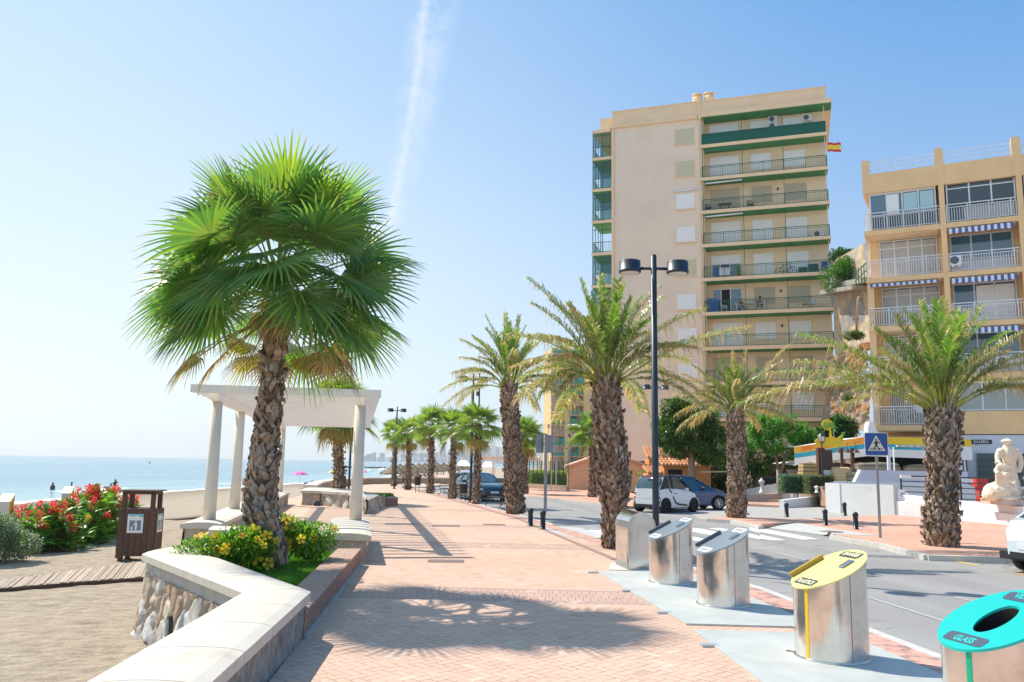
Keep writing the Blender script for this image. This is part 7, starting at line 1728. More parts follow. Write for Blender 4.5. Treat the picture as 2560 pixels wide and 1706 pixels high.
for x, y, Y, lb in ((1381, 1022, 90, 'tall thin lantern post left of the yellow seafront tower'), (1370, 1060, 110, 'thin lantern post with two heads farther left by the seafront')):
    p = V(x, 1190, Y); o = lantern(lb, (p.x, Y, 0), V(x, y, Y).z)
# ---- bollards
def bollard(label, g, grp):
    t = thing('bollard', label, 'bollard', g, 0, grp); mb = MB(); mb.lathe([(.10, 0), (.10, .015), (.075, .02), (.072, .40)], n=20); mb.build('shaft', M('bollard_black', (.012, .014, .02), .38), t)
    mb = MB(); mb.lathe([(.086, .40), (.09, .42), (.088, .455), (.078, .47), (.07, .50), (.04, .525), (0, .53)], n=20); mb.build('cap', M('bollard_black'), t); return t
BG = 'black bollards at the crossing'
b0 = bollard('near black bollard in front of the grey sign post', G(1357, 1324), BG)
for (x, y), lb in (((1326, 1316), 'black bollard left of the one at the grey sign post'), ((1967, 1293), 'leftmost black bollard on the far side of the crossing'), ((2064, 1314), 'black bollard second from the left beyond the road, on the kerb side'), ((2112, 1290), 'black bollard in front of the end of the tall grey wall'), ((2140, 1324), 'black bollard nearest the blue crossing sign')): dup(b0, G(x, y), 0, lb, BG)
# ---- signs
def crossing_sign():
    g = G(2201, 1345); c = V(2192.5, 1111, g.y); t = thing('crossing_sign', 'blue square pedestrian crossing sign on a grey pole', 'road sign', g, R_(-14)); h = .31
    mb = MB(); mb.bx(-.035, .035, -.02, .02, 0, c.z+.2); mb.build('pole', M('grey_post', (.34, .35, .37), .5, .4), t)
    zc = c.z; mb = MB(); w_ = .295
    def rr(w, hh, r, y, mi, d=0):
        pts = [(cx*(w-r)+r*math.cos(a), cz*(hh-r)+r*math.sin(a)) for cx, cz, a0 in ((1, 1, 0), (-1, 1, 90), (-1, -1, 180), (1, -1, 270)) for a in (R_(a0), R_(a0+30), R_(a0+60), R_(a0+90))]
        n = len(pts); mb.add([(x, y, zc+z) for x, z in pts], [tuple(range(n))[::1]], mi=mi)
        if d: mb.add([(x, y, zc+z) for x, z in pts]+[(x, y+d, zc+z) for x, z in pts], [(i, n+i, n+(i+1) % n, (i+1) % n) for i in range(n)]+[tuple(range(2*n-1, n-1, -1))], mi=mi)
    rr(w_+.008, h+.01, .045, -.045, 0, .02); rr(w_-.008, h-.008, .035, -.047, 1)
    tri = lambda pp, y, mi: mb.add([(x, y, zc+z) for x, z in pp], [tuple(range(len(pp)))], mi=mi)
    tri([(-.225, -.185), (.225, -.185), (0, .25)], -.049, 0)
    y = -.051; tri([(.0+.027*math.cos(k*.628), .118+.027*math.sin(k*.628)) for k in range(10)], y, 2)
    tri([(-.035, .08), (.03, .085), (.035, .03), (.02, -.03), (-.03, -.03), (-.03, .03)], y, 2)
    tri([(-.03, .075), (-.015, .05), (-.065, -.005), (-.085, .005)], y-.0005, 2); tri([(.02, .08), (.03, .05), (.085, .005), (.095, .02), (.06, .07)], y-.0005, 2)
    tri([(-.03, -.02), (.005, -.03), (-.025, -.085), (-.035, -.15), (-.062, -.15), (-.06, -.08)], y-.0005, 2); tri([(-.005, -.03), (.025, -.02), (.045, -.08), (.09, -.13), (.07, -.15), (.02, -.09)], y-.001, 2)
    for x in (-.15, -.095, -.04, .02, .075, .13): tri([(x-.022, -.17), (x+.008, -.17), (x+.03-.012*(x > 0)*4*x-.005, -.10 if abs(x) > .03 else -.12), (x+.008-.012*(x > 0)*4*x-.005, -.10 if abs(x) > .03 else -.12)], y-.0015, 2)
    mb.build('sign_panel', [M('sign_white'), M('sign_blue'), M('sign_black', (.01, .01, .015), .5)], t)
crossing_sign()
def sign_backs():
    Y = 30; g = G(1363, 1281); Y = 32.5; g = V(1363, 1281, 32.5); g.z = 0; sg = M('sign_back_grey', (.30, .33, .37), .5, .3); t = thing('sign_post', 'grey pole with two blank sign backs behind the near bollards', 'road sign', g, 0)
    mb = MB(); mb.bx(-.06, .06, -.03, .03, 0, V(1362, 1086, Y).z+.02); mb.build('pole', M('grey_post'), t)
    for x0, x1, y0, y1, dy, rz in ((1338, 1361, 1086, 1132, .05, .5), (1361, 1384, 1088, 1132, .06, -.1)):
        a, b = V(x0, y1, Y), V(x1, y0, Y); mb = MB(); mb.bx(-(b.x-a.x)/2, (b.x-a.x)/2, -.01, .01, -(b.z-a.z)/2, (b.z-a.z)/2); mb.bx(-(b.x-a.x)/2, (b.x-a.x)/2, -.025, -.011, -.02, .02); o = mb.build('sign_back', sg, t); o.location = ((a.x+b.x)/2-g.x, dy, (a.z+b.z)/2); o.rotation_euler = (0, 0, rz)
sign_backs()
# ---- ornate iron benches and litter bins
def bench(label, g, rz, grp):
    t = thing('park_bench', label, 'bench', g, rz, grp); L = 1.7
    mb = MB()
    for k in range(7): mb.bar((-L/2, -.25+.075*k, .43-.01*abs(k-3)), (L/2, -.25+.075*k, .43-.01*abs(k-3)), .05, .025)
    mb.build('seat', black, t)
    mb = MB()       # pierced backrest: arched frame with scrolls
    n = 20; ar = [(-L/2+L*i/n, .25+.08, .78+.16*math.sin(math.pi*i/n)) for i in range(n+1)]
    mb.tube([(-L/2, .27, .46)]+ar+[(L/2, .27, .46)], .018, 6)
    for i in range(-7, 8):
        x = i*.11; zt = .78+.16*math.cos(math.pi*x/L*.98); mb.tube([(x, .27, .47), (x+.03, .285, .55), (x-.03, .305, .66), (x+.02, .32, zt)], .010, 5)
        for z in (.56, .68): mb.tube([(x+.045*math.cos(a*.7854), .295, z+.045*math.sin(a*.7854)) for a in range(9)], .008, 4)
    mb.bar((-L/2, .28, .50), (L/2, .28, .50), .02)
    mb.build('backrest', black, t)
    for sx in (-L/2, L/2):
        mb = MB(); mb.tube([(sx, -.30, .02), (sx, -.34, .06), (sx, -.24, .16), (sx, -.20, .28), (sx, -.27, .42)], .02, 6); mb.tube([(sx, .36, .02), (sx, .40, .06), (sx, .28, .18), (sx, .20, .3), (sx, .27, .46)], .02, 6)
        mb.tube([(sx, -.2, .16), (sx, 0, .24), (sx, .25, .18)], .014, 6); mb.tube([(sx, 0, .30), (sx, .06, .24), (sx, 0, .18), (sx, -.06, .24), (sx, 0, .30)], .012, 6); mb.build('leg', black, t)
        mb = MB(); mb.tube([(sx, -.27, .42), (sx, -.29, .58), (sx, -.2, .66), (sx, .1, .64), (sx, .30, .70)], .018, 6); mb.build('armrest', black, t)
    return t
b = G(1243, 1271); be = bench('ornate black iron bench at the foot of the thick date palm, nearest the camera', Vector((b.x+.1, b.y+.9, 0)), R_(-68), 'ornate iron benches')
for (x, y), rz, lb in (((1113, 1243), -68, 'ornate black iron bench between the third and fourth kerbside fan palms'), ((997, 1221), -62, 'farthest ornate black bench beside the leftmost kerbside fan palms'), ((1250, 1240), -70, 'iron bench partly hidden behind the nearest bench')):
    if y == 1240: continue
    dup(be, G(x, y)+Vector((.15, .8, 0)), R_(rz), lb, 'ornate iron benches')
def postbin(label, g, grp):
    t = thing('litter_bin', label, 'litter bin', g, 0, grp); mb = MB(); mb.lathe([(.17, .38), (.185, .80), (.195, .82)], n=18); mb.build('basket', black, t)
    for s in (-1, 1): mb = MB(); mb.bar((s*.09, 0, 0), (s*.09, 0, .4), .03); mb.build('leg', black, t)
    return t
pb = postbin('black litter bin on two legs just left of the tall lamp post', G(1158, 1254), 'black post litter bins'); pb.scale = (1.1, 1.1, 1.0)
dup(pb, G(1043, 1232), 0, 'black litter bin on two legs farther away, left of the third fan palm', 'black post litter bins', (1.1, 1.1, 1.15))
# ---- small covers in the paving
mb = MB()
for x, y, a, b_ in ((1000, 1310, .55, .3), (1115, 1315, .5, .28), (1235, 1312, .42, .25), (1115, 1403, .42, .22)):
    g = G(x, y, .004); mb.box(g.x, g.y, .005, a*1.6, b_*2, .004, .05)
tag(mb.build('inspection_covers', M('brown_iron_cover', (.20, .13, .11), .7, n=(9, .2))), 'flat brown inspection covers let into the promenade paving', 'cover', kind='structure')
mb = MB(); g = G(2050, 1335, .012); mb.lathe([(.0, 0), (.34, 0), (.34, .003)], G(2063, 1332).x+.3, G(2063, 1332).y+.3, .0105, 24); tag(mb.build('manhole', M('brown_iron_cover')), kind='structure')
# ================================================================ CARS
tyre = M('tyre_rubber', (.012, .012, .013), .85); rimb = M('black_rim_paint', (.02, .02, .022), .3, .5); rims = M('silver_rim', (.55, .56, .58), .3, .8)
cglass = M('car_glass', (.02, .055, .065), .04, spec=1., coat=.6); redl = M('red_lamp', (.50, .01, .02), .2, coat=.5); cleal = M('clear_lamp', (.75, .78, .8), .1, coat=.6); trimb = M('black_trim', (.02, .021, .023), .5)
def interp(pts, x):
    if x <= pts[0][0]: return pts[0][1]
    for (a, u), (b, v) in zip(pts, pts[1:]):
        if x <= b: t = (x-a)/(b-a); return u+(v-u)*(t*t*(3-2*t) if False else t)
    return pts[-1][1]
def car(label, loc, rz, paint, L, W, Hd, belt, roofline, arches, wr, rim, nsp, group=None, scoops=None, cabw=.86, name='parked_car', deck=None, cat='car', bottom=.22, plate=None, lights=None, tri=None, rail=False):
    """x = length, front at +x. belt: (x, z) top of the lower body; roofline: (x, z) top of the glasshouse"""
    t = thing(name, label, cat, loc, rz, group); N = 72; hw = W/2; mb = MB(); x0, x1 = -L/2, L/2; vs = []; K = 9
    def wid(x):
        e = .0; u = (x-x0)/L
        return hw*(1-.30*max(0, (.12-u)/.12)**2.2 - .42*max(0, (u-.84)/.16)**2.2)
    def arch(x, zb):
        for ax, ar in arches:
            d = abs(x-ax)
            if d < ar: zb = max(zb, wr*.95+math.sqrt(ar*ar-d*d)*1.0)
        return zb
    xs_ = sorted(set([x0+L*i/N for i in range(N+1)]+[a+s*r*k for a, r in arches for s in (-1, 1) for k in (1.0, .985, .9, .75)]))
    rows = []
    for x in xs_:
        u = (x-x0)/L; zt = interp(belt, x); zb0 = bottom+.10*max(0, (.07-u)/.07)+.08*max(0, (u-.94)/.06); w_ = wid(x); zb = arch(x, zb0); row = []
        for k in range(K):
            f = k/(K-1); z = lerp(zb, zt, f); g = (z-bottom)/(max(zt, bottom+.1)-bottom); y = w_*(1-.045*(1-g)**2*1.5-.10*max(0, g-.55)**2*4*.45); row.append((x, -y, z))
        yt = row[-1][1]
        for q in (.93, .6, 0, -.6, -.93): row.append((x, yt*q, zt+.035*(1-q*q)+.012))
        row += [(x, -y, z) for x, y, z in row[:K][::-1]]; rows.append(row)
    m = len(rows[0]); vs = [v for r in rows for v in r]
    mb.add(vs, [(i*m+k, (i+1)*m+k, (i+1)*m+k+1, i*m+k+1) for i in range(len(rows)-1) for k in range(m-1)], sm=True)
    mb.add(rows[0], [tuple(range(m))[::-1]]); mb.add(rows[-1], [tuple(range(m))]); body = mb.build('body', paint, t)
    mb = MB(); mb.bx(x0+.12, x1-.12, -hw*.93, hw*.93, bottom-.03, bottom+.12); mb.bx(x0+.3, x1-.3, -hw*.80, hw*.80, bottom, .75); mb.build('underbody', trimb, t)
    # glasshouse
    rx0, rx1 = roofline[0][0], roofline[-1][0]; n = 26; rows = []
    for i in range(n+1):
        x = rx0+(rx1-rx0)*i/n; zb = interp(belt, x)-.03; zt = max(interp(roofline, x), zb+.005); wb = wid(x)*(.93); Hmax = max(z for _, z in roofline); wt = wb-(1-cabw)*hw*1.6*(zt-zb)/(Hmax-.8)
        rows.append([(x, -wb, zb), (x, lerp(-wb, -wt, .55), lerp(zb, zt, .5)), (x, -wt-.0, zt-.03), (x, -wt*.86, zt), (x, 0, zt+.03), (x, wt*.86, zt), (x, wt, zt-.03), (x, lerp(wb, wt, .55), lerp(zb, zt, .5)), (x, wb, zb)])
    mb = MB(); m = 9; mb.add([v for r in rows for v in r], [(i*m+k, (i+1)*m+k, (i+1)*m+k+1, i*m+k+1) for i in range(n) for k in range(m-1)], sm=True); mb.build('windows', cglass, t)
    # roof panel and pillars sit proud of the glass
    Hm = max(z for _, z in roofline); rp = [i for i in range(n+1) if interp(roofline, rows[i][0][0]) > Hm-.13]; mb = MB()
    rr = []
    for i in rp: rr.append([(v[0], v[1]*1.012, v[2]+.012) for v in rows[i][2:7]])
    mb.add([v for r in rr for v in r], [(i*5+k, (i+1)*5+k, (i+1)*5+k+1, i*5+k+1) for i in range(len(rr)-1) for k in range(4)], sm=True)
    def pil(i0, i1, w_=.07):
        for s in (2, 6):
            a, b = Vector(rows[i0][0 if s == 2 else 8]), Vector(rows[i1][s]); o = Vector((0, -.012 if s == 2 else .012, .01)); mb.bar(a+o, b+o, w_, .03)
    pm_ = tri or paint
    pil(n, rp[-1]); pil(0, rp[0], .14)
    for sx in (scoops or [.0]): i = min(range(n+1), key=lambda k: abs(rows[k][0][0]-sx)); pil(i, i, .08)
    if tri:
        for s in (-1, 1):
            for i in range(0, 7): a, b = rows[i], rows[i+1]; k = (0, 1, 2) if s < 0 else (8, 7, 6); [mb.quad(*[Vector(v)+Vector((0, s*.014, 0)) for v in (a[k[q]], b[k[q]], b[k[q+1]], a[k[q+1]])]) for q in range(2)]
    mb.build('roof', pm_, t)
    # wheels
    for ax, ar in arches:
        for s in (-1, 1):
            y = s*(hw-.10); mb = MB(); pr = [(wr-.03, -.10), (wr, -.08), (wr, .08), (wr-.03, .10), (wr*.68, .11), (wr*.62, .095)]; q = 26
            vs = [(ax+r*math.cos(6.2832*k/q), y+s*o*1.0, wr+r*math.sin(6.2832*k/q)) for r, o in pr for k in range(q)]
            mb.add(vs, [(i*q+k, i*q+(k+1) % q, (i+1)*q+(k+1) % q, (i+1)*q+k) for i in range(len(pr)-1) for k in range(q)], sm=True); mb.add([(ax+(wr-.03)*math.cos(6.2832*k/q), y-s*.10, wr+(wr-.03)*math.sin(6.2832*k/q)) for k in range(q)], [tuple(range(q))])
            wh = mb.build('wheel', tyre, t); mb = MB(); yo = y+s*.075
            mb.add([(ax+wr*.62*math.cos(6.2832*k/q), y+s*.03, wr+wr*.62*math.sin(6.2832*k/q)) for k in range(q)], [tuple(range(q))], mi=1)
            mb.tube([(ax+wr*.63*math.cos(6.2832*k/q), yo+s*.015, wr+wr*.63*math.sin(6.2832*k/q)) for k in range(q+1)], .016, 5)
            for k in range(nsp): a = 6.2832*k/nsp+.3; mb.bar((ax+wr*.10*math.cos(a), yo, wr+wr*.10*math.sin(a)), (ax+wr*.62*math.cos(a), yo, wr+wr*.62*math.sin(a)), wr*.16, .02)
            mb.tube([(ax, yo-.01, wr), (ax, yo+s*.02, wr)], wr*.15, 10); mb.build('rim', [rim, trimb], wh)
    # wheel arch lips, sills, bumper
    mb = MB()
    for ax, ar in arches:
        for s in (-1, 1):
            w_ = s*(wid(ax)*.975); mb.tube([(ax+ar*math.cos(a), w_*(.985+.01*math.sin(a)), wr*.95+ar*math.sin(a)) for a in [math.pi*k/14 for k in range(15)]], .018, 5)
    mb.build('arch_trim', trimb if not tri else paint, t)
    mb = MB(); mb.bx(x0-.012, x0+.06, -hw*.66, hw*.66, bottom+.04, bottom+.13); mb.bx(x1-.10, x1+.004, -hw*.52, hw*.52, bottom+.02, bottom+.14); mb.build('bumper_insert', trimb, t)
    bz = interp(belt, x0+.05)
    for s in (-1, 1):
        yy = s*hw*.62; mb = MB(); mb_ell(mb, Vector((x0+.08, s*hw*.76, bz-.14)), (.10, .09, .085 if tri else .10), 10)
        if tri: mb_ell(mb, Vector((x0+.10, s*hw*.80, bz-.32)), (.10, .08, .075), 10)
        mb.build('tail_light', redl, t)
        fz = interp(belt, x1-.25)-.12; mb = MB(); mb_ell(mb, Vector((x1-.27, s*hw*.66, fz)), (.17, .14, .085), 10); mb.build('headlight', cleal, t)
        mx = interp([(0, 0)], 0); i = n-4; mb = MB(); r_ = rows[i][0 if s < 0 else 8]; mb_ell(mb, Vector((r_[0]-.25, r_[1]+s*.12, r_[2]+.10)), (.07, .11, .075), 10); mb.build('wing_mirror', trimb if not tri else paint, t)
    mb = MB(); px_ = -hw*.0; mb.bx(x0-.006, x0+.05, -.26, .26, bz-.34, bz-.22); mb.build('number_plate', M('plate_white', (.7, .72, .74), .4), t)
    mb = MB(); mb.bx(x1-.08, x1+.012, -.26, .26, bottom+.2, bottom+.31); mb.build('number_plate', M('plate_white'), t)
    # door shut lines and handle
    mb = MB()
    for s in (-1, 1):
        for dx in (scoops or [0.])+[roofline[-1][0]-.1]:
            zt = interp(belt, dx)-.04; w_ = wid(dx)
            mb.tube([(dx, -s*w_*(1-.045*(1-g)**2*1.5-.18*max(0, g-.55)**2)-s*.001, bottom+.06+(zt-bottom-.06)*g) for g in (0, .25, .5, .75, .95)], .006, 4)
        mb.bx((scoops or [0])[0]+.08, (scoops or [0])[0]+.24, -s*wid(0)*.99-.012, -s*wid(0)*.99+.012, .78, .81)
    mb.build('door_lines', trimb, t)
    return t, rows, wid
pw = M('white_car_paint', (.72, .74, .78), .22, coat=.8); pb_ = M('blue_car_paint', (.02, .065, .19), .22, .2, coat=.9); pd = M('dark_teal_car_paint', (.02, .05, .075), .2, .3, coat=.9); psil = M('silver_car_paint', (.50, .52, .55), .25, .5, coat=.7); pblk = M('black_cell_paint', (.012, .014, .02), .4, coat=.15)
rdz = RD
# white microcar
gr_, gf = G(1651, 1284, RD), G(1742, 1280.5, RD); ang = math.atan2(gf.y-gr_.y, gf.x-gr_.x); ang = R_(40); mid = (gr_+gf)/2; nrm = Vector((-math.sin(ang), math.cos(ang), 0))
c0 = mid+nrm*.70+Vector((.02, 0, 0)); c0.z = RD
tt, rows, wid = car('white two seat microcar with black roof cell and red tail lights stopped on the road', c0, ang, pw, 2.7, 1.56, 1.54,
    [(-1.35, .93), (-1.2, .96), (-.9, 1.0), (-.2, .98), (.5, .92), (.95, .82), (1.2, .66), (1.33, .50), (1.35, .42)], [(-1.27, .98), (-1.1, 1.30), (-.95, 1.49), (-.5, 1.545), (0, 1.535), (.25, 1.44), (.55, 1.20), (.82, .95), (.9, .88)],
    [(-.94, .37), (.93, .36)], .30, rimb, 6, None, [-.45], .84, 'microcar', tri=pblk)
mb = MB(); path = [(-.72, .97), (-.60, .85), (-.42, .58), (-.30, .42), (-.12, .36), (.45, .30)]
for s in (-1, 1):
    for (xa, za), (xb, zb) in zip(path, path[1:]): mb.bar((xa, s*.755, za), (xb, s*.757, zb), .03, .075)
mb.build('cell_line', pblk, tt)
mb = MB(); mb.bx(-1.16, -1.10, -.22, .22, 1.47, 1.51); mb.build('brake_light', redl, tt)
# blue hatchback behind it
gw = G(1797, 1276, RD); ang = R_(14); f = Vector((math.cos(ang), math.sin(ang), 0)); nrm = Vector((-f.y, f.x, 0)); c1 = gw-f*1.30+nrm*.80; c1.z = RD
car('dark blue hatchback stopped behind the white microcar', c1, ang, pb_, 4.0, 1.68, 1.5,
    [(-2.0, .85), (-1.8, .98), (-1, .97), (.3, .92), (1.0, .90), (1.5, .82), (1.85, .66), (2.0, .5)], [(-1.9, .98), (-1.6, 1.35), (-1.3, 1.46), (-.5, 1.52), (.1, 1.48), (.6, 1.25), (1.1, .98), (1.25, .90)],
    [(-1.25, .38), (1.30, .38)], .31, rims, 8, None, [-.35, .35], .82, 'hatchback')
# dark saloon on the left, facing the camera
ang = R_(-66); gs = G(1240, 1256, RD); f = Vector((math.cos(ang), math.sin(ang), 0)); c2 = gs-f*2.3+Vector((-.1, .35, 0)); c2.z = RD
car('dark blue green saloon parked behind the palms and facing the camera', c2, ang, pd, 4.85, 1.84, 1.45,
    [(-2.42, .85), (-2.2, .95), (-1.2, .96), (1.0, .92), (1.6, .88), (2.1, .78), (2.35, .66), (2.42, .5)], [(-1.75, .96), (-1.3, 1.25), (-.9, 1.40), (-.2, 1.45), (.3, 1.40), (.8, 1.15), (1.2, .94)],
    [(-1.5, .38), (1.48, .38)], .33, rims, 7, 'cars parked left of the road', [-.4, .4], .80, 'saloon_car')
ang = R_(100); g3_ = V(1160, 1215, 57); c3 = Vector((g3_.x+.2, 58, RD))
car('silver car parked beyond the dark saloon with red tail lights towards the camera', c3, ang, psil, 4.5, 1.8, 1.4,
    [(-2.25, .90), (-2.0, 1.0), (-1, .95), (1.0, .90), (1.7, .82), (2.2, .6), (2.25, .5)], [(-1.9, 1.0), (-1.3, 1.30), (-.8, 1.40), (0, 1.40), (.5, 1.2), (1.1, .92)],
    [(-1.35, .38), (1.40, .38)], .33, rims, 7, 'cars parked left of the road', [-.3], .80, 'parked_car')
# white van nose at the right edge
ang = R_(196); g5_ = G(2538, 1432, RD); f = Vector((math.cos(ang), math.sin(ang), 0)); c4 = g5_-f*1.9+Vector((f.y, -f.x, 0))*-.55; c4.z = RD
car('white van of which only the nose enters at the right edge of the photo', c4, ang, M('pale_blue_white_paint', (.62, .70, .76), .22, coat=.8), 4.2, 1.75, 1.8,
    [(-2.1, 1.1), (-1, 1.12), (1.2, 1.08), (1.7, .98), (2.02, .80), (2.1, .6)], [(-2.05, 1.12), (-1.9, 1.7), (-1, 1.82), (.3, 1.78), (.8, 1.5), (1.5, 1.05)],
    [(-1.3, .38), (1.35, .38)], .32, rims, 7, None, [.0], .86, 'van', bottom=.28)
# ================================================================ PEOPLE
skin = M('tanned_skin', (.30, .15, .09), .6); skd = M('wet_dark_skin', (.10, .055, .04), .5); hair = M('dark_hair', (.015, .012, .01), .7)
def person(label, loc, rz, J, mats, group=None, hairm=hair, clothes=None, s=1., hair_long=False):
    """J: joint dict in metres, feet or hips at the origin; one continuous skinned body"""
    t = thing('person', label, 'person', loc, rz, group); t.scale = (s, s, s)
    order = ['pelvis', 'waist', 'chest', 'neck', 'chin', 'head', 'shL', 'elL', 'wrL', 'haL', 'shR', 'elR', 'wrR', 'haR', 'hiL', 'knL', 'anL', 'toL', 'hiR', 'knR', 'anR', 'toR']
    rad = dict(pelvis=.145, waist=.125, chest=.155, neck=.058, chin=.075, head=.098, sh=.062, el=.044, wr=.030, ha=.040, hi=.092, kn=.062, an=.042, to=.038)
    par = dict(waist='pelvis', chest='waist', neck='chest', chin='neck', head='chin', shL='chest', elL='shL', wrL='elL', haL='wrL', shR='chest', elR='shR', wrR='elR', haR='wrR', hiL='pelvis', knL='hiL', anL='knL', toL='anL', hiR='pelvis', knR='hiR', anR='knR', toR='anR')
    names = [n for n in order if n in J]; idx = {n: i for i, n in enumerate(names)}
    vs = [J[n] for n in names]; es = [(idx[par[n]], idx[n]) for n in names if n in par and par[n] in idx]
    rs = [rad.get(n, rad.get(n[:2], .05)) for n in names]
    for sd in 'LR':
        if 'ha'+sd in J:        # five short fingers
            h, w_ = Vector(J['ha'+sd]), Vector(J['wr'+sd]); d = (h-w_).normalized(); sdv = d.orthogonal().normalized()
            for k in range(5): q = h+d*(.07 if k else .03)+sdv*(.018*(k-2.2))*(1 if k else 1.6)-Vector((0, 0, .012)); vs.append(tuple(q)); es.append((idx['ha'+sd], len(vs)-1)); rs.append(.009)
    me = bpy.data.meshes.new('body'); me.from_pydata(vs, es, []); me.materials.append(mats[0]); o = bpy.data.objects.new('body', me); S.collection.objects.link(o); o.parent = t
    sk = o.modifiers.new('skin', 'SKIN'); sk.use_smooth_shade = True
    for v, r in zip(me.skin_vertices[0].data, rs): v.radius = (r, r); v.use_root = False
    me.skin_vertices[0].data[idx['pelvis']].use_root = True
    for n in ('chest', 'pelvis', 'waist'): me.skin_vertices[0].data[idx[n]].radius = (rs[idx[n]]*1.15, rs[idx[n]]*.85)
    sb = o.modifiers.new('sub', 'SUBSURF'); sb.levels = sb.render_levels = 1
    hd = Vector(J['head']); mb = MB(); mb_ell(mb, hd+Vector((0, .02, .035)), (.105, .108, .088), 14)
    if hair_long: mb_ell(mb, hd+Vector((0, .07, -.06)), (.09, .05, .14), 12)
    mb.build('hair', hairm, t)
    mb = MB(); mb_ell(mb, hd+Vector((0, -.105, -.02)), (.014, .02, .02), 8); [mb_ell(mb, hd+Vector((sx*.035, -.092, .005)), (.012, .008, .008), 8) for sx in (-1, 1)]; mb_ell(mb, hd+Vector((0, -.09, -.06)), (.025, .01, .007), 8); [mb_ell(mb, hd+Vector((sx*.10, 0, -.01)), (.012, .02, .028), 8) for sx in (-1, 1)]
    mb.build('face_features', mats[0], t)
    if clothes:
        p = Vector(J['pelvis']); mb = MB(); mb.lathe([(.15, -.12), (.175, -.05), (.165, .06), (.15, .12)], p.x, p.y, p.z, 14); mb.build('shorts', clothes, t)
        for sd in 'LR':
            if 'kn'+sd in J: a, b = Vector(J['hi'+sd]), Vector(J['kn'+sd]); mb = MB(); mb.tube([a, a.lerp(b, .55)], [.125, .10], 10); mb.build('shorts_leg', clothes, t)
    return t
def wader(arms='down'):
    J = dict(pelvis=(0, 0, .92), waist=(0, 0, 1.08), chest=(0, 0, 1.30), neck=(0, 0, 1.47), chin=(0, -.02, 1.54), head=(0, -.01, 1.63), hiL=(-.10, 0, .86), knL=(-.11, -.02, .48), anL=(-.11, 0, .09), toL=(-.11, -.14, .04), hiR=(.10, 0, .86), knR=(.12, -.03, .48), anR=(.12, 0, .09), toR=(.12, -.14, .04))
    if arms == 'down': J.update(shL=(-.19, 0, 1.40), elL=(-.24, .02, 1.12), wrL=(-.20, -.12, .92), haL=(-.17, -.18, .86), shR=(.19, 0, 1.40), elR=(.25, .02, 1.12), wrR=(.22, -.12, .92), haR=(.18, -.18, .86))
    else: J.update(shL=(-.19, 0, 1.40), elL=(-.24, .02, 1.12), wrL=(-.20, -.12, .92), haL=(-.17, -.18, .86), shR=(.19, 0, 1.40), elR=(.30, -.16, 1.34), wrR=(.14, -.20, 1.52), haR=(.09, -.18, 1.60))
    return J
PG = 'people wading in the sea'
swim = M('dark_swimwear', (.015, .02, .035), .7)
def wade(px, ytop, yw, lb, rz, arms='down', m=skd, hl=False, sunk=None):
    g = G(px, yw, SEA); top = V(px, ytop, g.y).z; person(lb, (g.x, g.y, top-1.73), R_(rz), wader(arms), [m], PG, hair, swim, 1, hl)
wade(131, 1207, 1226, 'woman in dark swimwear standing waist deep at the left of the waders', 60, hl=True)
wade(178, 1206, 1226, 'bare backed person standing in the sea just behind the steel pillar', -60)
wade(287, 1199, 1217, 'man standing in the sea with a hand raised to his head, a child beside him', 40, 'up')
g = G(277, 1218, SEA); person('child sunk to the shoulders in the sea beside the standing man', (g.x, g.y, SEA-1.28), .3, wader(), [skin], PG, hair, swim)
# diners on the balcony
def sitter(): return dict(pelvis=(0, 0, .52), waist=(0, -.03, .68), chest=(0, -.06, .90), neck=(0, -.08, 1.06), chin=(0, -.11, 1.13), head=(0, -.10, 1.22), shL=(-.18, -.06, 1.0), elL=(-.22, -.20, .80), wrL=(-.12, -.42, .80), haL=(-.10, -.50, .80), shR=(.18, -.06, 1.0), elR=(.22, -.20, .80), wrR=(.12, -.42, .82), haR=(.10, -.50, .84), hiL=(-.10, -.08, .50), knL=(-.12, -.45, .50), anL=(-.12, -.42, .10), toL=(-.12, -.54, .05), hiR=(.10, -.08, .50), knR=(.12, -.45, .50), anR=(.12, -.42, .10), toR=(.12, -.54, .05))
for x, rz, lb, h_ in ((-7.3, 90, 'bare chested grey haired person leaning over the left side of the balcony table', M('grey_hair', (.35, .33, .30), .8)), (-5.55, -90, 'bare chested person sitting upright at the right side of the balcony table', hair)):
    w_ = wm(TWR) @ Vector((x, .5, ZS[5])); person(lb, w_, YAW1+R_(rz), sitter(), [skin], 'diners on the balcony', h_, swim)
# ================================================================ BEACH THINGS
def parasol(label, loc, r, h, m, grp='beach parasols', tilt=0.):
    t = thing('beach_parasol', label, 'parasol', loc, 0, grp); n = 10; mb = MB(); vs = []
    for q, z in ((1, 0), (.85, .12), (.5, .30), (0.02, .42)):
        for k in range(n*2): a = 3.1416*k/n; rr = r*q*(1 if k % 2 == 0 else .96); vs.append((rr*math.cos(a), rr*math.sin(a), h-.42*r+z*r-(.06*r if q == 1 and k % 2 else 0)))
    mb.add(vs, [(i*2*n+k, i*2*n+(k+1) % (2*n), (i+1)*2*n+(k+1) % (2*n), (i+1)*2*n+k) for i in range(3) for k in range(2*n)]); mb.build('canopy', m, t)
    mb = MB(); mb.bar((0, 0, -.2), (0, 0, h+.06), .035); mb.build('pole', wal, t); return t
pinkc = M('pink_canopy', (.80, .13, .42), .7)
g = G(748, 1215, -1.25); hh = V(748, 1178, g.y).z+1.25; parasol('bright pink parasol standing alone on the beach near the water', g, 20*g.y/2080, hh, pinkc)
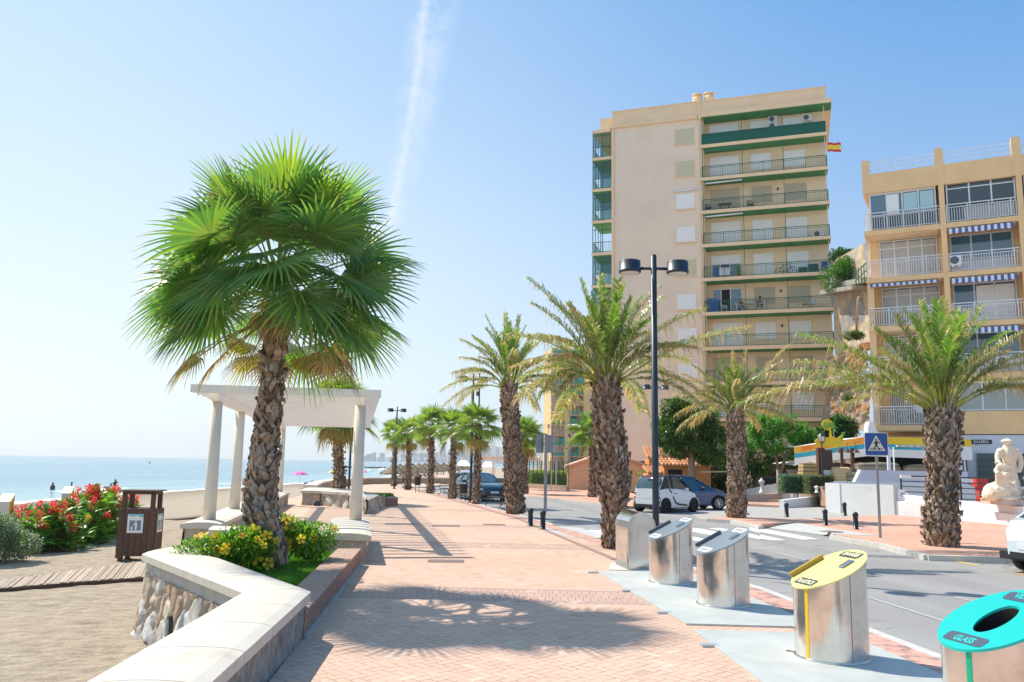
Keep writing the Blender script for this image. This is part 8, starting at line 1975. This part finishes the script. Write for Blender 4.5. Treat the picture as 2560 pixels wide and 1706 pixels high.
for x, y0, y1, r, m, lb in ((828, 1177, 1198, 10, M('yellow_canopy', (.75, .70, .08), .7), 'yellow parasol partly hidden by the leaning palm trunk'), (912, 1178, 1196, 7, M('red_canopy', (.75, .04, .08), .7), 'red parasol edge just right of the front pergola column'), (925, 1174, 1192, 9, M('pale_blue_canopy', (.60, .76, .82), .7), 'pale blue parasol at the water right of the pergola'), (957, 1170, 1190, 13, M('white_canopy', (.72, .72, .74), .7), 'white parasol left of the first kerbside fan palm')):
    Y = 92; p = V(x, y1, Y); parasol(lb, p, r*Y/2080, V(x, y0, Y).z-p.z, m)
# thatch shades
thm = M('thatch', (.36, .27, .18), .95, tint=True, n=(4, .3)); rnd = random.Random(12)
TG = 'thatched beach shades'
def thatch(loc, r, h, label, first=None):
    t = thing('thatched_parasol', label, 'thatched parasol', loc, 0, TG); mb = MB()
    for k in range(150):
        a = rnd.uniform(0, 6.283); q = rnd.choice((.0, .35, .7)); p = Vector((math.cos(a)*r*q*.8, math.sin(a)*r*q*.8, h+.55*r*(1-q*.85))); e = Vector((math.cos(a+.1)*r*(q+.42), math.sin(a+.1)*r*(q+.42), h+.5*r*(1-q)*.55-.35*r*q-rnd.random()*.2)); s = Vector((-math.sin(a), math.cos(a), 0))*.22
        mb.add([p-s*.5, p+s*.5, e+s, e-s], [(0, 1, 2, 3)], jit((.85, .8, .75), .3, rnd))
    mb.lathe([(r*.95, h-.1), (r*.6, h+.22), (.05, h+.5*r)], 0, 0, 0, 12, (.7, .65, .6)); mb.build('thatch', thm, t)
    mb = MB(); mb.cyl(0, 0, -.3, h+.3, .07, 6, c=(.5, .4, .3)); mb.cyl(0, 0, h+.5*r, h+.5*r+.55, .05, 6); mb_ell(mb, Vector((0, 0, h+.5*r+.65)), (.13, .13, .16), 8); mb.build('pole', barkm, t); return t
th0 = thatch((V(985, 1190, 98).x, 98, -.8), 1.45, 1.5, 'leftmost thatched shade of the long row on the far beach')
for i in range(11):
    x = 1000+i*15.5; Y = 99+i*5.2; dup(th0, (V(x, 1190, Y).x, Y, -.8), i*.7, f'{ORD[i+1]} thatched shade from the left in the long row on the far beach', TG, 1+.015*i)
# loungers below
lm = M('lounger_blue', (.05, .12, .22), .8); mb = MB()
def lounger(p, rz): 
    mb = MB(); mb.box(0, -.1, .32, .65, 1.4, .07); mb.bar((0, .55, .34), (0, 1.0, .75), .65, .06); [mb.bx(x-.03, x+.03, y-.03, y+.03, 0, .3) for x in (-.28, .28) for y in (-.7, .4)]
    o = mb.build('sun_lounger', lm); o.location = p; o.rotation_euler = (0, 0, rz); return o
for i in range(14):
    x = 975+i*11; Y = 94+i*3.3; p = V(x, 1190, Y); o = lounger((p.x, Y, -.75), .3+.1*i); tag(o, f'{ORD[i]} dark blue sun lounger from the left under the thatched shades', 'sun lounger', 'sun loungers under the thatch')
# tiny people on the beach
standing = wader()
for i, (x, yb, Y, m, lb) in enumerate(((842, 1198, 90, 'teal', 'tiny bather beside the yellow parasol'), (1013, 1198, 88, 'x', 'tiny person under the leftmost thatched shades'), (1043, 1200, 90, 'x', 'tiny person between the second and third kerbside fan palms'), (1262, 1196, 80, 'w', 'person in white walking behind the thick date palm trunk'), (1225, 1180, 75, 'd', 'dark haired person sitting near the white tents'))):
    p = V(x, yb, Y); person(lb, (p.x, Y, -.9), i*1.3, wader(), [skin], None, hair, {'w': M('white_shirt', (.7, .7, .72), .8)}.get(m, swim))
g = G(772, 1213, -1.2); mb = MB(); mb.box(g.x, g.y, -1.05, 1.1, .7, .3, .3); mb_ell(mb, Vector((g.x+.5, g.y-.1, -.85)), (.35, .3, .2)); tag(mb.build('beach_bags', M('purple_towel', (.12, .09, .28), .9)), 'dark blue towel and bags lying below the pink parasol', 'beach bag')
g = V(250, 1238, 58); 
def lying(label, px, py, col):
    g = G(px, py, -1.45); t = thing('person', label, 'person', g, .2, None); J = dict(pelvis=(0, 0, .12), waist=(.17, 0, .16), chest=(.38, 0, .24), neck=(.53, 0, .30), chin=(.6, 0, .34), head=(.70, 0, .38), shL=(.42, -.18, .25), elL=(.25, -.28, .12), wrL=(.05, -.3, .08), haL=(0, -.3, .06), shR=(.42, .18, .25), elR=(.25, .28, .12), wrR=(.05, .3, .08), haR=(0, .3, .06), hiL=(-.08, -.1, .12), knL=(-.42, -.12, .32), anL=(-.78, -.12, .06), toL=(-.85, -.12, .12), hiR=(-.08, .1, .12), knR=(-.45, .12, .12), anR=(-.85, .12, .06), toR=(-.9, .12, .14))
    bpy.data.objects.remove(t); return person(label, g, .2, J, [skin], None, hair, None)
lying('sunbather lying on the sand just above the red canna blooms', 222, 1240, None)
# white tents and pergola of the beach club
for x, y0, y1, hwid, lb in ((1159, 1151, 1165, 20, 'white low tent roof left of the second lamp post on the far beach'), (1220, 1154, 1168, 17, 'white tent roof right of the nearest kerbside fan palm')):
    Y = 110; a, b, c = V(x-hwid, y1, Y), V(x+hwid, y1, Y), V(x, y0, Y); t = thing('tent', lb, 'tent', (c.x, Y, -.5)); mb = MB(); e = [(a.x, Y-1.5, a.z), (b.x, Y-1.5, a.z), (b.x, Y+1.5, a.z), (a.x, Y+1.5, a.z)]
    mb.add(e+[(c.x-.4, Y, c.z), (c.x+.4, Y, c.z)], [(0, 1, 5, 4), (1, 2, 5), (2, 3, 4, 5), (3, 0, 4), (3, 2, 1, 0)]); mb.build('roof', white, t, world=True)
    mb = MB(); [mb.bar(q, (q[0], q[1], -.6), .08) for q in e]; mb.build('poles', wal, t, world=True)
def club(x0, x1, yt, yb, Y, lb):
    a, b = V(x0, yt, Y), V(x1, yt, Y); t = thing('beach_pergola', lb, 'pergola', (a.x, Y, 0)); mb = MB(); n = int((b.x-a.x)/1.2)
    mb.bx(a.x, b.x, Y-.1, Y+.1, a.z-.28, a.z); mb.bx(a.x, b.x, Y+3, Y+3.2, a.z-.28, a.z)
    for k in range(n*2+1): x = a.x+(b.x-a.x)*k/(2*n); mb.bx(x-.06, x+.06, Y-.4, Y+3.5, a.z+.002, a.z+.16)
    mb.build('roof_beams', ocl, t, world=True)
    for k in range(n+1): x = a.x+(b.x-a.x)*k/n; mb = MB(); mb.bx(x-.09, x+.09, Y-.09, Y+.09, -.3, a.z-.28); mb.build('post', ocl, t, world=True)
club(1204, 1262, 1143, 1180, 92, 'cream beam pergola of the beach club left of the thick date palm')
club(1312, 1350, 1144, 1180, 80, 'cream beam pergola behind the green fence right of the thick date palm')
# green fence
def fence():
    p0, p1 = V(1313, 1210, 66), V(1420, 1213, 60); t = thing('mesh_fence', 'green posts and mesh fence along the pavement left of the salmon hut', 'fence', (p0.x, p0.y, 0)); n = 10
    for k in range(n+1): p = p0.lerp(p1, k/n); mb = MB(); mb.bar((p.x, p.y, 0), (p.x, p.y, 2.1), .06); mb.build('post', greenr, t, world=True)
    mb = MB()
    for k in range(9): z = .35+k*.2; mb.bar((p0.x, p0.y-.04, z), (p1.x, p1.y-.04, z), .012)
    for k in range(60): p = p0.lerp(p1, k/60); mb.bar((p.x, p.y-.05, .3), (p.x, p.y-.05, 2.0), .010)
    mb.build('mesh', greenr, t, world=True)
    mb = MB(); mb.bar((p0.x-1, p0.y-.2, .15), (p1.x, p1.y-.2, .15), .25, .35); mb.build('kerb_wall', M('tan_wall'), t, world=True)
fence()
for x, yt, yb, lb in ((1378, 1160, 1228, 'left thin metal post in front of the green hedge'), (1390, 1155, 1230, 'right thin metal post in front of the green hedge')):
    g = G(x, yb); mb = MB(); mb.bar((g.x, g.y, 0), (g.x, g.y, V(x, yt, g.y).z), .07); tag(mb.build('metal_post', steel), lb, 'post', 'thin metal posts')
# breakwater, buoy
mb = MB()
a, b = V(850, 1163, 420), V(960, 1165.5, 420); rnd = random.Random(3)
for k in range(60): p = a.lerp(b, rnd.random()); mb_ell(mb, Vector((p.x, p.y+rnd.uniform(-3, 3), SEA)), (1.6, 1.4, rnd.uniform(.3, .9)), 6)
tag(mb.build('breakwater', M('dark_rocks', (.06, .06, .06), .9)), 'thin dark breakwater of rocks in the water below the distant city', 'breakwater')
p = G(373.6, 1158, SEA); mb = MB(); mb.lathe([(.5, 0), (.6, .7), (.15, 1.3)], 0, 0, 0, 10); q = p*(500/p.y); o = mb.build('buoy', M('yellow_buoy', (.8, .72, .45), .6)); o.location = (V(374, 1158, 500).x, 500, SEA); tag(o, 'small pale yellow buoy far out on the sea', 'buoy')
# ---- distant city across the bay
DY = 4300; cm_ = [M('far_city_pale', (.55, .54, .52), .9), M('far_city_tan', (.42, .36, .30), .9), M('far_city_grey', (.30, .33, .37), .9)]
rnd = random.Random(77)
blk = [(1098, 8, 1117), (1112, 5, 1138), (1084, 6, 1147), (1124, 7, 1124), (1133, 6, 1128), (1150, 9, 1124), (1163, 9, 1122), (1176, 6, 1123), (1205, 5, 1134), (1216, 8, 1123), (1226, 4, 1140), (1242, 4, 1119), (1036, 5, 1140), (1060, 7, 1145), (1070, 4, 1136), (1023, 5, 1148)]
sc = DY/2080; hs_ = 1156
for i, (x, w_, yt) in enumerate(blk):
    p = V(x, 1155, DY); h = (hs_+(x-1280)*.0165+1-yt+1)*sc; mb = MB(); W = w_*2*sc*.5
    mb.bx(-W, W, -15, 15, -3, h); mb.bx(-W*.4, W*.3, -8, 8, h, h+5)
    for k in range(int(h/6)): mb.bx(-W-.6, W+.6, -15.8, -15, 3+k*6, 4.2+k*6)
    o = mb.build('distant_building', cm_[i % 3]); o.location = (p.x, DY+rnd.uniform(-250, 300), 0)
    rk = sorted(b_[0] for b_ in blk).index(x)
    tag(o, f'{ORD[rk]} hazy tower block from the left in the skyline across the bay', 'building', 'hazy skyline across the bay')
for i in range(46):
    x = rnd.uniform(905, 1262); w_ = rnd.uniform(2, 6); h = rnd.uniform(14, 42); p = V(x, 1155, DY); mb = MB(); W = w_*sc
    mb.bx(-W, W, -12, 12, -3, h); mb.bx(-W*.2, W*.5, -6, 6, h, h+3); o = mb.build('distant_building', cm_[i % 3]); o.location = (p.x, DY+rnd.uniform(-300, 300), 0)
    tag(o, 'low hazy block in the distant skyline across the bay', 'building', 'hazy low blocks across the bay')
# hills behind the city
hm = M('far_hills', (.20, .19, .15), .95); vs = []; N = 120
def hh(u): return 95*max(0, 1-((u-.72)/.30)**2)+55*max(0, 1-((u-.35)/.32)**2)+14*noise.noise(Vector((u*9, 0, 0)))+6*noise.noise(Vector((u*31, 1, 0)))
mb = MB(); rows = 8; x0, x1 = V(880, 1155, 5000).x, V(1420, 1155, 5000).x
for j in range(rows):
    f = math.sin(math.pi*.5*j/(rows-1))
    for i in range(N+1): u = i/N; vs.append((x0+(x1-x0)*u, 4800+500*j/(rows-1), -4+max(2, hh(u))*f*1.15))
mb.add(vs, [(j*(N+1)+i, j*(N+1)+i+1, (j+1)*(N+1)+i+1, (j+1)*(N+1)+i) for j in range(rows-1) for i in range(N)], sm=True); tag(mb.build('hills', hm), kind='structure')
# ---- haze
HAZE = 1.8e-4
mb = MB(); mb.bx(-5800, 5800, -80, 5800, -8, 180); hz = bpy.data.materials.new('haze_air'); hz.use_nodes = True; nt = hz.node_tree; nt.nodes.clear()
pv = nt.nodes.new('ShaderNodeVolumePrincipled'); pv.inputs['Color'].default_value = (.93, .97, 1, 1); pv.inputs['Density'].default_value = HAZE; pv.inputs['Anisotropy'].default_value = .35
ou = nt.nodes.new('ShaderNodeOutputMaterial'); nt.links.new(pv.outputs[0], ou.inputs['Volume'])
if HAZE: tag(mb.build('haze', hz), kind='stuff')
